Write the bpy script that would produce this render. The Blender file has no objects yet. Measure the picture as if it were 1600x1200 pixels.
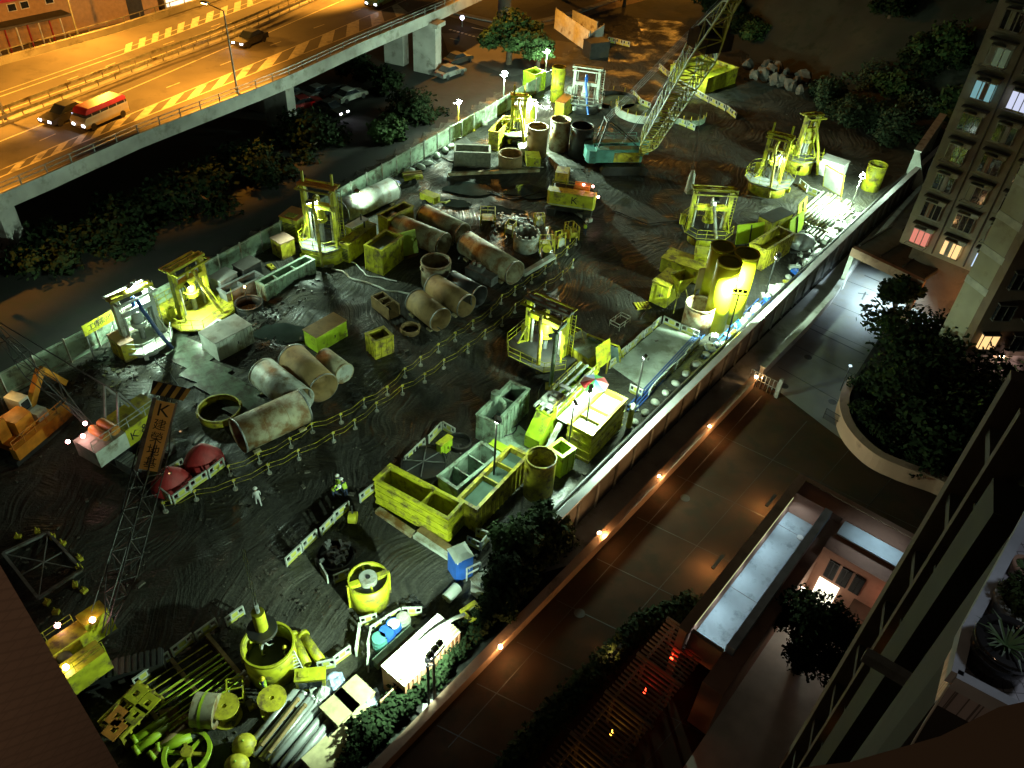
import bpy, math, random
from mathutils import Vector, Matrix, noise as mnoise
random.seed(7)
R = math.radians
SC = bpy.context.scene
COL = SC.collection
# ---------------------------------------------------------------- camera
F, CH = 1265.0, 40.0
_d = Vector((-100, 1480, F)).normalized()
_h = (Vector((0, 0, 1)) - _d * _d.z).normalized()
CZ, CY = -_d, _h
CX = CY.cross(CZ)
cam = bpy.data.cameras.new('camera'); camo = bpy.data.objects.new('camera', cam); COL.objects.link(camo)
cam.sensor_width = 36; cam.lens = 36 * F / 1600; cam.clip_start = .1; cam.clip_end = 2000
# world axes of the camera: right, up, backward
wx = Vector((CX.x, CY.x, CZ.x)); wd = Vector((CX.y, CY.y, CZ.y)); wf = Vector((CX.z, CY.z, CZ.z))
m = Matrix((wx, -wd, -wf)).transposed().to_4x4(); m.translation = Vector((0, 0, CH)); camo.matrix_world = m
SC.camera = camo
# ---------------------------------------------------------------- world, night ambient
w = bpy.data.worlds.new('World'); SC.world = w; w.use_nodes = True
nt = w.node_tree; bg = nt.nodes['Background']
sky = nt.nodes.new('ShaderNodeTexSky'); sky.sky_type = 'NISHITA'; sky.sun_disc = False
sky.sun_elevation = R(-4); sky.sun_rotation = R(200)
mx = nt.nodes.new('ShaderNodeMix'); mx.data_type = 'RGBA'; mx.inputs[0].default_value = .92
mx.inputs[7].default_value = (.30, .27, .20, 1)       # low cloud lit by the city
nt.links.new(sky.outputs[0], mx.inputs[6]); nt.links.new(mx.outputs[2], bg.inputs[0]); bg.inputs[1].default_value = AMB = .05
SC.view_settings.view_transform = 'Standard'; SC.view_settings.look = 'None'; SC.view_settings.gamma = 1
SC.view_settings.exposure = 0
SC.render.engine = 'CYCLES'
try:
    SC.cycles.use_denoising = True; SC.cycles.denoiser = 'OPENIMAGEDENOISE'; SC.cycles.max_bounces = 4
    SC.cycles.diffuse_bounces = 2; SC.cycles.glossy_bounces = 2; SC.cycles.sample_clamp_indirect = 3
    SC.cycles.use_light_tree = True; SC.cycles.caustics_reflective = False; SC.cycles.caustics_refractive = False
except Exception: pass

def G(px, py, z=0.0):
    w_ = wx * (px - 800) + wd * (py - 600) + wf * F
    return w_ * ((z - CH) / w_.z) + Vector((0, 0, CH))
def proj(p):
    v = Vector(p)-Vector((0,0,CH)); z = v.dot(wf); return 800+F*v.dot(wx)/z, 600+F*v.dot(wd)/z
def on_line(px, py, a, b):   # point of the segment a-b seen nearest to a pixel
    def d_(k): q = proj(a+(b-a)*k); return (q[0]-px)**2+(q[1]-py)**2
    k = min((i/400 for i in range(401)), key=d_); return a+(b-a)*k
def G2(px, py, z=0.0): v = G(px, py, z); return Vector((v.x, v.y))
def yaw_of(a, b): return math.atan2(b.y - a.y, b.x - a.x)

# ---------------------------------------------------------------- materials
def mat(name, col, rough=.6, metal=0, var=.3, sc=1.5, dirt=None, da=.5, bump=0, spec=.5, ds=.6, coat=0):
    m = bpy.data.materials.new(name); m.use_nodes = True; n = m.node_tree; L = n.links
    b = n.nodes['Principled BSDF']; b.inputs['Roughness'].default_value = rough; b.inputs['Metallic'].default_value = metal
    b.inputs['Specular IOR Level'].default_value = spec
    tc = n.nodes.new('ShaderNodeTexCoord')
    nz = n.nodes.new('ShaderNodeTexNoise'); nz.inputs['Scale'].default_value = sc; nz.inputs['Detail'].default_value = 6
    L.new(tc.outputs['Object'], nz.inputs['Vector'])
    mr = n.nodes.new('ShaderNodeMapRange'); mr.inputs[1].default_value = .3; mr.inputs[2].default_value = .7
    mr.inputs[3].default_value = 1 - var; mr.inputs[4].default_value = 1 + var * .4
    L.new(nz.outputs[0], mr.inputs[0])
    mul = n.nodes.new('ShaderNodeMix'); mul.data_type = 'RGBA'; mul.blend_type = 'MULTIPLY'; mul.inputs[0].default_value = 1
    mul.inputs[6].default_value = (*col, 1); L.new(mr.outputs[0], mul.inputs[7])
    out = mul.outputs[2]
    if dirt:
        n2 = n.nodes.new('ShaderNodeTexNoise'); n2.inputs['Scale'].default_value = ds; n2.inputs['Detail'].default_value = 9; n2.inputs['Roughness'].default_value = .65
        L.new(tc.outputs['Object'], n2.inputs['Vector'])
        cr = n.nodes.new('ShaderNodeMapRange'); cr.inputs[1].default_value = .62 - .3 * da; cr.inputs[2].default_value = .72 - .2 * da
        L.new(n2.outputs[0], cr.inputs[0])
        m2 = n.nodes.new('ShaderNodeMix'); m2.data_type = 'RGBA'; L.new(cr.outputs[0], m2.inputs[0]); L.new(out, m2.inputs[6]); m2.inputs[7].default_value = (*dirt, 1)
        out = m2.outputs[2]
    L.new(out, b.inputs['Base Color'])
    if bump:
        bp = n.nodes.new('ShaderNodeBump'); bp.inputs['Strength'].default_value = bump; bp.inputs['Distance'].default_value = .05
        n3 = n.nodes.new('ShaderNodeTexNoise'); n3.inputs['Scale'].default_value = sc * 4; n3.inputs['Detail'].default_value = 5
        L.new(tc.outputs['Object'], n3.inputs['Vector']); L.new(n3.outputs[0], bp.inputs['Height']); L.new(bp.outputs[0], b.inputs['Normal'])
    return m
def emat(name, col, s):
    m = bpy.data.materials.new(name); m.use_nodes = True; n = m.node_tree; b = n.nodes['Principled BSDF']
    b.inputs['Base Color'].default_value = (.02, .02, .02, 1); b.inputs['Emission Color'].default_value = (*col, 1); b.inputs['Emission Strength'].default_value = s
    return m
MUD = (.055, .042, .026)
RUSTC = (.17, .085, .025)
Y = mat('yellow_paint', (.50, .49, .02), .5, 0, .4, 1.6, (.14,.11,.035), .42, .06, ds=1.3)
YD = mat('worn_yellow_paint', (.50, .44, .025), .55, 0, .45, 2, (.13, .09, .03), .48, .08, ds=1.6)
YG = mat('lime_paint', (.40, .56, .02), .5, 0, .3, 1.2, (.12,.12,.03), .3, ds=1.1)
YO = mat('orange_paint', (.55, .21, .03), .5, 0, .35, 1.5, MUD, .3)
RUST = mat('rusty_steel', (.30, .20, .075), .75, .1, .45, 1.2, (.13, .08, .03), .45, .2)
RUSTP = mat('weathered_steel', (.38, .35, .22), .6, .1, .35, 1.3, RUSTC, .6, .15, ds=.9)
STEELW = mat('pale_steel', (.42, .44, .38), .5, .1, .35, 1.2, (.17, .12, .06), .5, .15, ds=.9)
STEEL = mat('grey_steel', (.24, .25, .24), .45, .3, .4, 2, (.07, .055, .035), .35)
DARK = mat('dark_steel', (.035, .035, .033), .5, .2, .4, 2, MUD, .3)
BLACK = mat('black_rubber', (.012, .012, .012), .7)
TEAL = mat('teal_paint', (.10, .30, .27), .45, 0, .3, 1.5, MUD, .2)
WHITE = mat('white_paint', (.72, .72, .68), .5, 0, .25, 1.5, (.25, .2, .13), .2)
WHITEG = mat('chalky_white_paint', (.50, .54, .47), .6, 0, .3, 1.2, (.16, .13, .08), .35)
GREEN = mat('pale_green_paint', (.28, .38, .27), .6, 0, .35, 1.2, (.08, .075, .045), .5, ds=1)
PLATE = mat('muddy_plate', (.13, .17, .12), .35, .1, .5, 1, (.045, .04, .028), .7, .2, ds=.8)
BLUE = mat('blue_plastic', (.03, .12, .50), .4, 0, .2, 2)
BLUED = mat('dark_blue_hose', (.02, .06, .22), .4, 0, .3, 2)
RED = mat('red_tarpaulin', (.32, .02, .02), .6, 0, .3, 2, bump=.4)
REDR = mat('red_roof_paint', (.65, .03, .015), .3, 0, .1, 2)
CREAM = mat('cream_paint', (.55, .45, .25), .35, 0, .1, 2)
CONC = mat('concrete', (.34, .33, .30), .8, 0, .3, .5, (.17, .16, .13), .3, .15)
CONCP = mat('pinkish_concrete', (.36, .22, .15), .8, 0, .2, .6, (.2, .12, .08), .25, .1)
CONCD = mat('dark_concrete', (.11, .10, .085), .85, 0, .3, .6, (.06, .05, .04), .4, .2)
CREAMW = mat('cream_render', (.40, .38, .27), .85, 0, .2, .5, (.25, .22, .15), .25)
BROWN = mat('brown_render', (.17, .12, .085), .85, 0, .3, .6, (.11, .08, .055), .35)
BROWNT = mat('brown_tile', (.20, .13, .085), .75, 0, .25, 2.2, (.13, .085, .055), .4, .2)
WOOD = mat('plywood', (.44, .38, .20), .8, 0, .3, 3, (.2, .15, .07), .2)
ORNC = mat('orange_container_paint', (.62, .30, .17), .5, 0, .25, 1.5, (.3, .14, .07), .25)
WROOF = mat('white_roof_paint', (.75, .70, .62), .6, 0, .2, 1, (.45, .33, .22), .2)
GLASS = mat('dark_glass', (.02, .025, .03), .08, 0, .2, 3, spec=.8)
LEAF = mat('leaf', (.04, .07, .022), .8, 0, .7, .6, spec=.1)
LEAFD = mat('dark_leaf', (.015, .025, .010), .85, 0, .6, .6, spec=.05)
BARK = mat('bark', (.08, .055, .035), .9)
SLURRY = mat('slurry', (.33, .37, .32), .25, 0, .5, .5, (.16, .17, .13), .5, .1)
WATER = mat('dark_water', (.03, .04, .035), .06, 0, .3, 1, bump=.08)
MURK = mat('murky_green_water', (.10, .16, .12), .12, 0, .4, 1, bump=.08)
HOSE = mat('white_hose', (.6, .6, .55), .6)
SKIN = mat('skin', (.35, .2, .13), .6)
HIVIS = mat('hi_vis_cloth', (.45, .65, .05), .7)
CLOTHW = mat('pale_cloth', (.5, .5, .48), .8)
CLOTHN = mat('navy_cloth', (.02, .03, .07), .8)
HELM = mat('white_helmet', (.75, .75, .7), .35)
HELMY = mat('yellow_helmet', (.7, .55, .03), .35)
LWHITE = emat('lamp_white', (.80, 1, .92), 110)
LSOD = emat('lamp_sodium', (1, .55, .15), 60)
LWARM = emat('lamp_warm', (1, .72, .42), 45)
LPINK = emat('lamp_pink', (1, .45, .42), 26)
LRED = emat('lamp_red', (1, .03, .01), 22)
LAMB = emat('lamp_amber', (1, .5, .04), 12)
LHEAD = emat('headlight_white', (.85, .85, 1), 30)
LTAIL = emat('tail_red', (1, .02, .02), 2.5)

# ---------------------------------------------------------------- mesh builder
class MB:
    def __init__(s): s.v = []; s.f = []; s.sm = []
    def add(s, vs, fs, smooth=False):
        n = len(s.v); s.v += [Vector(v) for v in vs]; s.f += [[i + n for i in f] for f in fs]; s.sm += [smooth] * len(fs); return s
    def box(s, x0, y0, z0, x1, y1, z1, M=None):
        vs = [Vector(p) for p in ((x0,y0,z0),(x1,y0,z0),(x1,y1,z0),(x0,y1,z0),(x0,y0,z1),(x1,y0,z1),(x1,y1,z1),(x0,y1,z1))]
        if M: vs = [M @ v for v in vs]
        return s.add(vs, [(0,3,2,1),(4,5,6,7),(0,1,5,4),(1,2,6,5),(2,3,7,6),(3,0,4,7)])
    def cb(s, c, d, yaw=0):   # centred box
        M = Matrix.Translation(Vector(c)) @ Matrix.Rotation(yaw, 4, 'Z'); a, b, e = d[0]/2, d[1]/2, d[2]/2
        return s.box(-a, -b, -e, a, b, e, M)
    def _fr(s, p, q, up=None):
        d = (q - p).normalized(); u = Vector(up) if up else (Vector((0,0,1)) if abs(d.z) < .95 else Vector((1,0,0)))
        a = d.cross(u).normalized(); return d, a, a.cross(d)
    def beam(s, p, q, w, h=None, up=None):
        p, q = Vector(p), Vector(q); h = h or w
        if (q - p).length < 1e-5: return s
        d, a, b = s._fr(p, q, up); a = a * w / 2; b = b * h / 2
        return s.add([p-a-b, p+a-b, p+a+b, p-a+b, q-a-b, q+a-b, q+a+b, q-a+b], [(0,3,2,1),(4,5,6,7),(0,1,5,4),(1,2,6,5),(2,3,7,6),(3,0,4,7)])
    def cyl(s, p, q, r, n=12, r2=None, cap=True):
        p, q = Vector(p), Vector(q); r2 = r if r2 is None else r2; d, a, b = s._fr(p, q); vs = []
        for k in range(n):
            t = 2*math.pi*k/n; o = a*math.cos(t) + b*math.sin(t); vs += [p + o*r, q + o*r2]
        s.add(vs, [(2*k, 2*((k+1)%n), 2*((k+1)%n)+1, 2*k+1) for k in range(n)], True)
        if cap: s.add([vs[2*k] for k in range(n)], [tuple(reversed(range(n)))]); s.add([vs[2*k+1] for k in range(n)], [tuple(range(n))])
        return s
    def pipe(s, p, q, ro, ri, n=28):
        p, q = Vector(p), Vector(q); d, a, b = s._fr(p, q); vs = []
        for k in range(n):
            t = 2*math.pi*k/n; o = a*math.cos(t) + b*math.sin(t); vs += [p+o*ro, q+o*ro, q+o*ri, p+o*ri]
        K = lambda k, j: 4*(k % n) + j
        s.add(vs, [(K(k,0),K(k+1,0),K(k+1,1),K(k,1)) for k in range(n)] + [(K(k,2),K(k+1,2),K(k+1,3),K(k,3)) for k in range(n)], True)
        m0 = len(s.v) - 4*n
        for k in range(n):
            for f in ((K(k,1),K(k+1,1),K(k+1,2),K(k,2)), (K(k,3),K(k+1,3),K(k+1,0),K(k,0))): s.f.append([m0+i for i in f]); s.sm.append(False)
        return s
    def path(s, pts, r, n=8):
        pts = [Vector(p) for p in pts]
        for a, b in zip(pts, pts[1:]): s.cyl(a, b, r, n)
        return s
    def prism(s, pts, z0, z1):
        n = len(pts); A = sum(pts[i][0]*pts[(i+1)%n][1]-pts[(i+1)%n][0]*pts[i][1] for i in range(n))
        if A < 0: pts = pts[::-1]
        vs = [(p[0],p[1],z0) for p in pts] + [(p[0],p[1],z1) for p in pts]
        return s.add(vs, [tuple(reversed(range(n))), tuple(range(n, 2*n))] + [(i,(i+1)%n,(i+1)%n+n,i+n) for i in range(n)])
    def quad(s, a, b, c, d): return s.add([a,b,c,d], [(0,1,2,3)])
    def ball(s, c, r, n=10, sq=(1,1,1)):
        c = Vector(c); vs = []; fs = []; m_ = n//2
        for i in range(m_+1):
            for j in range(n):
                a, b = math.pi*i/m_, 2*math.pi*j/n; vs.append(c + Vector((r*sq[0]*math.sin(a)*math.cos(b), r*sq[1]*math.sin(a)*math.sin(b), r*sq[2]*math.cos(a))))
        for i in range(m_):
            for j in range(n): fs.append((i*n+j, (i+1)*n+j, (i+1)*n+(j+1)%n, i*n+(j+1)%n))
        return s.add(vs, fs, True)
    def tri(s, p, q, w, n=None, r=.05, taper=None):   # four-chord lattice from p to q
        p, q = Vector(p), Vector(q); d, a, b = s._fr(p, q); L = (q-p).length; n = n or max(3, int(L/(w*1.1)))
        def ww(t):
            if not taper: return w/2
            return (w/2)*max(.28, min(1, t*L/taper)) if t*L < taper else w/2*max(.35, min(1, (1-t)*L/taper))
        C = []
        for i in range(n+1):
            t = i/n; c = p + (q-p)*t; h = ww(t); C.append([c+a*h+b*h, c-a*h+b*h, c-a*h-b*h, c+a*h-b*h])
        for i in range(n):
            for k in range(4):
                s.beam(C[i][k], C[i+1][k], r*1.5)
                k2 = (k+1) % 4
                s.beam(C[i][k], C[i+1][k2], r) if (i+k) % 2 else s.beam(C[i][k2], C[i+1][k], r)
                s.beam(C[i+1][k], C[i+1][k2], r)
        return s
    def rail(s, pts, h=1.0, r=.025, step=1.4, toe=False):
        pts = [Vector(p) for p in pts]
        for a, b in zip(pts, pts[1:]):
            n = max(1, round((b-a).length/step))
            for k in range(n+1): c = a + (b-a)*k/n; s.beam(c, c+Vector((0,0,h)), r*1.6)
            for zz in (h, h*.55) + ((.08,) if toe else ()): s.beam(a+Vector((0,0,zz)), b+Vector((0,0,zz)), r*1.6)
        return s
def mesh_of(mb, name, m, inv=None):
    me = bpy.data.meshes.new(name); vs = mb.v if inv is None else [inv @ v for v in mb.v]
    me.from_pydata([tuple(v) for v in vs], [], mb.f); me.materials.append(m)
    me.polygons.foreach_set('use_smooth', mb.sm); me.update(); return me
def tag(o, label=None, cat=None, group=None, kind=None):
    if label: o['label'] = label
    if cat: o['category'] = cat
    if group: o['group'] = group
    if kind: o['kind'] = kind
    return o
MW = {}
ORD = 'first second third fourth fifth sixth seventh eighth ninth tenth eleventh twelfth thirteenth fourteenth fifteenth sixteenth seventeenth eighteenth nineteenth twentieth'.split()
ORD += ['twenty ' + o for o in ORD[:9]] + ['thirtieth'] + ['thirty ' + o for o in ORD[:9]]
def thing(name, label, cat, loc=(0,0,0), yaw=0, group=None):
    o = bpy.data.objects.new(name, None); COL.objects.link(o); loc = Vector(loc); o.location = loc; o.rotation_euler = (0,0,yaw)
    o.empty_display_size = .3; MW[o.name] = Matrix.Translation(loc) @ Matrix.Rotation(yaw, 4, 'Z'); return tag(o, label, cat, group)
def part(name, mb, m, parent, world=False, label=None):
    inv = None
    if world and parent and parent.name in MW: inv = MW[parent.name].inverted()
    o = bpy.data.objects.new(name, mesh_of(mb, name, m, inv)); COL.objects.link(o); o.parent = parent
    if label: o['label'] = label
    return o
def solo(name, mb, m, label, cat, loc=(0,0,0), yaw=0, group=None, world=False):
    o = bpy.data.objects.new(name, None); M = Matrix.Translation(Vector(loc)) @ Matrix.Rotation(yaw, 4, 'Z')
    bpy.data.objects.remove(o)
    o = bpy.data.objects.new(name, mesh_of(mb, name, m, M.inverted() if world else None)); COL.objects.link(o)
    o.location = Vector(loc); o.rotation_euler = (0,0,yaw); return tag(o, label, cat, group)
def struct(name, mb, m): o = bpy.data.objects.new(name, mesh_of(mb, name, m)); COL.objects.link(o); o['kind'] = 'structure'; return o
def copy_tree(o, parent=None):
    c = o.copy(); COL.objects.link(c)
    if parent: c.parent = parent
    for ch in list(o.children): copy_tree(ch, c)
    return c
def place(o, loc, yaw, label=None, group=None):
    o.location = Vector(loc); o.rotation_euler = (0,0,yaw)
    if label: o['label'] = label
    if group: o['group'] = group
    return o
def fit(a, b, c, z):   # three top corners in the photograph at height z: long edge a-b, then b-c
    A, B, C = G(*a, z), G(*b, z), G(*c, z); yw = yaw_of(A, B); u = Vector((math.cos(yw), math.sin(yw), 0)); n = Vector((-u.y, u.x, 0))
    Ln = (B-A).length; W = (C-B).dot(n); ctr = (A+B)/2 + n*W/2; ctr.z = 0
    return ctr, yw, Ln, abs(W)
# ---------------------------------------------------------------- lights
FLOOD, STREET = 3.7, 2.1
CW = (.67, 1.0, .73); CS = (1, .40, .04); CB = (.62, .88, 1.0); CWARM = (1, .62, .30)
def lamp_light(parent, local, power, col, aim=None, spot=None, rad=.12, blend=.6):
    l = bpy.data.lights.new('light', 'SPOT' if aim is not None else 'POINT'); l.energy = power * (FLOOD if col is CW else STREET if (col is CS and power > 1000) else 1); l.color = col; l.shadow_soft_size = rad
    o = bpy.data.objects.new('light', l); COL.objects.link(o); o.parent = parent; o.location = Vector(local)
    if aim is not None:
        l.spot_size = R(spot or 130); l.spot_blend = blend; o.rotation_euler = Vector(aim).to_track_quat('-Z', 'Y').to_euler()
    return o
CW = (.67, 1.0, .73); CS = (1, .40, .04); CB = (.62, .88, 1.0); CWARM = (1, .62, .30)
# ================================================================ SETTING
def ground_mat():
    m = bpy.data.materials.new('mud'); m.use_nodes = True; n = m.node_tree; L = n.links; b = n.nodes['Principled BSDF']
    tc = n.nodes.new('ShaderNodeTexCoord')
    def N(sc, det=6, dist=0, src=None):
        x = n.nodes.new('ShaderNodeTexNoise'); x.inputs['Scale'].default_value = sc; x.inputs['Detail'].default_value = det; x.inputs['Distortion'].default_value = dist
        L.new(src or tc.outputs['Object'], x.inputs['Vector']); return x
    def MR(src, a, b_, c, d):
        x = n.nodes.new('ShaderNodeMapRange'); x.inputs[1].default_value = a; x.inputs[2].default_value = b_; x.inputs[3].default_value = c; x.inputs[4].default_value = d; L.new(src, x.inputs[0]); return x.outputs[0]
    def MA(op, a, b_, c=None):
        x = n.nodes.new('ShaderNodeMath'); x.operation = op
        for k, v in enumerate((a, b_, c)):
            if v is None: continue
            if hasattr(v, 'links'): L.new(v, x.inputs[k])
            else: x.inputs[k].default_value = v
        return x.outputs[0]
    def streak(rot, across, alng):
        mp = n.nodes.new('ShaderNodeMapping'); mp.vector_type = 'POINT'; mp.inputs['Rotation'].default_value = (0, 0, R(-rot)); mp.inputs['Scale'].default_value = (1, 1, 1)
        wp = N(.09, 2); sc_ = n.nodes.new('ShaderNodeVectorMath'); sc_.operation = 'SCALE'; sc_.inputs['Scale'].default_value = 9; L.new(wp.outputs['Color'], sc_.inputs[0])
        ad = n.nodes.new('ShaderNodeVectorMath'); L.new(tc.outputs['Object'], ad.inputs[0]); L.new(sc_.outputs[0], ad.inputs[1]); L.new(ad.outputs[0], mp.inputs[0])
        m3 = n.nodes.new('ShaderNodeVectorMath'); m3.operation = 'MULTIPLY'; m3.inputs[1].default_value = (alng, across, 1); L.new(mp.outputs[0], m3.inputs[0]); return N(1, 3, 0, m3.outputs[0]).outputs[0]
    a = N(.13, 8); c = N(1.1, 8, .6); e = N(7, 6); f = N(.35, 6)
    s1 = streak(62, 3.2, .10); s2 = streak(15, 3.0, .12); s3 = streak(100, 3.5, .12)
    mixa = n.nodes.new('ShaderNodeMix'); L.new(MR(f.outputs[0], .45, .5, 0, 1), mixa.inputs[0]); L.new(s2, mixa.inputs[2]); L.new(s3, mixa.inputs[3])
    mixb = n.nodes.new('ShaderNodeMix'); L.new(MR(a.outputs[0], .44, .52, 0, 1), mixb.inputs[0]); L.new(mixa.outputs[0], mixb.inputs[2]); L.new(s1, mixb.inputs[3]); st = mixb.outputs[0]
    ridge = MR(st, .34, .68, 0, 1)
    cr = n.nodes.new('ShaderNodeValToRGB'); L.new(MR(a.outputs[0], .3, .7, 0, 1), cr.inputs[0])
    els = cr.color_ramp.elements; els[0].color = (.024, .022, .017, 1); els[1].color = (.082, .078, .060, 1); x = els.new(.55); x.color = (.036, .034, .026, 1)
    m2 = n.nodes.new('ShaderNodeMix'); m2.data_type = 'RGBA'; m2.blend_type = 'MULTIPLY'; m2.inputs[0].default_value = 1
    L.new(cr.outputs[0], m2.inputs[6]); L.new(MA('MULTIPLY', MR(e.outputs[0], .35, .65, .75, 1.25), MR(ridge, 0, 1, .62, 1.3)), m2.inputs[7])
    L.new(m2.outputs[2], b.inputs['Base Color'])
    L.new(MR(f.outputs[0], .40, .56, .3, .95), b.inputs['Roughness']); b.inputs['Specular IOR Level'].default_value = .35
    h = MA('MULTIPLY_ADD', ridge, 1.1, MA('MULTIPLY_ADD', e.outputs[0], .8, c.outputs[0]))
    bp = n.nodes.new('ShaderNodeBump'); bp.inputs['Strength'].default_value = .65; bp.inputs['Distance'].default_value = .08
    L.new(h, bp.inputs['Height']); L.new(bp.outputs[0], b.inputs['Normal']); return m
MUDM = ground_mat()
EARTH = mat('dark_earth', (.019, .016, .013), .9, 0, .5, .25, (.012, .014, .008), .5, .5)
ASPH = mat('asphalt', (.125, .11, .09), .8, 0, .22, .25, (.09, .08, .065), .3, .05)
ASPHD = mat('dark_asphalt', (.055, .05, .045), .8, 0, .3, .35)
PAVE = mat('garden_paving', (.042,.023,.014), .95, 0, .35, .35, (.028,.02,.013), .45, .1)
DRIVE = mat('driveway_concrete', (.15,.15,.14), .55, 0, .3, .35, (.13, .12, .10), .45)
LINE = mat('road_paint', (.55, .50, .38), .6, 0, .3, 2, (.2, .18, .14), .2)

PAVE.node_tree.nodes['Principled BSDF'].inputs['Specular IOR Level'].default_value = .08
def poly(name, pts, z, m, kind=True):
    mb = MB(); p = [Vector((v.x, v.y)) for v in pts]; A = sum(p[i].x*p[(i+1)%len(p)].y-p[(i+1)%len(p)].x*p[i].y for i in range(len(p)))
    if A < 0: p = p[::-1]
    mb.add([(v.x, v.y, z) for v in p], [tuple(range(len(p)))]); return struct(name, mb, m)
g = MB(); g.add([(-400,-200,-.012),(400,-200,-.012),(400,600,-.012),(-400,600,-.012)], [(0,1,2,3)]); struct('ground', g, EARTH)
# site mud: displaced sheet between hoarding and wall
sa = G2(-200, 722); sb = G2(905, 78)     # along hoarding
fdir = (sb - sa).normalized()
mud = MB(); nx, ny = 150, 230; x0, x1, y0, y1 = -62, 62, 2, 142
WL0, WL1 = G2(560, 1110), G2(1475, 235)
def in_site(x, y):
    p = Vector((x, y)); a = (p - sa); s1 = fdir.x*a.y - fdir.y*a.x
    wl = (WL1-WL0).normalized(); b_ = p - WL0; s2 = wl.x*b_.y - wl.y*b_.x
    return s1 < .8 and s2 > -.5
idx = {}
for j in range(ny+1):
    for i in range(nx+1):
        x = x0+(x1-x0)*i/nx; y = y0+(y1-y0)*j/ny
        idx[i,j] = len(mud.v); h = mnoise.noise(Vector((x*.22, y*.22, 0)))*.07 + mnoise.noise(Vector((x*.9, y*.9, 3)))*.05
        mud.v.append(Vector((x, y, .06 + h)))
for j in range(ny):
    for i in range(nx):
        x = x0+(x1-x0)*(i+.5)/nx; y = y0+(y1-y0)*(j+.5)/ny
        if in_site(x, y): mud.f.append((idx[i,j], idx[i+1,j], idx[i+1,j+1], idx[i,j+1])); mud.sm.append(True)
struct('site_mud', mud, MUDM)

# ---------------------------------------------------------------- flyover
DZ = 7.5
edge_px = [(-90,370),(-10,336),(72,300),(220,232),(400,160),(460,135),(560,87),(690,30),(750,2),(860,-55)]
ED = [G2(x, y, 6.5) for x, y in edge_px]
def offs(pts, d):
    out = []
    for i, p in enumerate(pts):
        t = (pts[min(i+1, len(pts)-1)] - pts[max(i-1, 0)]).normalized(); out.append(p + Vector((-t.y, t.x))*d)
    return out
def ribbon(mb, A, B, z0, z1, close=True):
    for i in range(len(A)-1):
        a, b, c, d = A[i], A[i+1], B[i+1], B[i]
        mb.add([(v.x, v.y, z) for z in (z0, z1) for v in (a, b, c, d)], [(4,5,6,7),(3,2,1,0),(0,1,5,4),(1,2,6,5),(2,3,7,6),(3,0,4,7)])
fly = thing('flyover', 'long elevated highway on concrete piers with sodium lit carriageways', 'flyover', (-30, 80, 0))
mb = MB(); ribbon(mb, offs(ED, .35), offs(ED, 25.2), 6.7, 7.48); part('deck', mb, CONC, fly, True)
mb = MB(); ribbon(mb, offs(ED, .4), offs(ED, 25.1), 7.482, 7.5); part('carriageway', mb, ASPH, fly, True)
mb = MB(); ribbon(mb, ED, offs(ED, .34), 6.5, 7.85); part('parapet', mb, CONC, fly, True)
mb = MB(); ribbon(mb, offs(ED, 25.3), offs(ED, 25.65), 6.5, 8.2); part('parapet', mb, CONC, fly, True)
def along(pts, step):
    out = []; rem = 0
    for a, b in zip(pts, pts[1:]):
        L_ = (b-a).length; t = rem
        while t < L_: out.append((a + (b-a)*t/L_, (b-a).normalized())); t += step
        rem = t - L_
    return out
mb = MB(); rl = offs(ED, .17)
for c, t in along(rl, 2.4): mb.beam((c.x, c.y, 7.85), (c.x, c.y, 8.6), .09)
for a, b in zip(rl, rl[1:]):
    for zz in (8.25, 8.6): mb.beam((a.x,a.y,zz), (b.x,b.y,zz), .07)
part('guard_rail', mb, STEEL, fly, True)
mb = MB(); rl = offs(ED, 25.47)
for c, t in along(rl, 2.4): mb.beam((c.x, c.y, 8.2), (c.x, c.y, 8.8), .09)
for a, b in zip(rl, rl[1:]): mb.beam((a.x,a.y,8.8), (b.x,b.y,8.8), .08)
part('guard_rail', mb, STEEL, fly, True)
def px_line(mb, pts, w, z=7.506):
    P_ = [G2(x, y, 7.5) for x, y in pts]; ribbon(mb, offs(P_, -w/2), offs(P_, w/2), z-.004, z)
marks = MB()
px_line(marks, [(-60,302),(0,277),(180,201),(400,113),(645,17),(720,-15)], .16)
px_line(marks, [(-60,292),(0,266),(180,188),(400,98),(620,6),(700,-28)], .14)
px_line(marks, [(-60,244),(0,221),(187,146),(350,76),(417,52),(532,2),(600,-28)], .16)
px_line(marks, [(-60,200),(0,176),(250,86),(400,28),(480,-5)], .16)
px_line(marks, [(-60,172),(0,151),(187,86),(400,6),(450,-14)], .16)
px_line(marks, [(-60,165),(0,144),(187,79),(400,0)], .12)
for a, b in (((62,220),(87,209)),((150,183),(176,172)),((260,137),(281,129)),((344,102),(362,95)),((422,71),(439,65)),((490,44),(507,38)),((550,19),(564,14)),((-30,258),(-5,248))):
    px_line(marks, [a, b], .13)
for a, b in (((30,187),(48,180)),((105,135),(122,129)),((165,114),(180,108)),((255,80),(272,74)),((330,52),(344,47))):
    px_line(marks, [(a[0],a[1]-10), (b[0],b[1]-10)], .12)
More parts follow.
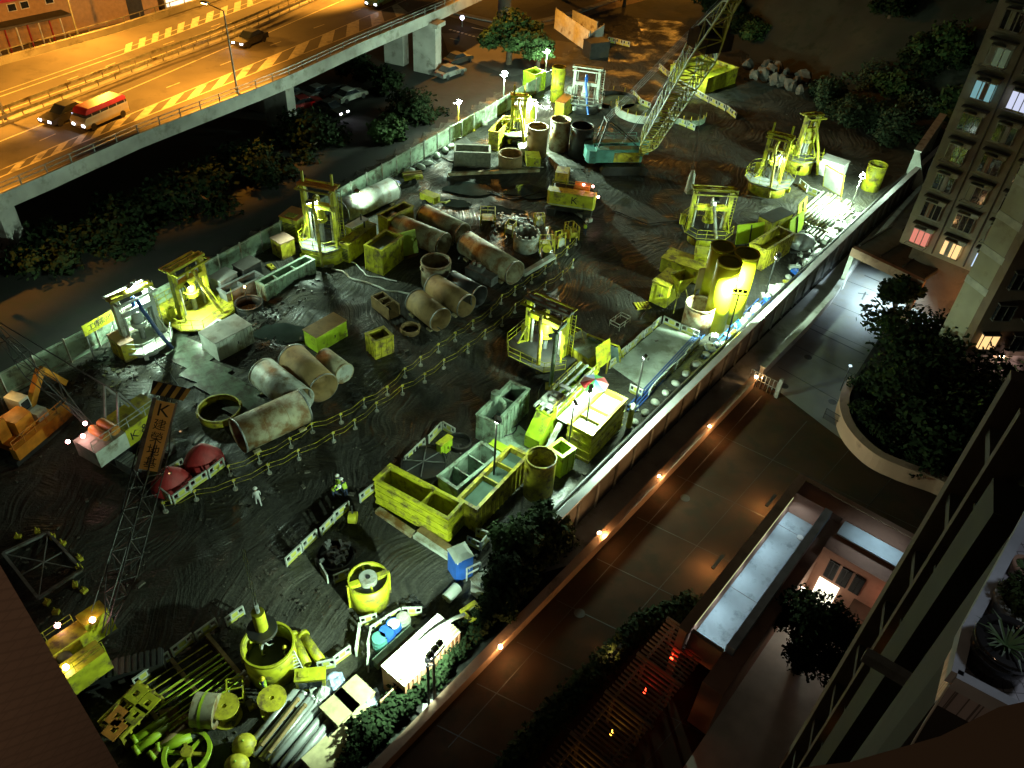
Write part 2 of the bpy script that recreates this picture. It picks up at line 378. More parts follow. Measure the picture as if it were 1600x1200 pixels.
# slanted hatching between the paired lines
def hatch(o, i, n, w0, z=7.507):
    O = [G2(x, y, 7.5) for x, y in o]; I = [G2(x, y, 7.5) for x, y in i]
    def at(P_, t):
        k = t*(len(P_)-1); j = min(int(k), len(P_)-2); return P_[j].lerp(P_[j+1], k-j)
    for k in range(n):
        t = (k+.3)/n; u = w0/n; v = .45/n
        a, b, c, d = at(O, t), at(O, min(1, t+u)), at(I, min(1, t+u+v)), at(I, min(1, t+v))
        marks.add([(q.x, q.y, z) for q in (a, b, c, d)], [(0,1,2,3)])
hatch([(0,277),(180,201),(400,113),(645,17)], [(0,266),(180,188),(400,98),(620,6)], 17, .5)
hatch([(187,86),(290,47),(400,6)], [(180,76),(283,36),(392,-5)], 10, .5)
part('road_marking', marks, LINE, fly, True)
mb = MB()
MED = [G2(x, y, 7.5) for x, y in [(-60,223),(0,199),(120,152),(250,101),(347,66),(410,40),(520,-10)]]
ribbon(mb, offs(MED, .1), offs(MED, .75), 7.5, 7.72); part('median_kerb', mb, CONC, fly, True)
mb = MB()
for d in (.15, 1.9):
    q = offs(MED, d)
    for c, t in along(q, 2.2): mb.beam((c.x,c.y,7.5), (c.x,c.y,8.3), .08)
    for a, b in zip(q, q[1:]): mb.beam((a.x,a.y,8.2), (b.x,b.y,8.2), .05, .28)
part('median_barrier', mb, STEEL, fly, True)
for (px, py, wd_, th) in ((18,398,3.4,1.6),(442,198,3.3,1.5),(412,172,3.0,1.5),(668,112,3.4,1.6),(620,98,3.0,1.5),(-30,372,3.0,1.5)):
    b_ = G2(px, py); mb = MB(); M_ = Matrix.Translation((b_.x, b_.y, 0)) @ Matrix.Rotation(R(-22), 4, 'Z')
    mb.box(-wd_/2, -th/2, 0, wd_/2, th/2, 6.6, M_); mb.box(-wd_/2-.5, -th/2-.3, 6.2, wd_/2+.5, th/2+.3, 6.72, M_); part('pier', mb, CONC, fly, True)
# round column farther up the road
c = G(787, 42, 0); mb = MB().cyl((0,0,0), (0,0,10), 1.0, 20); mb.cyl((0,0,8.5),(0,0,10.5),1.0,20,2.2)
solo('bridge_column', mb, CONC, 'round concrete column lit orange beside the road junction', 'column', c)

# street lamps of the flyover
def street_lamp(px, py, h, arm, label, power=9000, z=7.5):
    b_ = G(px, py, z); t = thing('street_lamp', label, 'street lamp', b_, 0, 'tall street lamps along the highway')
    mb = MB().cyl((0,0,0), (0,0,h), .11, 8, .07); mb.cyl((0,0,0),(0,0,.9),.17,8); part('pole', mb, STEEL, t)
    a = Vector(arm); mb = MB().beam((0,0,h), Vector((0,0,h+.4))+a, .08); part('arm', mb, STEEL, t)
    e = Vector((0,0,h+.38))+a; mb = MB(); mb.cb(e+Vector((0,0,.06)), (.8,.3,.14), math.atan2(a.y,a.x)); part('lamp_head', mb, STEEL, t)
    mb = MB(); mb.cb(e-Vector((0,0,.05)), (.6,.24,.06), math.atan2(a.y,a.x)); part('lens', mb, LSOD, t)
    lamp_light(t, e-Vector((0,0,.25)), power, CS, aim=(a.x*.28,a.y*.28,-1), spot=130, rad=.2, blend=.4); return t
street_lamp(372, 151, 8.2, (-2.0,.8,0), 'tall highway lamp rising from the near parapet beside the dark car', 12000)
street_lamp(123, 60, 8.2, (1.4,-.7,0), 'highway lamp on the far parapet in front of the red banded building', 12000)
street_lamp(10, 190, 9, (-1.6,.8,0), 'highway lamp by the median at the left edge of the photo', 9000)
street_lamp(560, -5, 9, (-2.0,.8,0), 'highway lamp on the near parapet beyond the green van', 17000)
street_lamp(-60, 352, 9, (-2.4,1.2,0), 'highway lamp beyond the left edge on the near parapet', 9000)
street_lamp(742, -14, 9, (2.4,-1.5,0), 'highway lamp at the top edge beside the round bridge column', 13000)
street_lamp(300, -30, 9, (1.4,-.7,0), 'farthest highway lamp of the row by the far parapet', 12000)

# ---------------------------------------------------------------- building across the highway
c0, c1 = G(-60, 92, 0), G(250, 21, 0); yw = yaw_of(c0, c1); L_ = (c1-c0).length
bt = thing('transport_building', 'long low building with crimson roof edge across the highway', 'building', c0, yw)
mb = MB().box(0,0,0,L_,22,6.3); part('wall', mb, YO and mat('ochre_wall_tiles', (.42,.26,.12), .7, 0, .2, 2), bt)
mb = MB().box(-.6,-1.2,6.31,L_+.6,23,6.5); part('roof', mb, CONCD, bt)
mb = MB().box(-.8,-1.45,5.9,L_+.8,-1.2,6.95); part('fascia', mb, mat('crimson_panel', (.45,.01,.04), .5), bt)
for k in range(int(L_/1.7)):
    if random.random() < .12: continue
    x = .8+k*1.7; mb = MB().box(x,-.06,4.3,x+1.2,-.003,5.3); wn = part('window', mb, WHITE, bt)
    mb = MB().box(x+.1,-.09,4.4,x+1.1,-.062,5.2); part('pane', mb, GLASS, wn)
mb = MB().box(L_*.83,-.06,.0,L_*.83+2.4,-.003,3.6); part('doorway', mb, DARK, bt)
for k in range(9):
    x = 1+k*1.5; mb = MB().cyl((x,-2.2,0),(x,-2.2,3.1),.12,8); part('column', mb, RED if k % 2 else WHITE, bt)
mb = MB().box(0,-2.6,3.1,14.5,-.004,3.35); part('canopy', mb, CONCD, bt)
c2 = G(262, 17, 0); st = thing('lit_shop', 'brightly lit shop front with sloping red awning at the far kerb', 'shop', c2, yw)
mb = MB().box(0,.5,0,9,8,3.6); part('wall', mb, CREAMW, st)
mb = MB().box(.3,.40,.4,6.5,.496,3.0); part('shop_window', mb, emat('lit_shopfront', (1,.75,.45), 2.2), st)
mb = MB(); mb.add([(0,.5,3.7),(9,.5,3.7),(9,-1.4,3.0),(0,-1.4,3.0),(0,.5,3.58),(9,.5,3.58),(9,-1.4,2.9),(0,-1.4,2.9)], [(0,3,2,1),(4,5,6,7),(0,4,7,3),(1,2,6,5),(2,3,7,6),(0,1,5,4)]); part('awning', mb, YO, st)
for px, py, lb in ((108,44,'dark bicycle leaning near the ochre wall across the highway'),(148,41,'second dark bicycle parked farther along the ochre wall')):
    c = G(px, py, 0); t = thing('bicycle', lb, 'bicycle', c, yw); mb = MB()
    for s in (-.52,.52):
        for k in range(12): a0, a1 = k*math.pi/6, (k+1)*math.pi/6; mb.beam((s+.34*math.cos(a0),0,.35+.34*math.sin(a0)),(s+.34*math.cos(a1),0,.35+.34*math.sin(a1)),.05)
    part('wheels', mb, BLACK, t); mb = MB().beam((-.52,0,.35),(-.1,0,.85),.06).beam((-.1,0,.85),(.4,0,.8),.06).beam((.4,0,.95),(.52,0,.35),.06).beam((0,0,.35),(-.15,0,.95),.06).beam((0,0,.35),(.4,0,.8),.06); part('frame', mb, RED, t)
# pavement behind highway
poly('pavement', [G(-120,150), G(-60,96), G(330,-2), G(430,-60), G(560,-60), G(-100,200)], .004, mat('street_paving', (.24,.20,.15), .8, 0, .3, .4))

# ---------------------------------------------------------------- roads at the junction, upper centre
poly('road', [G(560,60), G(700,25), G(790,52), G(900,30), G(1010,-40), G(700,-80), G(560,-60), G(420,0)], .004, ASPH)
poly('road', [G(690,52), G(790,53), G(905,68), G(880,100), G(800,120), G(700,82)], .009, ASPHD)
mk = MB()
def gl(mb, a, b, w_, z=.016):
    A, B = G2(*a), G2(*b); ribbon(mb, offs([A,B], -w_/2), offs([A,B], w_/2), z-.003, z)
for k in range(8): gl(mk, (702+k*6, 46+k*1.7), (706+k*6, 47+k*1.7), .45)
gl(mk, (703,60),(717,63),.2); gl(mk, (737,43),(760,48),.25); gl(mk, (800,42),(842,53),.2); gl(mk, (822,55),(850,55),.2); gl(mk, (810,42),(829,54),.2); gl(mk,(780,38),(735,25),.3)
mk_o = bpy.data.objects.new('road_marking', mesh_of(mk, 'road_marking', LINE)); COL.objects.link(mk_o); mk_o['kind'] = 'structure'
poly('path', [G(900,30), G(935,20), G(1085,-20), G(1060,-60), G(1000,-60)], .012, mat('sandy_track', (.24,.15,.09), .9, 0, .4, .5))
k_ = MB(); K1 = [G2(x,y) for x,y in ((700,18),(745,28),(800,40),(850,32),(905,18),(960,0),(1000,-18))]; ribbon(k_, offs(K1,-.6), offs(K1,.6), 0, .14); struct('kerb', k_, CONC)
# orange ground lamp poles beyond the frame that light the junction
def plain_lamp(px, py, h, power, label, col=CS, grp='street lamps around the junction'):
    b_ = G(px, py, 0); t = thing('street_lamp', label, 'street lamp', b_, 0, grp)
    part('pole', MB().cyl((0,0,0),(0,0,h),.1,8,.06), STEEL, t); part('lens', MB().ball((0,0,h+.2), .22, 8), LSOD if col is CS else LWHITE, t)
    lamp_light(t, (0,0,h+.55), power, col, rad=.25); return t
plain_lamp(760, -60, 9, 6000, 'tall street lamp behind the round bridge column')
plain_lamp(985, -45, 9, 5000, 'tall street lamp above the sandy track')
plain_lamp(1075, -20, 9, 2500, 'tall street lamp at the foot of the dark hillside')
b_ = G(722, 42, 0); t = thing('bollard_light', 'small white globe light on a short post by the crossing', 'lamp', b_)
part('post', MB().cyl((0,0,0),(0,0,1.1),.07,8), STEEL, t); part('globe', MB().ball((0,0,1.35),.34,12), emat('white_globe', (.85,.75,1), 6), t)
# site entrance hoarding (pale folded panels) lit orange
for (a, b, hh, lb) in (((866,44),(918,82),3.0,'pale site hoarding panel wall lit orange beside the junction'),((918,82),(941,66),2.6,'short pale hoarding return wall at the corner of the orange lit panels'),((893,36),(931,55),2.0,'low pale barrier wall behind the orange lit hoarding')):
    A, B = G(*a), G(*b); yw2 = yaw_of(A, B); n = (B-A).length; t = thing('hoarding', lb, 'hoarding', A, yw2)
    part('panel', MB().box(0,-.04,0,n,.04,hh), WHITE, t)
    pb = MB(); [pb.box(k*n/5-.05,.043,0,k*n/5+.05,.15,hh+.1) for k in range(6)]; part('frame', pb, STEEL, t)
# ---------------------------------------------------------------- hoarding fence (left)
def hoarding(pts, label, h=2.1, step=2.45, m=None, z=0):
    A = G(*pts[0]); t = thing('site_fence', label, 'fence', A)
    P_ = [G2(*p) for p in pts]; mb = MB()
    for a, b in zip(P_, P_[1:]): mb.beam((a.x,a.y,z+h/2), (b.x,b.y,z+h/2), .05, h, (0,0,1))
    for c, tt in along(P_, step): part('post', MB().beam((c.x+tt.y*.06, c.y-tt.x*.06, z), (c.x+tt.y*.06, c.y-tt.x*.06, z+h+.15), .11), STEELW, t, True)
    rb = MB()
    for a, b in zip(P_, P_[1:]):
        for zz in (.35, h-.1): rb.beam((a.x,a.y-.06,z+zz), (b.x,b.y-.06,z+zz), .05)
    part('panel', mb, m or GREEN, t, True); part('rail', rb, STEELW, t, True); return t
hoarding([(-40,648),(140,551),(330,441),(527,328),(640,262),(765,190),(862,132)], 'long pale green metal hoarding with posts along the left of the site')
# ---------------------------------------------------------------- right boundary wall, alley, garden parapet
WT = [(868,812),(1000,680),(1180,503),(1340,349),(1470,228)]
def wall_run(name, label, px, z0, z1, w_, m, capm=None, cap=None, zpx=None):
    P_ = [G2(x, y, z1 if zpx is None else zpx) for x, y in px]; t = thing(name, label, 'wall', (P_[0].x, P_[0].y, z0))
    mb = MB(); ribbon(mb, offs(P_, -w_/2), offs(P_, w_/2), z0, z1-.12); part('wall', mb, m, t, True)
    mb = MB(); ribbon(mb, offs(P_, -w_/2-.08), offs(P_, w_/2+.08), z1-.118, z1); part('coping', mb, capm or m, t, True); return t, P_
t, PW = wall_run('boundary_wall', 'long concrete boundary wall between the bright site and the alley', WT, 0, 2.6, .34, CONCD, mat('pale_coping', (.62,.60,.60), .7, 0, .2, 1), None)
for c, tt in along(offs(PW, -.25), 2.2): part('post', MB().beam((c.x,c.y,0),(c.x,c.y,2.4),.12), STEEL, t, True)
mb = MB(); Q = offs(PW, .95); [mb.cyl((a.x,a.y,1.5),(b.x,b.y,1.5),.14,8) for a, b in zip(Q, Q[1:])]
for c, tt in along(Q, 4): mb.beam((c.x,c.y,0),(c.x,c.y,1.4),.12)
solo('pipeline', mb, DARK, 'long dark service pipe running along the inside of the boundary wall', 'pipe', (PW[0].x,PW[0].y,0), world=True)
AL = [G2(x,y) for x,y in ((820,905),(1000,720),(1190,530),(1340,385),(1480,250))]
AR = [G2(x,y) for x,y in ((905,880),(1060,715),(1185,590),(1330,440),(1500,270))]
mb = MB(); [mb.add([(a.x,a.y,.11),(b.x,b.y,.11),(c.x,c.y,.11),(d.x,d.y,.11)], [(0,3,2,1)]) for a,b,c,d in zip(AL, AL[1:], AR[1:], AR)]; struct('alley', mb, CONC)
GP = [(560,1225),(735,1046),(916,862),(1010,765),(1178,590)]
t, PG = wall_run('garden_parapet', 'low pinkish garden parapet with small lamps along the promenade', GP, 0, 1.1, .35, CONCP, CONCP)
t, PG2 = wall_run('garden_wall', 'concrete wall with pale coping between the alley and the driveway', [(1192,573),(1260,505),(1300,460),(1342,400),(1440,290)], 0, 1.2, .3, CONC, CONC)
# garden terrace paving
poly('terrace', [G(590,1210), G(740,1053), G(920,868), G(1014,770), G(1182,596), G(1320,670), G(1500,760), G(1400,900), G(1300,1300), G(500,1300)], .12, PAVE)
poly('driveway', [G(1186,590), G(1262,512), G(1345,405), G(1500,430), G(1560,560), G(1480,740), G(1330,700), G(1290,670)], .125, DRIVE)
mk = MB()
for a, b in (((1265,515),(1350,556)),((1350,432),(1420,462))): gl(mk, a, b, .14, .14)
gl(mk, (1340,460),(1356,462),.14,.14); gl(mk, (1352,458),(1346,470),.14,.14)
o = bpy.data.objects.new('road_marking', mesh_of(mk, 'road_marking', DARK)); COL.objects.link(o); o['kind'] = 'structure'
jt = MB()
for k in range(9): t_ = k/8; gl(jt, (620+t_*500, 1200-t_*520), (1020+t_*440, 1400-t_*560), .05, .128)
for k in range(4): gl(jt, (700+k*75, 1170+k*40), (1190+k*70, 620+k*40), .04, .129)
for k in range(5): gl(jt, (1215+k*26, 575-k*34), (1330+k*40, 640-k*34), .06, .134)
o = bpy.data.objects.new('paving_joint', mesh_of(jt, 'paving_joint', DARK)); COL.objects.link(o); o['kind'] = 'structure'
for px, py in ((1262,560),(1300,630),(1225,605),(1070,780),(905,960)): struct('drain_cover', MB().cyl((*G2(px,py),.10),(*G2(px,py),.137),.32,16), DARK)
# bulkhead lamps on the parapet
def bulkhead(px, py, label, power=60, z=1.0, dirn=(.8,-.6), zl=None):
    c = G(px, py, z); t = thing('wall_lamp', label, 'lamp', c, 0, 'small warm wall lamps around the promenade')
    part('bracket', MB().cb((0,0,-.05),(.22,.22,.1), R(40)), DARK, t); part('lens', MB().ball((.06,-.04,.04),.13,10), LWARM, t)
    lamp_light(t, (dirn[0]*.5, dirn[1]*.5, .2), power, (1,.55,.2), rad=.1); return t
for px, py, lb, pw in ((780,1010,'warm parapet lamp lowest along the promenade hedge',150),(935,833,'warm parapet lamp where the hedge ends',160),(1028,745,'warm parapet lamp midway along the bare parapet',130),(1107,667,'warm parapet lamp nearest the driveway gate',140),(1180,589,'warm lamp on the gate post at the driveway corner',110)):
    bulkhead(px, py, lb, pw)
t = thing('gate', 'small steel gate frame beside the lit lamp at the driveway corner', 'gate', G(1168,600), R(-38))
part('frame', MB().rail([(0,0,0),(2.2,0,0)], 1.5, .03, .3), STEEL, t)
part('post', MB().beam((2.4,0,0),(2.4,0,1.9),.25), CONC, t)

# ---------------------------------------------------------------- foliage
def crown_mb(blobs, n, s=.22, seed=1):
    rnd = random.Random(seed); mb = MB(); tot = sum(b[3]**2 for b in blobs)
    for (x, y, z, r, sq) in blobs:
        for _ in range(int(n*r*r/tot)):
            u = Vector((rnd.gauss(0,1), rnd.gauss(0,1), rnd.gauss(0,1))).normalized(); k = r*(rnd.random()**.38)
            k *= .82 + .35*mnoise.noise(u*2.3 + Vector((x,y,seed))) 
            c = Vector((x+u.x*k, y+u.y*k, z+u.z*k*sq)); a = Vector((rnd.gauss(0,1), rnd.gauss(0,1), rnd.gauss(0,.6))).normalized(); b = a.cross(u+Vector((.01,.02,.3))).normalized(); q = s*rnd.uniform(.5,1.3)
            mb.add([c-a*q-b*q*.5, c+a*q-b*q*.4, c+a*q*.7+b*q*.6, c-a*q*.8+b*q*.5], [(0,1,2,3)])
    return mb
def tree(px, py, h, r, label, n=2600, seed=1, m=None, grp=None, s=.22, squash=.8, k=6, name='tree', cat='tree', zb=0):
    rnd = random.Random(seed); b_ = G(px, py, zb); t = thing(name, label, cat, b_, 0, grp); tr = MB()
    tr.cyl((0,0,0),(0,0,h*.55),r*.09+.06,8,r*.05+.03)
    bl = [(0,0,h-r*squash*.6,r*.7,squash)]
    for i in range(k):
        a = i*2*math.pi/k + rnd.random(); d = r*rnd.uniform(.45,.7); z = h - r*squash*rnd.uniform(.5,1.2); rr = r*rnd.uniform(.35,.55)
        bl.append((d*math.cos(a), d*math.sin(a), z, rr, .8)); tr.cyl((0,0,h*rnd.uniform(.25,.45)),(d*math.cos(a)*.9,d*math.sin(a)*.9,z),.07*r/2+.03,5,.03)
    part('trunk', tr, BARK, t); part('crown', crown_mb(bl, n, s, seed), m or LEAF, t); return t
tree(795,100,7.5,4.6,'broad dark tree at the end of the hoarding near the junction',5200,3,s=.26)
tree(840,112,5.5,3.0,'smaller green tree behind the third floodlight pole',2200,4)
G_U = 'dark bushy trees between the flyover and the hoarding'
for i,(px,py,h,r,lb) in enumerate(((490,232,4.5,4.8,'large dark bush beside the flyover pier above the yellow rig'),(405,275,4.0,4.6,'dark bush left of the large bush under the flyover edge'),(300,320,4.2,5.0,'dark shady bush midway along the left hoarding'),(190,370,4.0,4.8,'dark bush behind the two left drilling rigs'),(90,410,4.0,4.5,'dark bush near the leftmost flyover pier'),(650,180,3.5,4.4,'dim bush between the parked car and the floodlight pole'),(610,215,2.5,2.6,'small pale shrub in the open verge beside the hoarding'),(560,120,3.5,3.0,'dark shrub under the flyover beside the parked cars'),(600,140,3.0,3.0,'dark shrub at the foot of the far flyover pier'))):
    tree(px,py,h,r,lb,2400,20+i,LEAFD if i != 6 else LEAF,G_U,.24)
tree(880,0,7,5,'orange lit tree above the junction railing',2600,40,LEAF,None,.26)
tree(940,-12,6,4,'smaller orange lit tree right of the railing',2000,41,LEAF,None,.26)
tree(975,10,4.5,3,'low tree beside the sandy track',1500,42,LEAF,None,.26)
tree(1243,1050,6.2,2.9,'round dark tree in the lit courtyard',8500,50,LEAFD,None,.12,.9)
# dark garden trees on the curved planter
G_P = 'dark trees massed on the curved planter beside the tower'
for i,(px,py,h,r,lb) in enumerate(((1400,575,6,4.6,'dark bare edged tree nearest the lit driveway'),(1415,650,6,4.6,'dark tree at the front of the curved planter'),(1480,620,6.5,4.6,'dark tree in the middle of the curved planter'),(1480,720,6,4.6,'dark tree at the lower end of the curved planter'),(1560,690,6,4.2,'dark tree at the right end of the curved planter'),(1390,500,4.5,2.0,'thin dark tree beside the orange lit tower wall'))):
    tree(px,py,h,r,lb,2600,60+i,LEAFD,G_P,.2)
G_H = 'shrubs along the hedge line beside the promenade'
def hedge(pts, w_, h, label, seed, dens=420):
    P_ = [G2(*p) for p in pts]; t = thing('hedge', label, 'hedge', (P_[0].x,P_[0].y,0)); bl = []; rnd = random.Random(seed)
    for c, tt in along(P_, .8): bl.append((c.x+rnd.uniform(-.2,.2), c.y+rnd.uniform(-.2,.2), h*rnd.uniform(.45,.6), w_*rnd.uniform(.42,.6), h/w_*.9))
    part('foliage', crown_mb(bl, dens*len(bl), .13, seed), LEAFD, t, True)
    st_ = MB(); [st_.cyl((b[0],b[1],0),(b[0],b[1],h*.6),.05,5) for b in bl]; part('stem', st_, BARK, t, True)
hedge([(570,1165),(640,1095),(700,1035),(760,975),(830,905),(885,850)], 1.9, 2.2, 'long dark clipped hedge between the promenade parapet and the site', 5)
hedge([(540,1210),(600,1150),(680,1065),(740,1005),(820,925)], 1.2, 1.7, 'lower dark hedge strip at the site edge beside the orange container', 6, 260)
for i,(px,py,h,r,lb) in enumerate(((1350,615,1.5,1.6,'low shrub at the tip of the curved planter'),(1352,662,1.5,1.6,'low shrub along the inside of the curved planter wall'),(1392,700,1.5,1.7,'low shrub near the lower bend of the curved planter'),(1445,735,1.5,1.8,'low shrub at the lower end of the curved planter'))): tree(px,py,h+.6,r,lb,1700,150+i,LEAFD,'low shrubs along the curved planter wall',.11,zb=.6,name='shrub',cat='shrub')
G_S = 'grey green trees at the corner of the site'
for i,(px,py,h,r,lb) in enumerate(((812,875,3.2,2.0,'grey green tree beside the end of the boundary wall'),(795,925,3.0,1.9,'dark tree behind the blue toilet'),(850,850,3.0,1.5,'pale speckled tree nearest the boundary wall end'),(770,975,2.4,1.4,'small dark tree beside the white hut'))):
    tree(px,py,h,r,lb,2600,80+i,LEAF if i in (0,2) else LEAFD,G_S,.15)
# ---------------------------------------------------------------- hillside
hb = MB(); H0, H1 = G2(1075,45), G2(1450,235); hd = (H1-H0).normalized(); hn = Vector((-hd.y, hd.x)); HN = 70
HN = 72
def hill_h(u, v):
    t_ = max(0, min(1, v/26)); base = 15*t_*t_*(3-2*t_) if v > 0 else 0
    e_ = min(1, max(0, (u+14)/16)); return base*e_ + (mnoise.noise(Vector((u*.12, v*.12, 1)))*2.2 + mnoise.noise(Vector((u*.5, v*.5, 5)))*.5)*min(1, max(0, v/5))*e_
for j in range(HN+1):
    for i in range(HN+1):
        u = -30 + 150*i/HN; v = -1.5 + 110*j/HN; p = H0 + hd*u + hn*v; hb.v.append(Vector((p.x, p.y, hill_h(u, v) - .02*(j == 0))))
for j in range(HN):
    for i in range(HN): a = j*(HN+1)+i; hb.f.append((a, a+1, a+HN+2, a+HN+1)); hb.sm.append(True)
struct('hillside', hb, mat('hill_earth', (.035,.034,.022), .95, 0, .6, .15, (.018,.022,.012), .5, .5))
rnd = random.Random(9)
for i in range(16):
    px = 1170+5.8*i; py = 95 + (px-1170)*.32 + rnd.uniform(-8,22); c = G(px, py, 1.2); mb = MB(); mb.ball((0,0,0), rnd.uniform(.6,1.1), 8, (1.3,.8,1.1))
    for v in mb.v: v *= 1 + .6*mnoise.noise(v*1.3 + Vector((i,0,0)))
    mb.sm = [False]*len(mb.sm)
    solo('boulder', mb, CONCD, ORD[i] + ' rough boulder from the left in the rock face behind the yellow skip', 'boulder', c, rnd.random()*3, 'boulders of the rock face behind the yellow skip')
LEAFH = mat('grey_green_leaf', (.05,.075,.04), .85, 0, .6, .5, spec=.1)
for i,(px,py,h,r,lb) in enumerate(((1330,195,4,4.2,'grey green lit tree on the slope above the pale box container'),(1390,215,4,4.0,'grey green lit tree on the slope behind the yellow standing casing'),(1290,165,4,3.6,'grey green lit tree behind the rearmost mast'),(1425,190,4.5,4.0,'dim green tree beside the tower at the wall end'),(1360,150,5,4.6,'dim green tree higher on the slope'))): tree(px,py,h,r,lb,3800,170+i,LEAFH,None,.2)
G_HT = 'dim trees covering the hillside above the site'
proto = None; HT = []
for i in range(24):
    u = rnd.uniform(-6, 70); v = rnd.uniform(5, 42); p = H0 + hd*u + hn*v
    if proto is None or i < 4:
        tr_ = tree(1300, 150, rnd.uniform(4,6), rnd.uniform(3.4,4.6), 'dim green tree on the dark hillside behind the site', 1900, 90+i, LEAFD if i % 2 else LEAF, G_HT, .3)
        if proto is None: proto = []
        proto.append(tr_)
    else: tr_ = copy_tree(proto[i % 4])
    place(tr_, (p.x, p.y, hill_h(u, v)-.3), rnd.random()*6)
    s_ = rnd.uniform(.7,1.25); tr_.scale = (s_,s_,s_); HT.append(tr_)
HT.sort(key=lambda o: proj(o.location+Vector((0,0,4)))[0])
for i, o in enumerate(HT): o['label'] = ORD[i] + ' dim hillside tree from the left behind the site'
# ================================================================ residential tower, courtyard building, near buildings
C0 = G(1405, 378, 6)
tw = thing('residential_tower', 'tall brown residential tower with stacked bay windows beside the driveway', 'apartment tower', (C0.x, C0.y, 0), R(-42))
W1 = 7.6
mb = MB().box(0,0,6,W1,14,62); part('wall', mb, CREAMW if False else mat('tower_render', (.40,.37,.29), .85, 0, .25, .5, (.28,.255,.20), .4), tw)
for k in range(14): part('floor_band', MB().box(-.03,-.03,8.62+2.45*k,W1+.03,14,8.72+2.45*k), CREAMW, tw)
litm = {(0,0): emat('lit_window_pink', (1,.30,.22), .75), (0,1): emat('lit_window_yellow', (1,.62,.25), 1.3), (0,2): emat('lit_window_blue', (.6,.75,1), 1.1), (5,0): emat('lit_window_cyan', (.35,.75,.8), .45), (6,0): emat('lit_window_dim', (.5,.7,.4), .12), (5,1): emat('lit_window_pale', (.7,.75,1), .9)}
for k in range(16):
    for c_, x in enumerate((1.5, 4.1, 6.7)):
        z = 6.55 + 2.45*k
        if x > W1-.6: continue
        mb = MB().box(x-.75,-.5,z,x+.75,-.003,z+.1).box(x-.75,-.5,z+1.35,x+.75,-.003,z+1.45)
        for xx in (-.72,-.24,.24,.72): mb.beam((x+xx,-.47,z+.1),(x+xx,-.47,z+1.35),.06)
        for s in (-.73,.73): mb.beam((x+s,-.04,z+.1),(x+s,-.04,z+1.35),.06)
        wn = part('window', mb, STEELW, tw)
        mb = MB().box(x-.68,-.44,z+.1,x+.68,-.04,z+1.35); part('pane', mb, litm.get((k,c_), GLASS), wn)
        mb = MB().box(x-.95,-.62,z+1.75,x+.95,-.003,z+1.85); part('canopy', mb, CONCD, tw); part('air_conditioner', MB().box(x+.3,-.6,z+1.48,x+.9,-.12,z+1.74), STEELW, tw)
        if (k*3+c_*5) % 4: part('curtain', MB().box(x-.66+.3*((k+c_) % 3),-.462,z+.12,x-.3+.3*((k+c_) % 3),-.445,z+1.33), [CREAMW,CONCP,CLOTHW,WHITEG][(k+2*c_) % 4], wn)
        if (k+c_) % 3 == 0: part('laundry_rack', MB().beam((x-.8,-.52,z+.1),(x-.8,-1.3,z+.15),.04).beam((x+.8,-.52,z+.1),(x+.8,-1.3,z+.15),.04).beam((x-.8,-1.2,z+.15),(x+.8,-1.2,z+.15),.04), STEEL, tw)
    for x in (.25, 5.4): 
        pass
mb = MB(); [mb.cyl((x,-.1,6.2),(x,-.1,60),.06,6) for x in (2.8, 5.45)]; part('drainpipe', mb, CONCD, tw)
# lower storey shaft and porch
mb = MB().box(.9,1.2,0,W1,13,5.99); part('podium_wall', mb, BROWN, tw)
A, B = G(1480,495,6), G(1518,527,6)
t2 = thing('residential_tower', 'pale end wing of the residential tower with plain banded wall and lit yellow window', 'apartment tower', (A.x, A.y, 0), yaw_of(A, B))
w2 = (B-A).length
part('wall', MB().box(0,.0,3.2,w2,3.2,60), CREAMW, t2)
PB = mat('pale_band', (.52,.52,.44), .8)
for k in range(12): part('floor_band', MB().box(-.03,-.03,9.2+2.6*k,w2+.02,.6,9.75+2.6*k), PB, t2)
Cc, Dd = G(1519,527,6.2), G(1640,530,6.2)
t3 = thing('residential_tower', 'dark brown wing of the tower with rows of shuttered windows at the right edge', 'apartment tower', (Cc.x, Cc.y, 0), yaw_of(Cc, Dd)); w3 = (Dd-Cc).length
part('wall', MB().box(0,0,4.6,w3,3.2,60), BROWN, t3)
for k in range(14):
    for j in range(int(w3/2.3)):
        x = 1.2 + j*2.3; z = 5.3 + 2.6*k; mb = MB().box(x-.65,-.4,z,x+.65,-.003,z+.1).box(x-.65,-.4,z+1.3,x+.65,-.003,z+1.4)
        for xx in (-.62,0,.62): mb.beam((x+xx,-.37,z+.1),(x+xx,-.37,z+1.3),.05)
        wn = part('window', mb, CONCD, t3); part('pane', MB().box(x-.58,-.34,z+.1,x+.58,-.02,z+1.3), litm[(0,1)] if (k,j) == (0,0) else GLASS, wn)
part('podium_wall', MB().box(1.0,.6,0,w3,3.0,4.59), mat('lobby_wall', (.62,.50,.46), .7), t3)
lamp_light(t3, (3.4,-1.0,3.8), 110, (1,.75,.68), rad=.2)
part('lens', MB().cyl((3.4,.55,4.2),(3.4,.4,4.2),.16,10), LWARM, t3)
lamp_light(tw, (6.6,-1.6,3.0), 220, (1,.45,.12), rad=.2)
part('lens', MB().cb((6.6,-1.6,3.25),(.25,.25,.12)), LSOD, tw)
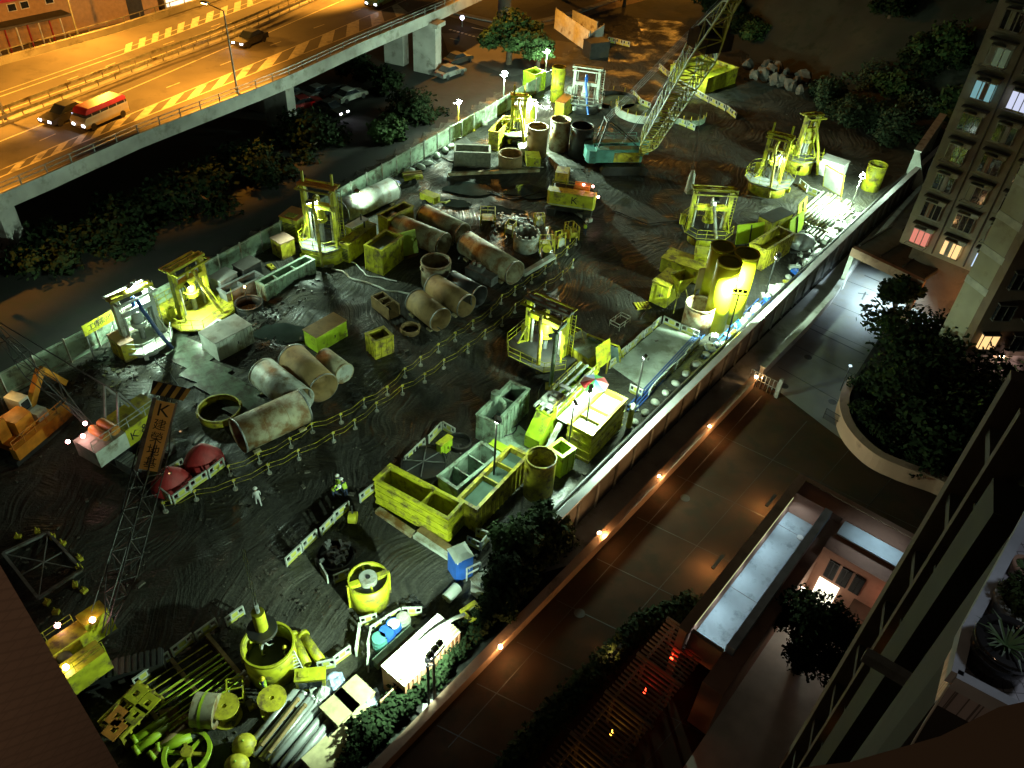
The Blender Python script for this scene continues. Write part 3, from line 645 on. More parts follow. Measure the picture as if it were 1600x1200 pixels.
# porch over the driveway
A, B = G(1337,388,4.4), G(1440,437,4.4); pw = thing('driveway_porch', 'concrete entrance porch with thick front beam over the lit driveway', 'porch', (A.x, A.y, 0), yaw_of(A, B)); n = (B-A).length
part('roof', MB().box(-.2,.3,4.0,n+.1,6.5,4.39), CONCD, pw)
part('beam', MB().box(-.25,-.15,3.6,n+.3,.29,4.4), CONCP, pw)
part('column', MB().box(-.25,-.1,0,.15,.26,3.59), WHITEG, pw); part('column', MB().box(n-.3,-.1,0,n+.2,.26,3.59), CONCP, pw)
mb = MB(); [mb.box(k*n/3-.05,.6,4.395,k*n/3+.05,6.2,4.5) for k in range(4)]; part('roof_rib', mb, DARK, pw)
for x, y in ((n*.35,2.2),(n*.7,1.4)):
    mb = MB().box(x-.6,y-.07,3.9,x+.6,y+.07,3.97); part('light_tube', mb, emat('tube_white', (.7,.92,1), 20), pw); lamp_light(pw, (x,y,3.7), 3200, CB, aim=(0,-.2,-1), spot=128, rad=.3)
# pale retaining wall beyond the boundary wall
A, B = G(1412,292,0), G(1452,232,0); t = thing('retaining_wall', 'tall pale concrete retaining wall between the boundary wall and the tower', 'wall', A, yaw_of(A, B)); n = (B-A).length
part('wall', MB().box(0,-.3,0,n,.3,4.2), WHITEG, t); part('coping', MB().box(-.1,-.4,4.202,n+.1,.4,4.35), WHITE, t); part('buttress', MB().add([(0,-.31,0),(0,-.31,4.0),(0,-2.2,0),(.4,-.31,0),(.4,-.31,4.0),(.4,-2.2,0)],[(0,1,2),(5,4,3),(0,3,4,1),(1,4,5,2),(2,5,3,0)]), WHITEG, t)
t = thing('service_mast', 'thin leaning mast beside the pale retaining wall', 'mast', G(1440,290,0)); part('pole', MB().cyl((0,0,0),(.5,.3,7),.06,6), STEEL, t); part('foot', MB().cb((0,0,.1),(.5,.5,.2)), CONC, t)
# curved planter wall
cp = [(1335,590),(1322,612),(1320,640),(1335,672),(1370,705),(1420,728),(1480,750),(1540,790)]
def smooth(px, n=5):
    out = []
    for i in range(len(px)-1):
        p0, p1, p2, p3 = (px[max(i-1,0)], px[i], px[i+1], px[min(i+2,len(px)-1)])
        for k in range(n):
            u = k/n; out.append(tuple(.5*((2*b)+(c-a)*u+(2*a-5*b+4*c-d)*u*u+(3*b-a-3*c+d)*u**3) for a,b,c,d in zip(p0,p1,p2,p3)))
    return out+[px[-1]]
cp = smooth(cp)
t, _ = wall_run('planter_wall', 'curved pinkish planter wall holding the dark garden trees', cp, 0, 1.5, .5, CONCP, CONCP)
poly('planter_soil', [G(x+4,y-4) for x,y in cp] + [G(1640,700), G(1600,560), G(1440,520), G(1380,520)], .6, EARTH)
t = thing('driveway_railing', 'dark metal railing above the pale lit slope beside the curved planter', 'railing', G(1285,655), 0)
A, B = G(1285,655), G(1372,708); part('frame', MB().rail([A, B], 1.1, .025, 1.9), DARK, t, True)
mb = MB(); [mb.beam(A.lerp(B, k/60), A.lerp(B, k/60)+Vector((0,0,1.05)), .02) for k in range(61)]; part('bars', mb, DARK, t, True)
c = G(1330,640,3.2); t = thing('wall_lamp', 'cool white lamp lighting the slope inside the curved planter wall', 'lamp', G(1312,612,0)); part('pole', MB().cyl((0,0,0),(0,0,2.6),.04,6), DARK, t); part('lens', MB().cb((0,0,2.6),(.2,.2,.08)), emat('cool_lens', CB, 1.5), t); lamp_light(t, (-.4,0,2.5), 40, CB, rad=.1)
# ---- courtyard building (L shaped)
ZL = 4.5
O = G(1250,742,ZL); U_ = (G(1090,945,ZL)-O).normalized(); yU = math.atan2(U_.y, U_.x)
lb = thing('courtyard_building', 'pink L shaped podium building with long pale lit roof trough', 'building', (O.x, O.y, 0), yU)   # x along the trough, y along the short arm
PINK = mat('pink_render', (.42,.22,.15), .8, 0, .2, .8, (.28,.14,.10), .3)
LU, LV = 19.0, 9.5
mb = MB().box(0,0,0,14.3,.42,ZL).box(0,.43,0,1.55,LV,ZL).box(1.56,2.3,0,15.8,3.4,ZL-.5); part('wall', mb, PINK, lb)
part('coping', MB().box(-.06,-.06,ZL+.002,14.35,.5,ZL+.08).box(-.06,.51,ZL+.002,.3,LV,ZL+.08).box(13.65,.51,2.3,13.9,2.29,ZL-.3), CONCP, lb)
TROUGH = mat('trough_floor', (.46,.52,.54), .65, 0, .3, .7, (.24,.28,.29), .35, .1, ds=1.4)
part('roof_trough', MB().box(1.57,.44,2.7,13.6,2.29,2.8), TROUGH, lb)
for k in range(2): part('roof_seam', MB().box(2.9+6.0*k,.45,2.801,2.93+6.0*k,2.28,2.82), CONC, lb)
part('gutter_outlet', MB().cyl((3.0,1.9,2.8),(3.0,1.9,2.86),.2,14), WHITE, lb)
part('trough_lip', MB().box(1.57,2.3,ZL-.498,13.6,2.75,ZL+.1), mat('pale_blue_lip', (.45,.50,.60), .6), lb)
part('light_strip', MB().box(1.7,.425,ZL-.35,13.4,.47,ZL-.30), emat('tube_yellowish', (.95,1,.45), .8), lb)
for x in (2.5, 5.3, 8.1, 10.9, 13.2):
    lamp_light(lb, (x, .62, ZL-.5), 85, CB, aim=(0,.45,-1), spot=150, rad=.3)
part('wing_wall', MB().box(1.56,3.41,0,4.3,LV,ZL-.02), PINK, lb)
part('canopy_slab', MB().box(2.0,3.6,ZL+.25,3.2,8.2,ZL+.35), mat('pale_slab', (.6,.68,.72), .6, 0, .2, 1), lb)
lamp_light(lb, (2.6,5.8,ZL+2.2), 110, CB, aim=(0,0,-1), spot=120, rad=.2)
mb = MB()
for j, y in enumerate((4.0,4.75,5.5,7.2,7.95)):
    fr = part('window', MB().box(4.303,y,2.5,4.40,y+.6,3.9).box(4.403,y+.28,2.5,4.42,y+.32,3.9), DARK, lb); part('pane', MB().box(4.41,y+.06,2.56,4.43,y+.27,3.84).box(4.41,y+.33,2.56,4.43,y+.54,3.84), GLASS, fr)
part('courtyard_floor', MB().box(4.31,3.41,.13,LU,8.3,.2), mat('pale_tiles', (.55,.52,.46), .6, 0, .2, 1), lb)
part('door', MB().box(4.303,3.9,.2,4.38,5.1,2.2), emat('lit_doorway', (1,.95,.7), 2.6), lb)
part('lower_canopy', MB().box(4.304,6.0,2.0,5.4,7.2,2.1), BROWN, lb)
lamp_light(lb, (6.2,4.6,2.6), 45, (1,.93,.74), rad=.2); lamp_light(lb, (5.2,7.6,3.4), 22, (1,.5,.35), rad=.2)
part('lens', MB().cb((6.2,3.55,2.6),(.25,.2,.12)), emat('warm_lens', (1,.93,.75), 15), lb)
lb2 = thing('wall_lamp', 'warm strip uplight on the courtyard building wall nearest the corner', 'lamp', G(1203,790,1.2)); 
def strip(px, py, label, power):
    o_ = G(px, py, 1.2); v = Matrix.Rotation(yU, 3, 'Z') @ Vector((0,-1,0)); t = thing('wall_lamp', label, 'lamp', o_, yU, 'warm wall lights along the courtyard building')
    part('body', MB().cb((0,-.02,0),(1.3,.2,.1)), DARK, t); part('lens', MB().cb((0,-.03,-.09),(1.1,.08,.05)), LSOD, t); lamp_light(t, (0,-.35,-.1), power*.8, (1,.55,.18), rad=.25); return t
bpy.data.objects.remove(lb2)
strip(1205,782,'warm wall light on the courtyard building nearest its corner',230)
strip(1122,878,'warm wall light low on the courtyard building beside the pergola end',230)
strip(962,1020,'warm wall light between the pergola and the open terrace',200)
t = thing('hedge', 'thick dark hedge between the terrace and the pergola', 'hedge', G(900,1120)); bl = []
for c, tt in along([G2(1075,955), G2(1000,985), G2(940,1050), G2(860,1130), G2(790,1215)], .8): bl.append((c.x, c.y, .7, .95, .9))
part('foliage', crown_mb(bl, 380*len(bl), .14, 77), LEAFD, t, True); st_ = MB(); [st_.cyl((b[0],b[1],0),(b[0],b[1],.8),.05,5) for b in bl]; part('stem', st_, BARK, t, True)
# pergola
PO = G(1045,965,2.8); py_ = yaw_of(PO, G(835,1215,2.8)); PL = (G(835,1215,2.8)-PO).length; PW_ = 2.6
pg = thing('pergola', 'long slatted timber pergola with red and amber lamps beneath', 'pergola', (PO.x, PO.y, 0), py_)
SL = mat('pergola_timber', (.20,.12,.08), .7, 0, .3, 2)
mb = MB(); n = int(PL/.26); [mb.box(k*.26,0,2.75,k*.26+.05,PW_,2.9) for k in range(n)]; part('slats', mb, SL, pg)
mb = MB(); [mb.box(k*PL/4-.08,-.1,2.6,k*PL/4+.08,PW_+.1,2.745) for k in range(5)]; mb.box(0,.35,2.45,PL,.47,2.599).box(0,PW_-.5,2.45,PL,PW_-.38,2.599); part('beam', mb, SL, pg)
for k in range(5):
    for y in (.4, PW_-.45): part('post', MB().box(k*PL/4-.07,y-.07,0,k*PL/4+.07,y+.07,2.44), SL, pg)
for (x, m_, c_, p_) in ((1.6,LRED,(1,.05,.02),.8),(4.1,LRED,(1,.04,.02),1.2),(7.0,LAMB,(1,.5,.05),3),(9.8,LAMB,(1,.55,.08),2),(11.6,LAMB,(1,.55,.1),2)):
    if x < PL: part('pendant_lamp', MB().ball((x,PW_/2,2.2),.09,10).cyl((x,PW_/2,2.3),(x,PW_/2,2.6),.02,5), m_, pg); lamp_light(pg, (x,PW_/2,1.9), p_, c_, rad=.1)
# ---- near right wing of our own estate: ribbed facade, balcony with pots
A = G2(1590,560,27); Bq = G2(1700,640,27); nb = thing('apartment_block', 'dark neighbouring apartment block with recessed bays and pale yellow wall strips', 'apartment block', (A.x, A.y, 0), math.atan2((G2(1600,820,27)-A).y, (G2(1600,820,27)-A).x))
wn_ = (G2(1600,820,27)-A).length
DKW = mat('near_black_wall', (.032,.030,.026), .9, 0, .4, .6); YST = mat('yellowish_wall', (.036,.034,.022), .85, 0, .3, .7)  # even near-black base colour for the walls
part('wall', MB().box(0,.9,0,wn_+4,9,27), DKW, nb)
part('pilaster', MB().box(0,0,0,.45,.899,26.6), BROWN, nb); part('pilaster', MB().box(wn_*.30,.1,0,wn_*.34,.899,26.8), BROWN, nb); part('pilaster', MB().box(wn_*.52,.0,0,wn_*.72,.899,25.5), YST, nb); part('pilaster', MB().box(wn_*.9,.2,0,wn_*1.0,.899,26.8), BROWN, nb)
for k in range(9):
    part('ledge', MB().box(.46,.15,2.2+2.8*k,wn_*.30-.01,.899,2.5+2.8*k), CONCD, nb); part('ledge', MB().box(wn_*.37,.25,1.2+2.8*k,wn_*.51,.899,1.35+2.8*k), DKW, nb)
    if k in (3,5): part('pane', MB().box(wn_*.40,.86,1.7+2.8*k,wn_*.49,.897,2.9+2.8*k), emat('lit_pane_orange', (1,.45,.08), .35), nb)
# balcony
ZB = 35.4
bp_ = [G(1625,770,ZB), G(1500,1000,ZB), G(1484,1068,ZB), G(1610,1135,ZB), G(1800,1180,ZB), G(1900,900,ZB), G(1800,700,ZB)]
bb = thing('apartment_block', 'near apartment wing with tiled balcony of potted plants at the lower right', 'apartment block', (bp_[1].x, bp_[1].y, 0))
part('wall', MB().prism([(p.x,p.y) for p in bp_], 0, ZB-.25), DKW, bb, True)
BT = bpy.data.materials.new('balcony_tiles'); BT.use_nodes = True; n_ = BT.node_tree; br = n_.nodes.new('ShaderNodeTexBrick'); tc = n_.nodes.new('ShaderNodeTexCoord'); n_.links.new(tc.outputs['Object'], br.inputs[0])
br.inputs['Color1'].default_value = (.42,.40,.42,1); br.inputs['Color2'].default_value = (.36,.34,.37,1); br.inputs['Mortar'].default_value = (.13,.12,.12,1); br.inputs['Scale'].default_value = 7; br.offset = 0; br.inputs['Brick Width'].default_value = .5; br.inputs['Row Height'].default_value = .5; br.inputs['Mortar Size'].default_value = .025
n_.links.new(br.outputs[0], n_.nodes['Principled BSDF'].inputs['Base Color']); n_.nodes['Principled BSDF'].inputs['Roughness'].default_value = .35
part('balcony_floor', MB().prism([(p.x,p.y) for p in bp_], ZB-.248, ZB), BT, bb, True)
mb = MB()
for a, b in ((bp_[0],bp_[1]),(bp_[1],bp_[2]),(bp_[2],bp_[3])): mb.beam(a+Vector((0,0,.06)), b+Vector((0,0,.06)), .07, .12)
part('kerb', mb, mat('pale_kerb', (.40,.44,.48), .7, 0, .3, 3), bb, True)
def pot(px, py, r, h, m_, label, kind):
    c = G(px, py, ZB); t = thing('potted_plant', label, 'potted plant', c); mb = MB().pipe((0,0,0),(0,0,h),r,r*.86,28); mb.pipe((0,0,h-.04),(0,0,h+.02),r*1.1,r*.86,28); part('pot', mb, m_, t)
    part('soil', MB().cyl((0,0,.01),(0,0,h*.86),r*.85,24), EARTH, t); rnd = random.Random(int(px)); mb = MB()
    if kind == 'spiky':
        for k in range(26):
            a = k*2.4; l = r*rnd.uniform(.8,1.6); up = rnd.uniform(.2,.9); d = Vector((math.cos(a),math.sin(a),up)).normalized(); s_ = Vector((-d.y,d.x,0)).normalized()*.008
            p0 = Vector((0,0,h*.86)); p1 = p0+d*l*.6; p2 = p0+d*l+Vector((0,0,-.25*l)); mb.add([p0-s_,p0+s_,p1+s_*.9,p1-s_*.9,p2], [(0,1,2,3),(3,2,4)])
        part('leaves', mb, mat('aloe_leaf', (.07,.13,.04), .5, 0, .4, 4), t)
    else: part('leaves', crown_mb([(0,0,h+r*.6,r*1.25,.8)], 1500, .018, 3), LEAF, t)
    return t
pot(1550,1036,.18,.24,mat('glazed_black_pot', (.015,.016,.018), .12, 0, .2, 3, spec=.9),'round glossy black pot of spiky leaves on the tiled balcony','spiky')
pot(1585,962,.17,.14,STEELW,'wide pale pot with a dark bush on the tiled balcony','bush')
pot(1592,898,.08,.1,CONCP,'small pot of bright spiky leaves at the balcony edge','spiky')
t = thing('cable', 'thin pale cable hanging down from the tiled balcony edge', 'cable', bp_[2]); a = bp_[2]; part('line', MB().path([a, a+Vector((-.02,-.05,-.4)), a+Vector((.02,-.07,-1.0)), a+Vector((0,-.08,-1.6))], .008, 6), HOSE, t, True)
t = thing('wall_lamp', 'cool balcony lamp above the potted plants', 'lamp', G(1640,1000,ZB)+Vector((.3,0,1.7))); part('lens', MB().ball((0,0,0),.1,10), emat('cool_globe', CB, 4), t); lamp_light(t, (-.15,0,-.2), 14, (.8,.88,1), rad=.1); part('bracket', MB().beam((0,0,0),(.8,.3,.1),.05), DARK, t)
# lower roof pieces beneath the balcony
t = thing('concrete_beam', 'grey concrete beam crossing the dark lightwell under the date', 'beam', G(1350,1022,24)); a, b = G(1350,1022,24), G(1530,1128,24); part('beam', MB().beam(a, b, .22, .3), CONC, t, True)
a = G(1470,1140,22); t = thing('tiled_terrace', 'small white tiled terrace floor below the grey beam', 'terrace', a, .5); part('floor', MB().box(-.9,-.7,-.1,.9,.7,0), BT, t); part('wall', MB().box(-.95,-.75,-21.9,.95,.75,-.11), DKW, t)
# viewer's own building: brown tiled corner at lower left and ledge at lower right
E0 = G(95,1045,36.6)
BK = bpy.data.materials.new('small_wall_tiles'); BK.use_nodes = True; n_ = BK.node_tree; br = n_.nodes.new('ShaderNodeTexBrick'); tc = n_.nodes.new('ShaderNodeTexCoord'); mp = n_.nodes.new('ShaderNodeMapping'); mp.inputs['Rotation'].default_value = (R(90), 0, R(-65)); n_.links.new(tc.outputs['Object'], mp.inputs[0]); n_.links.new(mp.outputs[0], br.inputs[0]); br.inputs['Color1'].default_value = (.20,.145,.105,1); br.inputs['Color2'].default_value = (.185,.132,.096,1); br.inputs['Mortar'].default_value = (.155,.112,.082,1); br.inputs['Scale'].default_value = 9; br.inputs['Mortar Size'].default_value = .03; n_.links.new(br.outputs[0], n_.nodes['Principled BSDF'].inputs['Base Color']); n_.nodes['Principled BSDF'].inputs['Roughness'].default_value = .6
vb = thing('own_tower', 'brown tiled corner of the building the photo is taken from', 'apartment tower', (E0.x, E0.y, 0))
ang = math.atan2(E0.y, E0.x); d1 = Vector((math.cos(ang), math.sin(ang)))
p0 = Vector((E0.x, E0.y)); q1 = p0 + Vector((-3.6, .55)); q3 = p0 + Vector((-.75, -1.6)); q2 = q1 + Vector((-.5,-2.2))
part('wall', MB().prism([(p0.x,p0.y),(q1.x,q1.y),(q2.x,q2.y),(q3.x,q3.y)], 0, 46), BK, vb, True)
lp = [G(1700,1075,39.35), G(1560,1105,39.35), G(1470,1150,39.35), G(1330,1190,39.35), G(1150,1212,39.35), G(1100,1500,39.35), G(1900,1500,39.35)]
t = thing('wall_lamp','dim warm lamp under the window of the photographer\'s building','lamp',(-.6,-.5,37.6)); part('lens',MB().ball((0,0,0),.05,8),LWARM,t); lamp_light(t,(0,.1,.1),45,(1,.62,.38),rad=.05)  # unseen light added to brighten the tower wall
t = thing('wall_lamp','warm lamp over the window of the photographer\'s building','lamp',(.3,-.9,41.2)); part('lens',MB().ball((0,0,0),.05,8),LWARM,t); lamp_light(t,(0,.0,-.1),9,(1,.62,.38),rad=.15)  # unseen light added as room glow on ledge and tower
lg = thing('window_ledge', 'dim brown rounded ledge of the photographer\'s building at the lower right', 'ledge', (lp[0].x, lp[0].y, 39)); part('ledge', MB().prism([(p.x,p.y) for p in lp], 39.2, 39.35), BROWN, lg, True)
# ================================================================ SITE OBJECT BUILDERS
def floodlight(parent, loc, aim, power, col=CW, heads=2, spot=150, m=LWHITE, size=.42, rad=.18, point=False, off=.35):
    a = Vector(aim).normalized(); s_ = a.cross(Vector((0,0,1))).normalized(); u = s_.cross(a); L_ = Vector(loc)
    for k in range(heads):
        c = L_ + s_*((k-(heads-1)/2)*size*1.25); mb = MB().beam(c-a*.22, c, size, size*.8, u); h = part('lamp_head', mb, DARK, parent)
        part('lens', MB().beam(c+a*.004, c+a*.03, size*.86, size*.66, u), m, h)
    part('yoke', MB().beam(L_-s_*size*heads*.62-a*.1-u*.3, L_+s_*size*heads*.62-a*.1-u*.3, .07), STEEL, parent)
    lamp_light(parent, L_+a*off, power, col, aim=None if point else a, spot=spot, rad=rad, blend=.35)
def light_pole(px, py, h, aim, power, label, heads=2, m=STEELW, base_z=0, head=False, to=None, halo=0, **k):
    b_ = G(px, py, h if head else base_z); b_.z = base_z; t = thing('floodlight_pole', label, 'floodlight', b_, 0); part('pole', MB().cyl((0,0,0),(0,0,h-.3),.07,8), m, t)
    part('foot', MB().cb((0,0,.1),(.7,.7,.2)), CONC, t)
    if to: aim = tuple(G(*to) - Vector((b_.x, b_.y, h)))
    if halo: part('glare_ball', MB().ball((0,0,h),halo,14,(1,1,.85)), LWHITE, t)  # glowing ball imitates the glare around the lamp heads
    floodlight(t, (0,0,h), aim, power, heads=heads, **k); return t
def open_tank(a, b, c, h, label, m, name='open_tank', cat='tank', div=(), ribs=None, fill=None, fz=.35, grp=None, inner=None, th=.1, base=0, rim=True):
    ctr, yw, Ln, W = fit(a, b, c, h+base); t = thing(name, label, cat, (ctr.x, ctr.y, base), yw, grp); x, y = Ln/2, W/2
    mb = MB().box(-x,-y,0,x,-y+th,h).box(-x,y-th,0,x,y,h).box(-x,-y+th,0,-x+th,y-th,h).box(x-th,-y+th,0,x,y-th,h).box(-x+th,-y+th,.02,x-th,y-th,.1)
    part('walls', mb, m, t); rb = MB(); rw = .06
    if ribs == 'v':
        q = [MB() for _ in range(4)]; n = max(2, int(Ln/.45))
        for k in range(n+1): xx = -x+.05+(Ln-.1)*k/n; q[0].box(xx-.05,-y-rw,.1,xx+.05,-y-.002,h-.05); q[1].box(xx-.05,y+.002,.1,xx+.05,y+rw,h-.05)
        n = max(2, int(W/.45))
        for k in range(n+1): yy = -y+.05+(W-.1)*k/n; q[2].box(-x-rw,yy-.05,.1,-x-.002,yy+.05,h-.05); q[3].box(x+.002,yy-.05,.1,x+rw,yy+.05,h-.05)
        [part('ribs', q_, m, t) for q_ in q]
    elif ribs == 'h':
        q = [MB() for _ in range(4)]
        for k in range(4):
            z = .2+(h-.5)*k/3.2; q[0].box(-x-.03,-y-rw,z,x+.03,-y-.002,z+.14); q[1].box(-x-.03,y+.002,z,x+.03,y+rw,z+.14); q[2].box(-x-rw,-y,z,-x-.002,y,z+.14); q[3].box(x+.002,-y,z,x+rw,y,z+.14)
        [part('ribs', q_, m, t) for q_ in q]
    if rim:
        rm = MB().box(-x-.07,-y-.07,h+.001,x+.07,-y+th+.05,h+.09).box(-x-.07,y-th-.05,h+.001,x+.07,y+.07,h+.09).box(-x-.07,-y+th+.051,h+.001,-x+th+.05,y-th-.051,h+.09).box(x-th-.05,-y+th+.051,h+.001,x+.07,y-th-.051,h+.09); part('rim', rm, m, t)
    for d in div: xx = -x+Ln*d; part('divider', MB().box(xx-.05,-y+th+.002,.11,xx+.05,y-th-.002,h-.04), m, t)
    if fill: part('contents', MB().box(-x+th+.003,-y+th+.003,.11,x-th-.003,y-th-.003,h*fz), fill, t)
    return t, x, y
def closed_box(a, b, c, h, label, m, roofm=None, name='equipment_box', cat='container', grp=None, ribs=False, base=0, door=True, vents=False, exhaust=False, skids=False):
    ctr, yw, Ln, W = fit(a, b, c, h+base); t = thing(name, label, cat, (ctr.x, ctr.y, base), yw, grp); x, y = Ln/2, W/2
    part('body', MB().box(-x,-y,.12,x,y,h-.08), m, t); part('roof', MB().box(-x-.05,-y-.05,h-.078,x+.05,y+.05,h), roofm or m, t)
    part('skid', MB().box(-x+.1,-y+.05,0,x-.1,-y+.2,.119).box(-x+.1,y-.2,0,x-.1,y-.05,.119), DARK, t)
    if ribs:
        q = [MB(), MB()]; n = max(3, int(Ln/.3))
        for k in range(n+1): xx = -x+.06+(Ln-.12)*k/n; q[0].box(xx-.06,-y-.06,.2,xx+.06,-y-.002,h-.12); q[1].box(xx-.06,y+.002,.2,xx+.06,y+.06,h-.12)
        [part('ribs', q_, m, t) for q_ in q]
    if door:
        for s in (-1,1):
            d = part('door', MB().box(-x*.35,s*(y+.02)-.015,.3,x*.25,s*(y+.02)+.015,h-.25), m, t); part('handle', MB().cb((x*.15,s*(y+.06),h*.5),(.06,.05,.22)), DARK, d)
    if vents:
        vb = [MB(), MB()]; [(vb[0].box(-x-.03,-y*.7,.4+.16*k,-x-.002,y*.7,.48+.16*k), vb[1].box(x+.002,-y*.7,.4+.16*k,x+.03,y*.7,.48+.16*k)) for k in range(int((h-.8)/.16))]; [part('louvre', q_, DARK, t) for q_ in vb]
        part('hatch', MB().box(-x*.8,-y*.55,h+.002,-x*.1,y*.55,h+.05), m, t)
    if exhaust: part('exhaust', MB().cyl((x*.5,0,h),(x*.5,0,h+.6),.08,8), DARK, t)
    return t, x, y
def lying_pipe(pa, pb, r, label, m, grp='large steel casings lying on the ground', cap=False, th=.05, rings=0):
    r *= .86; A, B = G(*pa, r), G(*pb, r); A.z = B.z = r+.03; c = (A+B)/2; yw = yaw_of(A, B); L_ = (B-A).length/2*1.05
    t = thing('steel_casing', label, 'steel pipe', (c.x, c.y, 0), yw, grp); z = r+.03
    part('shell', MB().pipe((-L_,0,z),(L_,0,z),r,r-th,36), m, t)
    for s in (-1,1): part('end_ring', MB().pipe((s*L_-s*.12,0,z),(s*L_+s*.004,0,z),r+.025,r-.002,36), STEEL if not cap else m, t)
    if cap: part('end_cap', MB().cyl((L_*cap-.02*cap,0,z),(L_*cap,0,z),r-.06,32), cap and STEELW, t)
    wd2 = MB(); [wd2.cyl((x_,0,z),(x_+.03,0,z),r+.008,36,cap=False) for x_ in [L_*(-1+2*k/(rings+1)) for k in range(1, rings+1)]]
    if rings: part('weld_ring', wd2, RUST, t)
    part('chock', MB().cb((L_*.7,-r*.75,.12),(.5,.25,.24)).cb((L_*.7,r*.75,.12),(.5,.25,.24)).cb((-L_*.7,-r*.75,.12),(.5,.25,.24)).cb((-L_*.7,r*.75,.12),(.5,.25,.24)), WOOD, t); return t
def standing_casing(px, py, h, r, label, m, name='steel_casing', grp=None, lug=True, teeth=0, dark=True, rings=0):
    c = G(px, py, h); t = thing(name, label, 'steel pipe', (c.x, c.y, 0), 0, grp); part('shell', MB().pipe((0,0,0),(0,0,h),r,r-.06,40), m, t)
    part('end_ring', MB().pipe((0,0,h-.2),(0,0,h+.004),r+.03,r-.065,40), m, t)
    if rings: wb = MB(); [wb.pipe((0,0,h*k/(rings+1)),(0,0,h*k/(rings+1)+.05),r+.02,r-.01,40) for k in range(1, rings+1)]; part('weld_ring', wb, m, t)
    if teeth: tb = MB(); [tb.cb((math.cos(2*math.pi*k/teeth)*(r-.03), math.sin(2*math.pi*k/teeth)*(r-.03), h+.14),(.3,.12,.28), 2*math.pi*k/teeth+math.pi/2) for k in range(teeth)]; part('teeth', tb, m, t)
    if lug:
        for k in range(2): a = .5+k*math.pi; part('lug', MB().cb((math.cos(a)*(r+.06), math.sin(a)*(r+.06), h*.8),(.1,.3,.35),a), m, t)
    return t
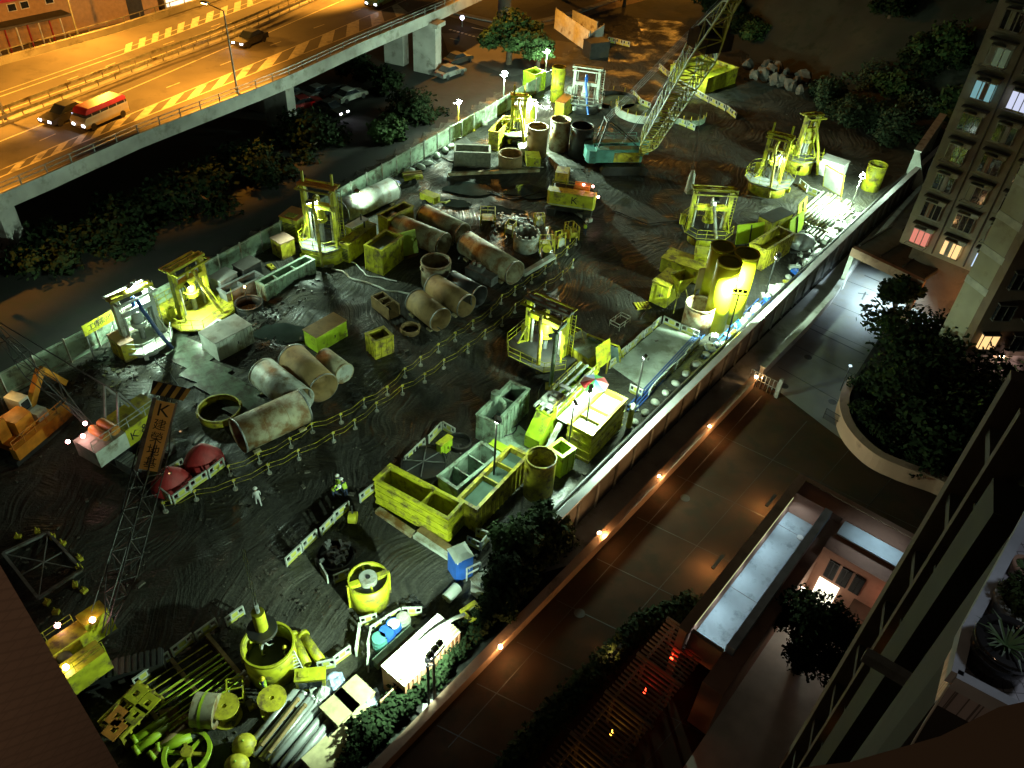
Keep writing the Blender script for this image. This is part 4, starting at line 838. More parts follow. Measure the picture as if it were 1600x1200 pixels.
# ---- drilling rig / oscillator
def rig(ca, cb, z, label, m, base=None, collar=1.5, ch=1.2, hose=BLUED, plate=None, plat=1.9, disc=None, spikes=True, dark_base=False, mid=.62, lad=True, drum=True, roof=True, yaw_add=0):
    A, B = G(*ca, z), G(*cb, z); c = (A+B)/2; yw = yaw_of(A, B)+yaw_add; hw = (B-A).length/2; t = thing('drilling_rig', label, 'drilling rig', (c.x, c.y, 0), yw)
    part('collar', MB().pipe((0,0,0),(0,0,ch),collar,collar-.3,32).pipe((0,0,ch-.35),(0,0,ch-.15),collar+.12,collar-.02,32), DARK if dark_base else m, t)
    cl = MB(); [cl.cb((math.cos(a)*(collar+.2), math.sin(a)*(collar+.2), ch*.55),(.5,.3,.5), a) for a in (0,2.1,4.2)]; part('clamp', cl, m, t)
    p = plat; part('deck', MB().prism([(p,-p*.5),(p*.6,-p),(-p*.6,-p),(-p,-p*.5),(-p,p*.5),(-p*.6,p),(p*.6,p),(p,p*.5)], ch+.02, ch+.14), disc or STEEL, t)
    part('handrail', MB().rail([(p,-p*.5,ch+.14),(p*.6,-p,ch+.14),(-p*.6,-p,ch+.14),(-p,-p*.5,ch+.14),(-p,p*.5,ch+.14),(-p*.6,p,ch+.14),(p*.6,p,ch+.14),(p,p*.5,ch+.14)], .95, .022, 1.1, True), m, t)
    zb = ch+.14
    for s in (-1,1):
        f = MB().box(s*hw-.17,-.24,zb,s*hw+.17,.24,z-.02); part('column', f, m, t)
        part('cylinder', MB().cyl((s*(hw-.38),0,zb),(s*(hw-.38),0,zb+(z-zb)*.55),.11,10).cyl((s*(hw-.38),0,zb+(z-zb)*.55),(s*(hw-.38),0,z-.3),.055,8), STEELW, t)
        bk = MB().beam((s*hw,-.25,zb),(s*(hw+.35),-.9,zb),.16).beam((s*(hw+.3),-.85,zb),(s*hw,-.2,zb+1.5),.1); part('brace', bk, m, t)
    fr = MB().box(-hw-.35,-.34,z,hw+.35,-.16,z+.22).box(-hw-.35,.16,z,hw+.35,.34,z+.22); 
    for x_ in (-hw-.3,-hw*.35,hw*.35,hw+.1): fr.box(x_,-.158,z+.01,x_+.2,.158,z+.2)
    part('top_frame', fr, plate or m, t)
    if roof:
        r2 = MB()
        for y_ in (-.95,.95): r2.box(-hw-.25,y_-.07,z-.1,hw+.25,y_+.07,z+.04)
        for x_ in (-hw-.24,hw+.1): r2.box(x_,-.88,z-.08,x_+.14,-.35,z+.03).box(x_,.35,z-.08,x_+.14,.88,z+.03)
        part('service_frame', r2, m, t)
    zm = zb+(z-zb)*mid; part('crosshead', MB().box(-hw+.18,-.3,zm,hw-.18,.3,zm+.42), m, t)
    if drum:
        part('swivel', MB().cyl((0,0,zm-.9),(0,0,zm),.42,16).cyl((0,0,zm-1.25),(0,0,zm-.9),.58,18), m, t)
        part('drill_pipe', MB().cyl((0,0,.1),(0,0,zm-1.2),.2,12), STEEL, t)
        pts = [Vector((0,0,zm+.42))]+[Vector((0,-.55+.55*math.cos(a), zm+.75+.6*math.sin(a))) for a in (0,.5,1,1.6,2.2,2.8,3.2)]+[Vector((.3,-1.3,zm-.4)), Vector((.5,-1.7,zm-1.5)), Vector((.9,-2.3,.4))]
        part('gooseneck_hose', MB().path(pts, .15, 10), hose, t)
        hb = MB(); rn = random.Random(len(label))
        for k in range(7):
            x_ = rn.uniform(-hw*.7,hw*.7); hb.path([(x_,.33,zm+.1),(x_*1.2,.7,zm-.9),(x_*1.3+rn.uniform(-.2,.2),1.0,zb+.3),(x_*1.6,1.4,zb+.1)], .028, 5)
        part('hydraulic_hose', hb, BLACK, t)
    if spikes:
        [part('lifting_post', MB().box(x_-.09,y_-.09,z+.22,x_+.09,y_+.09,z+1.25), m, t) for x_, y_ in ((-hw+.1,.0),(hw-.1,.25))]
    if lad:
        lb_ = MB().beam((hw+.25,.3,zb),(hw+.25,.3,z),.05).beam((hw+.6,.3,zb),(hw+.6,.3,z),.05)
        for k in range(int((z-zb)/.3)): lb_.beam((hw+.25,.3,zb+.3*k+.2),(hw+.6,.3,zb+.3*k+.2),.035)
        part('ladder', lb_, m, t)
    part('control_box', MB().cb((-hw-.55,.5,zb+.55),(.5,.4,1.0)), m, t)
    return t, c, yw
# ---- crawler crane
def crane(px, py, yaw, m, label, track=DARK, sc=1.0, boom=None, boomm=None, bw=1.2, length=4.6, gantry=True, cabm=None, letter=None, strip=None, tracks=True, r=.05, taper=5, bz=1.1, lamps=()):
    c = G(px, py, 0); t = thing('crawler_crane', label, 'crane', (c.x, c.y, 0), yaw)
    if tracks:
        for s in (-1,1):
            tb = MB(); y0, y1 = s*1.7-.38, s*1.7+.38; prof = [(-2.7,.55),(-2.45,.12),(-2.1,0),(2.1,0),(2.45,.12),(2.7,.55),(2.4,.98),(2.0,1.08),(-2.0,1.08),(-2.4,.98)]
            n = len(prof); vs = [(x_,y0,z_) for x_, z_ in prof]+[(x_,y1,z_) for x_, z_ in prof]; tb.add(vs, [tuple(range(n)), tuple(reversed(range(n,2*n)))]+[(i,i+n,(i+1)%n+n,(i+1)%n) for i in range(n)])
            for k in range(17): tb.box(-2.1+.26*k, y0-.05, 1.082, -1.98+.26*k, y1+.05, 1.13)
            part('track', tb, track, t)
        part('undercarriage', MB().box(-1.2,-1.3,.4,1.2,1.3,1.0).cyl((0,0,1.0),(0,0,1.25),.9,20), DARK, t)
    bx0, bx1 = -length*.62, length*.38; body = MB().box(bx0,-1.35,1.26,bx1,-.35,2.75).box(bx0,.35,1.26,bx1,1.35,2.75).box(bx0,-.348,1.26,bx1,.348,1.9); part('body', body, m, t)
    part('counterweight', MB().prism([(bx0-.005,-1.45),(bx0-.75,-1.3),(bx0-.95,-.8),(bx0-.95,.8),(bx0-.75,1.3),(bx0-.005,1.45)], 1.2, 2.6), cabm or m, t)
    cb_ = part('cab', MB().box(bx1+.003,.55,1.3,bx1+1.3,1.45,3.0), cabm or m, t); part('window', MB().box(bx1+1.303,.63,1.9,bx1+1.32,1.37,2.85).box(bx1+.2,1.453,1.95,bx1+1.15,1.47,2.85), GLASS, cb_)
    part('winch', MB().cyl((-.3,-.34,2.2),(-.3,.34,2.2),.36,16).cyl((-1.2,-.34,2.2),(-1.2,.34,2.2),.36,16), STEEL, t)
    hr = MB().rail([(bx0,-1.3,2.752),(bx1,-1.3,2.752)], .8, .02, 1.2).rail([(bx0,1.3,2.752),(bx1-.2,1.3,2.752)], .8, .02, 1.2); part('handrail', hr, m, t)
    if gantry:
        gb = MB()
        for s in (-.7,.7): gb.beam((bx0+.3,s,2.75),(bx0+1.0,s,5.6),.14).beam((bx1-.4,s,2.75),(bx0+1.0,s,5.6),.12)
        gb.beam((bx0+1.0,-.8,5.6),(bx0+1.0,.8,5.6),.2); part('gantry', gb, BLACK, t)
    if strip: part('stripe', MB().box(bx0+.1,-1.362,2.2,bx1-.1,-1.352,2.5), strip, t)
    if boom is not None:
        M_ = MW[t.name].inverted(); tip = M_ @ Vector(boom); foot = Vector((bx1+.1, 0, bz)) if True else None
        bm = MB().tri(foot+Vector((0,0,.5)), tip, bw, None, r, taper); part('boom', bm, boomm or m, t)
        part('boom_head', MB().cyl(tip+Vector((0,-.4,0)), tip+Vector((0,.4,0)), .35, 14), DARK, t)
        if gantry:
            ln = MB(); top = Vector((bx0+1.0,0,5.6))
            for s in (-.6,-.2,.2,.6): ln.beam(top+Vector((0,s,0)), tip+Vector((0,s*.5,.2)), .022)
            for s in (-.15,.15): ln.beam(Vector((-.3,s,2.5)), tip+Vector((0,s,.3)), .03)
            part('pendant_rope', ln, BLACK, t)
    for (lx, ly, lz, mm, pw, cc) in lamps:
        part('work_lamp', MB().ball((lx,ly,lz), .16, 8), mm, t)
        if pw: lamp_light(t, (lx,ly,lz+.3), pw, cc, rad=.08)
    return t
def rope_load(top, bottom, label, kind='grab', m=STEELW):
    T_, B_ = Vector(top), Vector(bottom); t = thing('hanging_grab', label, 'grab', (B_.x, B_.y, B_.z)); L_ = T_-B_
    part('rope', MB().beam((.06,0,1.6),L_+Vector((.06,0,0)),.035).beam((-.06,0,1.6),L_+Vector((-.06,0,0)),.035), STEEL, t)
    if kind == 'grab':
        part('body', MB().cyl((0,0,.3),(0,0,1.8),.42,14,.3).cyl((0,0,1.8),(0,0,2.2),.2,10), m, t)
        jw = MB()
        for a in (0,math.pi): jw.prism([(math.cos(a)*.05-.4,.0),(.4+math.cos(a)*.05,.0),(.3,math.cos(a)*.5),(-.3,math.cos(a)*.5)], -.3, .3)
        part('jaw', jw, m, t)
    else:
        part('body', MB().cyl((0,0,.25),(0,0,1.6),.32,16), Y, t); part('disc', MB().cyl((0,0,0),(0,0,.24),.75,24), DARK, t)
        part('link', MB().cyl((0,0,1.6),(0,0,2.3),.12,8), STEEL, t)
    return t
# ---- barriers (water filled plastic)
def make_barrier(label, m=None, L_=1.42):
    m = m or mat('yellow_plastic', (.52,.52,.10), .5, 0, .3, 3, MUD, .3); t = thing('plastic_barrier', label, 'barrier'); x = L_/2-.03
    fr = MB().box(-x,-.05,.0,-x+.1,.05,1.0).box(x-.1,-.05,0,x,.05,1.0).box(-x+.101,-.05,.9,x-.101,.05,1.0).box(-x+.101,-.05,.36,x-.101,.05,.46).box(-.3,-.045,.461,-.22,.045,.899).box(.22,-.045,.461,.3,.045,.899)
    part('frame', fr, WHITEG, t); part('panel', MB().box(-.215,-.03,.461,.215,.03,.899), m, t); part('skirt', MB().box(-x+.101,-.04,.08,x-.101,.04,.355), m, t)
    part('foot', MB().box(-x+.02,-.25,0,-x+.1,.25,.06).box(x-.1,-.25,0,x-.02,.25,.06), BLACK, t); return t
BPROTO = []
def barrier_row(px, label, z=0.02, closed=False, jit=.08, m=None, step=1.45):
    P_ = [G(x, y, .4) for x, y in px]; P_ = [Vector((p.x, p.y, z)) for p in P_]; rnd = random.Random(len(label)*7+int(px[0][0])); cnt = 0
    if closed: P_.append(P_[0])
    for a, b in zip(P_, P_[1:]):
        n = max(1, round((b-a).length/step)); d = (b-a)/n; yw = yaw_of(a, b)
        for k in range(n):
            c = a + d*(k+.5) + Vector((rnd.uniform(-jit,jit), rnd.uniform(-jit,jit), 0))
            if not BPROTO: BPROTO.append(make_barrier(label)); o = BPROTO[0]
            else: o = copy_tree(BPROTO[0])
            place(o, c, yw + rnd.uniform(-.08,.08), ORD[cnt] + ' ' + label + (' from the left' if px[0][0] < px[-1][0] else ' from the right'), label.replace('plastic barrier', 'plastic barriers')); cnt += 1; s_ = d.length/1.45; o.scale = (min(1.2, max(.7, s_)), 1, .84)
# ---- rope marker posts
def marker_row(px, label, step=2.4, seed=1, side=0):
    P_ = offs([G2(x, y, .3) for x, y in px], side) if side else [G2(x, y, .3) for x, y in px]; rnd = random.Random(seed); pts = []
    mproto = None
    for c, tt in along(P_, step):
        c = c + Vector((rnd.uniform(-.25,.25), rnd.uniform(-.25,.25)))
        if mproto is None:
            mproto = thing('rope_post', label, 'post', (c.x, c.y, 0), 0, label.replace('post', 'posts')); part('stake', MB().cyl((0,0,0),(0,0,1.0),.03,6), STEELW, mproto); part('flag', MB().cb((.02,0,.85),(.2,.05,.2)), YD, mproto); part('foot', MB().cyl((0,0,0),(0,0,.12),.16,10), STEELW, mproto); o = mproto
        else: o = copy_tree(mproto)
        place(o, (c.x, c.y, .06), rnd.uniform(-.5,.5)+.6, ORD[len(pts)] + ' ' + label + ' from the left'); pts.append(Vector((c.x, c.y, 1.0)))
    mb = MB()
    for a, b in zip(pts, pts[1:]):
        m_ = (a+b)/2 - Vector((0,0,.22)); mb.beam(a, m_, .022).beam(m_, b, .022); a2, b2, m2 = a-Vector((0,0,.4)), b-Vector((0,0,.4)), m_-Vector((0,0,.4)); mb.beam(a2, m2, .018).beam(m2, b2, .018)
    solo('rope', mb, YD, 'sagging yellow rope strung through the posts of the ' + ('inner' if 'inner' in label else 'outer') + ' line', 'rope', pts[0]-Vector((0,0,1)), world=True)
# ---- people
def person(px, py, label, pose='stand', yaw=0, vest=HIVIS, helm=HELM, legs=CLOTHN, z=0, scale=.88, shirt=CLOTHN):
    c = G(px, py, z) if px is not None else Vector(py); t_lean = {'stand':0,'bend':.75,'lean':.35,'walk':.08,'crouch':.5}[pose]
    sn, cs = math.sin(t_lean), math.cos(t_lean); hip = .95 if pose != 'crouch' else .5
    def up(h, y=0, f=0): return (f*cs + h*sn, y, hip + h*cs - f*sn)
    V = [(0,0,hip), up(.22), up(.42), up(.54), up(.62,0,.01), up(.72,0,.03), up(.80,0,.03)]; Rr = [.15,.135,.16,.075,.055,.09,.07]; E_ = [(0,1),(1,2),(2,3),(3,4),(4,5),(5,6)]
    st = .18 if pose == 'walk' else .03
    for s in (-1,1):
        i = len(V); f = st*s
        if pose == 'crouch': V += [(0,s*.1,hip-.04),(.38,s*.16,.5),(.1,s*.15,.1),(.27,s*.16,.05)]
        else: V += [(0,s*.1,hip-.08),(f*.6+.03,s*.11,.5),(f,s*.12,.09),(f+.18,s*.13,.05)]
        Rr += [.105,.07,.05,.045]; E_ += [(0,i),(i,i+1),(i+1,i+2),(i+2,i+3)]
    for s in (-1,1):
        i = len(V); a = up(.44, s*.2); bend = pose in ('bend','lean','crouch'); eb = up(.20, s*.27, .05) if not bend else (a[0]+.12, s*.26, a[2]-.24); hd = up(-.02, s*.28, .16) if not bend else (a[0]+.33, s*.17, a[2]-.36)
        e2 = Vector(hd) + (Vector(hd)-Vector(eb)).normalized()*.14; V += [a, eb, hd, tuple(e2)]; Rr += [.062,.045,.034,.03]; E_ += [(2,i),(i,i+1),(i+1,i+2),(i+2,i+3)]
    me = bpy.data.meshes.new('person'); me.from_pydata([Vector(v) for v in V], E_, []); o = bpy.data.objects.new('person', me); COL.objects.link(o)
    md = o.modifiers.new('s', 'SKIN'); sv = me.skin_vertices[0].data
    for k, r_ in enumerate(Rr): sv[k].radius = (r_, r_)
    sv[0].use_root = True; o.modifiers.new('u', 'SUBSURF').levels = 1
    dg = bpy.context.evaluated_depsgraph_get(); m2 = bpy.data.meshes.new_from_object(o.evaluated_get(dg)); bpy.data.objects.remove(o)
    m2.materials.clear(); [m2.materials.append(x_) for x_ in (shirt, legs, SKIN, DARK)]
    hz_ = up(.60)[2]
    for pl in m2.polygons:
        cc = sum((m2.vertices[i].co for i in pl.vertices), Vector())/len(pl.vertices); rel = (cc-Vector(up(.0))); al = rel.x*sn+rel.z*cs
        pl.material_index = 3 if cc.z < .1 else (1 if cc.z < hip-.02 and (pose != 'bend' or cc.x < .3) else (2 if al > .56 else 0)); pl.use_smooth = True
    o = bpy.data.objects.new('person', m2); COL.objects.link(o); o.location = c; o.rotation_euler = (0,0,yaw); o.scale = (scale,)*3; tag(o, label, 'person')
    hc = Vector(up(.80,0,.02)); ax = Vector((sn,0,cs)); part('helmet', MB().ball(hc+ax*.03, .135, 12, (1,1,.85)).cyl(hc-ax*.01, hc+ax*.01, .165, 12), helm, o)
    if vest:
        vb = MB().cyl(up(.0,0,0), up(.25,0,0), .185, 12, .185).cyl(up(.25), up(.47), .185, 12, .20); part('vest', vb, vest, o)
    return o
# ---- vehicles
def car(c, yaw, m, label, L_=4.5, W=1.75, H=1.45, kind='car', cat='car', roofm=None, lights=True, grp=None, tail=False, name='car', hl=1.0):
    t = thing(name, label, cat, c, yaw, grp); x, y = L_/2, W/2
    def loft(prof, y0, y1, inset, mb):
        n = len(prof); vs = [(a, y0+inset*(b > .9), b) for a, b in prof]+[(a, y1-inset*(b > .9), b) for a, b in prof]; return mb.add(vs, [tuple(range(n)), tuple(reversed(range(n, 2*n)))]+[(i,i+n,(i+1)%n+n,(i+1)%n) for i in range(n)])
    if kind == 'van':
        part('body', loft([(-x,.35),(x,.35),(x,1.0),(x-.25,1.25),(x-.3,1.27),(-x,1.27)], -y, y, .0, MB()), m, t)
        part('window', MB().prism([(-x+.05,-y+.04),(x-.33,-y+.04),(x-.33,y-.04),(-x+.05,y-.04)], 1.272, H-.45), GLASS, t)
        for s in (-1,1):
            for k in range(5): part('window_pillar', MB().cb((-x+.3+k*(L_-1.3)/4,s*(y-.03),(1.272+H-.45)/2),(.07,.04,H-.45-1.272)), m, t)
        part('bumper', MB().box(x+.005,-y+.05,.3,x+.09,y-.05,.5), DARK, t); part('number_plate', MB().box(x+.092,-.25,.38,x+.1,.25,.48), WHITE, t); part('wiper', MB().cb((x-.3,.3,1.3),(.03,.6,.03)), BLACK, t)
        part('roof', loft([(-x,H-.448),(x-.4,H-.448),(x-.55,H-.12),(x-.9,H),(-x+.3,H),(-x,H-.15)], -y+.02, y-.02, .1, MB()), roofm or m, t)
    else:
        part('body', loft([(-x,.3),(x,.3),(x,.62),(x-.2,.74),(x-1.2,.9),(-x+.5,.93),(-x,.85)], -y, y, 0, MB()), m, t)
        part('window', loft([(x-1.25,.902),(x-1.95,H-.07),(-x+1.3,H-.05),(-x+.5,.932)], -y+.06, y-.06, .12, MB()), GLASS, t)
        part('roof', MB().box(-x+1.25,-y+.2,H-.068,x-2.0,y-.2,H), roofm or m, t)
    for sx in (-1,1):
        for sy in (-1,1):
            w_ = part('wheel', MB().cyl((sx*(x-.85),sy*(y-.1),.33),(sx*(x-.85),sy*(y+.02),.33),.33,16), BLACK, t)
    for s in (-1,1):
        part('headlight', MB().cb((x+.01,s*(y-.3),.62),(.05,.3,.16)), LHEAD if lights else STEELW, t); part('tail_light', MB().cb((-x-.01,s*(y-.25),.75),(.05,.25,.16)), LTAIL if (lights or tail) else RED, t)
        if lights: lamp_light(t, (x+.15,s*(y-.3),.62), 30*hl, (.9,.9,1), aim=(1,0,-.12), spot=50, rad=.05)
    return t
# ---- stocks
def rods(pa, pb, n, r, sp, label, m, name='pipe_bundle', z=.15, grp=None, rows=1, seed=1, cat='pipes', each=False, th=0, rev=True, z_ord=False):
    A, B = G(*pa, z), G(*pb, z); c = (A+B)/2; yw = yaw_of(A, B); L_ = (B-A).length/2; rnd = random.Random(seed); t = None
    out = []
    for k in range(n):
        yy = (k-(n-1)/2)*sp; q = rnd.uniform(-.04,.04)*L_; dy = rnd.uniform(-.25,.25)*sp
        mb = MB(); (mb.pipe((-L_+q,yy,z),(L_+q,yy+dy,z),r,r*.78,14) if th else mb.cyl((-L_+q,yy,z),(L_+q,yy+dy,z),r,10)); mb.cyl((-L_+q+.02,yy,z),(-L_+q+.14,yy,z),r*1.25,10,cap=False)
        out.append(solo(name, mb, m, (ORD[n-1-k if rev else k] + ' ' + label + (' from the top' if z_ord else ' from the left')) if n > 1 else label, cat, (c.x,c.y,0), yw, (grp or label.replace('pipe', 'pipes').replace('rod ', 'rods ')) if n > 1 else None))
    return out
def reel(px, py, r, h, label, z0=0, m=YD, core=Y, upright=True):
    c = G(px, py, h); t = thing('cable_reel', label, 'reel', (c.x, c.y, z0)); part('flange', MB().pipe((0,0,0),(0,0,.1),r,.12,28), m, t); part('flange', MB().pipe((0,0,h-.1),(0,0,h),r,.12,28), m, t)
    part('core', MB().cyl((0,0,.1),(0,0,h-.1),r*.5,20), core, t); return t
def crate(px, py, w_, label, h=.9, yaw=.9, m=WOOD, grp='plywood topped crates stacked by the hedge'):
    c = G(px, py, h); t = thing('crate', label, 'crate', (c.x, c.y, 0), yaw, grp); a = w_/2
    part('lid', MB().box(-a,-a,h-.06,a,a,h), m, t); b_ = MB(); [b_.box(-a+.02,-a+.02,.15+k*.2,a-.02,a-.02,.29+k*.2) for k in range(int((h-.25)/.2))]; part('slats', b_, m, t)
    part('skid', MB().box(-a,-a,0,a,-a+.12,.13).box(-a,a-.12,0,a,a,.13).box(-a,-.06,0,a,.06,.13), m, t); return t
def text_on(parent, s, size, M_, m, name='lettering', ext=.004, font=None):
    cu = bpy.data.curves.new(name, 'FONT'); cu.body = s; cu.size = size; cu.align_x = 'CENTER'; cu.align_y = 'CENTER'; cu.extrude = ext; cu.space_line = .95
    o = bpy.data.objects.new(name, cu); COL.objects.link(o); dg = bpy.context.evaluated_depsgraph_get(); me = bpy.data.meshes.new_from_object(o.evaluated_get(dg)); bpy.data.objects.remove(o)
    for v in me.vertices: v.co = M_ @ v.co
    me.materials.clear(); me.materials.append(m); o = bpy.data.objects.new(name, me); COL.objects.link(o); o.parent = parent; return o
def frame_M(origin, xdir, ydir):
    x_ = Vector(xdir).normalized(); y_ = (Vector(ydir)-x_*Vector(ydir).dot(x_)).normalized(); z_ = x_.cross(y_); M_ = Matrix((x_, y_, z_)).transposed().to_4x4(); M_.translation = Vector(origin); return M_
# ================================================================ SITE CONTENTS
U = lambda gen: list(gen)
# --- left middle cluster
rig((472,287),(519,296),6.9,'tall yellow drilling rig with double column mast beside the lying pipes at the hoarding',Y,collar=2.0,ch=1.5,hose=YD,plate=YO)
r_ = rig((176,470),(229,446),4.9,'pale grey drilling rig with blue hoses and floodlight beside the yellow fence banner',WHITEG,collar=1.6,ch=.6,hose=BLUED,disc=WHITEG,plate=YD,spikes=False,plat=1.9)
floodlight(r_[0],(.4,.1,5.35),(.25,-.4,-1),2000,CW,2,150,point=True,off=.5)
r_ = rig((266,425),(310,400),4.9,'yellow drilling rig on a square railed platform next to the pale grey rig',Y,collar=1.8,ch=.5,hose=YD,spikes=False,plat=2.7,disc=YD)
floodlight(r_[0],(-.6,-.6,3.4),(.5,-.2,-1),420,CW,1,150)
closed_box((436,337),(456,322),(475,335),2.5,'yellow site generator with orange top behind the tall yellow rig',Y,YO,'generator','generator',vents=True)
closed_box((422,371),(438,381),(456,370),1.8,'dark fronted yellow cabinet with pinkish roof left of the tall yellow rig',YD,CONCP,'cabinet','cabinet')
open_tank((400,441),(478,400),(487,409),1.5,'long low green sludge tank with dividers left of the tall yellow rig',GREEN,ribs='v',div=(.3,.65),fill=MURK)
open_tank((340,452),(398,424),(408,434),1.4,'low dark sludge tank along the hoarding behind the yellow platform rig',STEEL,div=(.5,),fill=WATER)
closed_box((326,432),(352,417),(366,427),1.9,'grey box container by the hoarding right of the yellow platform rig',STEEL,CONC)
closed_box((363,413),(390,399),(402,410),1.9,'dark box container by the hoarding below the flyover bush',DARK,CONCD)
closed_box((529,378),(573,345),(583,353),2.0,'long yellow generator set with hinged doors right of the tall rig',Y,YD,'generator','generator',vents=True,exhaust=True)
closed_box((540,352),(566,338),(572,344),2.3,'small yellow power pack behind the long yellow generator',Y,WHITE,'generator','generator',exhaust=True)
open_tank((569,384),(602,360),(629,369),2.5,'yellow framed tank of pale water with railings beside the rusty casings',Y,ribs='v',fill=mat('pale_water',(.30,.34,.34),.15,0,.3,1),fz=.86)
open_tank((590,336),(631,316),(646,323),2.3,'pale yellow open skip wedged behind the rusty casings',YD,ribs=None,fill=STEELW,fz=.3)
t = thing('splash_panel','bright lime curved splash panel leaning behind the framed tank','panel',G(638,402,0),.6); part('panel',MB().box(-1.1,-.05,.2,1.1,.05,2.4,Matrix.Rotation(R(-18),4,'X')),YG,t); part('prop',MB().beam((-.9,.1,1.8),(-.9,1.1,0),.08).beam((.9,.1,1.8),(.9,1.1,0),.08),YD,t)
lying_pipe((534,331),(612,296),1.35,'bright pale casing lying against the hoarding right of the tall rig',STEELW,rings=2)
lying_pipe((614,350),(692,382),1.3,'long rusty casing lying right of the framed water tank',RUSTP,rings=3)
lying_pipe((664,337),(722,366),1.25,'upper rusty casing lying end to end in the far row',RUSTP,rings=2)
lying_pipe((730,381),(803,426),1.3,'long rusty casing with open end facing the muddy road',RUSTP,rings=3)
lying_pipe((650,470),(688,500),1.2,'short dark rusty casing nearest the rope posts',RUST)
lying_pipe((678,446),(728,478),1.2,'brown rusty casing behind the short dark casing',RUST)
lying_pipe((706,441),(748,464),1.15,'dark grey casing in shadow beside the standing casing',DARK)
lying_pipe((458,560),(505,606),1.35,'brown rusty casing with dark open end between two pale casings',RUST,rings=1)
lying_pipe((412,583),(468,628),1.35,'pale grey casing with rounded end behind the big pale casing',STEELW,cap=-1)
lying_pipe((374,681),(472,636),1.45,'biggest pale weathered casing lying lowest of the group near the red tarpaulins',RUSTP,rings=2)
lying_pipe((506,560),(538,584),.95,'short casing closed with a pale end plate beside the green box',RUSTP,cap=1)
standing_casing(681,407,2.4,1.3,'upright weathered casing standing beside the lime splash panel',RUSTP)
standing_casing(342,637,.7,1.45,'low yellow ring collar on the muddy steel plates',YD,'ring_collar',lug=True)
standing_casing(823,365,1.6,1.2,'pale toothed casing shoe standing upright amid scrap near the road',STEELW,'casing_shoe',teeth=12)
standing_casing(641,511,.5,.75,'small rusty ring lying beside the square pale bin',RUST,'steel_ring')
standing_casing(388,472,1.0,1.1,'dark low casing in the shadow right of the platform rig',DARK)
# digging bucket
c = G(603,487,0); t = thing('digging_bucket','rusty digging bucket dropped beside the square pale bin','bucket',(c.x,c.y,0),R(-45)); part('shell',MB().box(-1.2,-.6,0,1.2,-.5,1.2).box(-1.2,.5,0,1.2,.6,1.2).box(-1.2,-.499,0,1.2,.499,.1).box(-1.2,-.499,.101,-1.1,.499,1.2),RUST,t); part('crossbar',MB().cyl((-.3,-.6,1.1),(-.3,.6,1.1),.09,8).cyl((.5,-.6,1.1),(.5,.6,1.1),.09,8),RUST,t)
open_tank((571,522),(599,511),(623,521),1.7,'square pale yellow open bin beside the rusty bucket',YD,'open_bin','bin',ribs='v',fill=WATER,fz=.3)
closed_box((494,527),(541,500),(521,488),1.7,'bright lime box with rusty open top near the sparkling puddle',YG,RUST,ribs=False)
closed_box((336,536),(392,507),(362,493),1.9,'white ribbed box container in front of the yellow platform rig',WHITEG,mat('wet_white_roof',(.34,.32,.28),.3,0,.4,1,(.15,.11,.08),.4),ribs=True)
open_tank((312,522),(340,500),(346,506),1.2,'small pale trough tucked behind the white box container',WHITEG,fill=WATER)
# steel road plates
k = 0
for i, (px, py) in enumerate(((258,528),(280,545),(300,560),(322,585),(345,604),(368,620),(390,640),(412,660))):
    c = G(px, py, 0); solo('steel_plate', MB().box(-1.2,-1.5,0,1.2,1.5,.06), PLATE, ORD[i] + ' muddy pale green steel road plate right of the black and amber banner', 'plate', (c.x,c.y,.12+.012*i), R(64+random.uniform(-4,4)), 'steel road plates laid over the mud')
# rubble and wet sparkling heap
def heap(px, py, r, h, label, m, seed, name='rubble_heap', n=60, s=.28):
    c = G(px, py, 0); t = thing(name, label, 'heap', c); rn = random.Random(seed); mb = MB()
    N_ = 22
    for j in range(7):
        for k_ in range(N_): a = 2*math.pi*k_/N_; q = r*(1-j/6)*(1+.25*mnoise.noise(Vector((math.cos(a)*2,math.sin(a)*2,seed)))); mb.v.append(Vector((q*math.cos(a), q*math.sin(a), h*(j/6)**1.2 + .12*mnoise.noise(Vector((q*2,a*3,seed)))) ))
    for j in range(6):
        for k_ in range(N_): mb.f.append((j*N_+k_, j*N_+(k_+1)%N_, (j+1)*N_+(k_+1)%N_, (j+1)*N_+k_)); mb.sm.append(True)
    part('mound', mb, MUDM, t); lm = MB()
    for _ in range(n):
        a, q = rn.uniform(0,6.3), r*rn.random()**.6; z = h*(1-q/r)*.9; x_ = rn.uniform(.4,1)*s; lm.cb((q*math.cos(a), q*math.sin(a), z+.05), (x_,x_*.7,x_*.6), rn.random()*3)
    tag(part('rubble', lm, m, t), kind='stuff'); return t
WETB = mat('wet_black_rubble', (.05,.045,.04), .15, 0, .5, 3, spec=.9)
heap(402,498,2.0,.7,'wet glinting rubble heap between the white box and the platform rig',WETB,3,n=160,s=.2)
t = thing('work_lamp','small added amber lamp that makes the wet rubble heap glint','lamp',G(388,478,0)); part('pole',MB().cyl((0,0,0),(0,0,1.8),.04,6),DARK,t); part('lens',MB().ball((0,0,1.9),.09,8),LSOD,t); lamp_light(t,(.3,-.3,1.9),45,(1,.42,.1),rad=.08)  # lamp added so the wet heap glitters orange
heap(160,590,2.6,.8,'low wet rubble heap behind the pale and yellow crane',WETB,4,n=140,s=.22)
heap(470,450,3.2,.7,'flat mud heap below the tall yellow rig',DARK,5,n=50)
heap(560,620,1.6,.4,'small mud heap beside the short capped casing',DARK,6,n=20)
heap(800,350,2.4,.6,'muddy scrap heap behind the toothed casing shoe',STEEL,7,n=70)
heap(898,270,2.0,.4,'low mud heap above the yellow crane counterweight',DARK,8,n=10)
heap(420,545,2.6,.3,'scatter of wet stones in front of the white box container',WETB,9,n=120,s=.13)
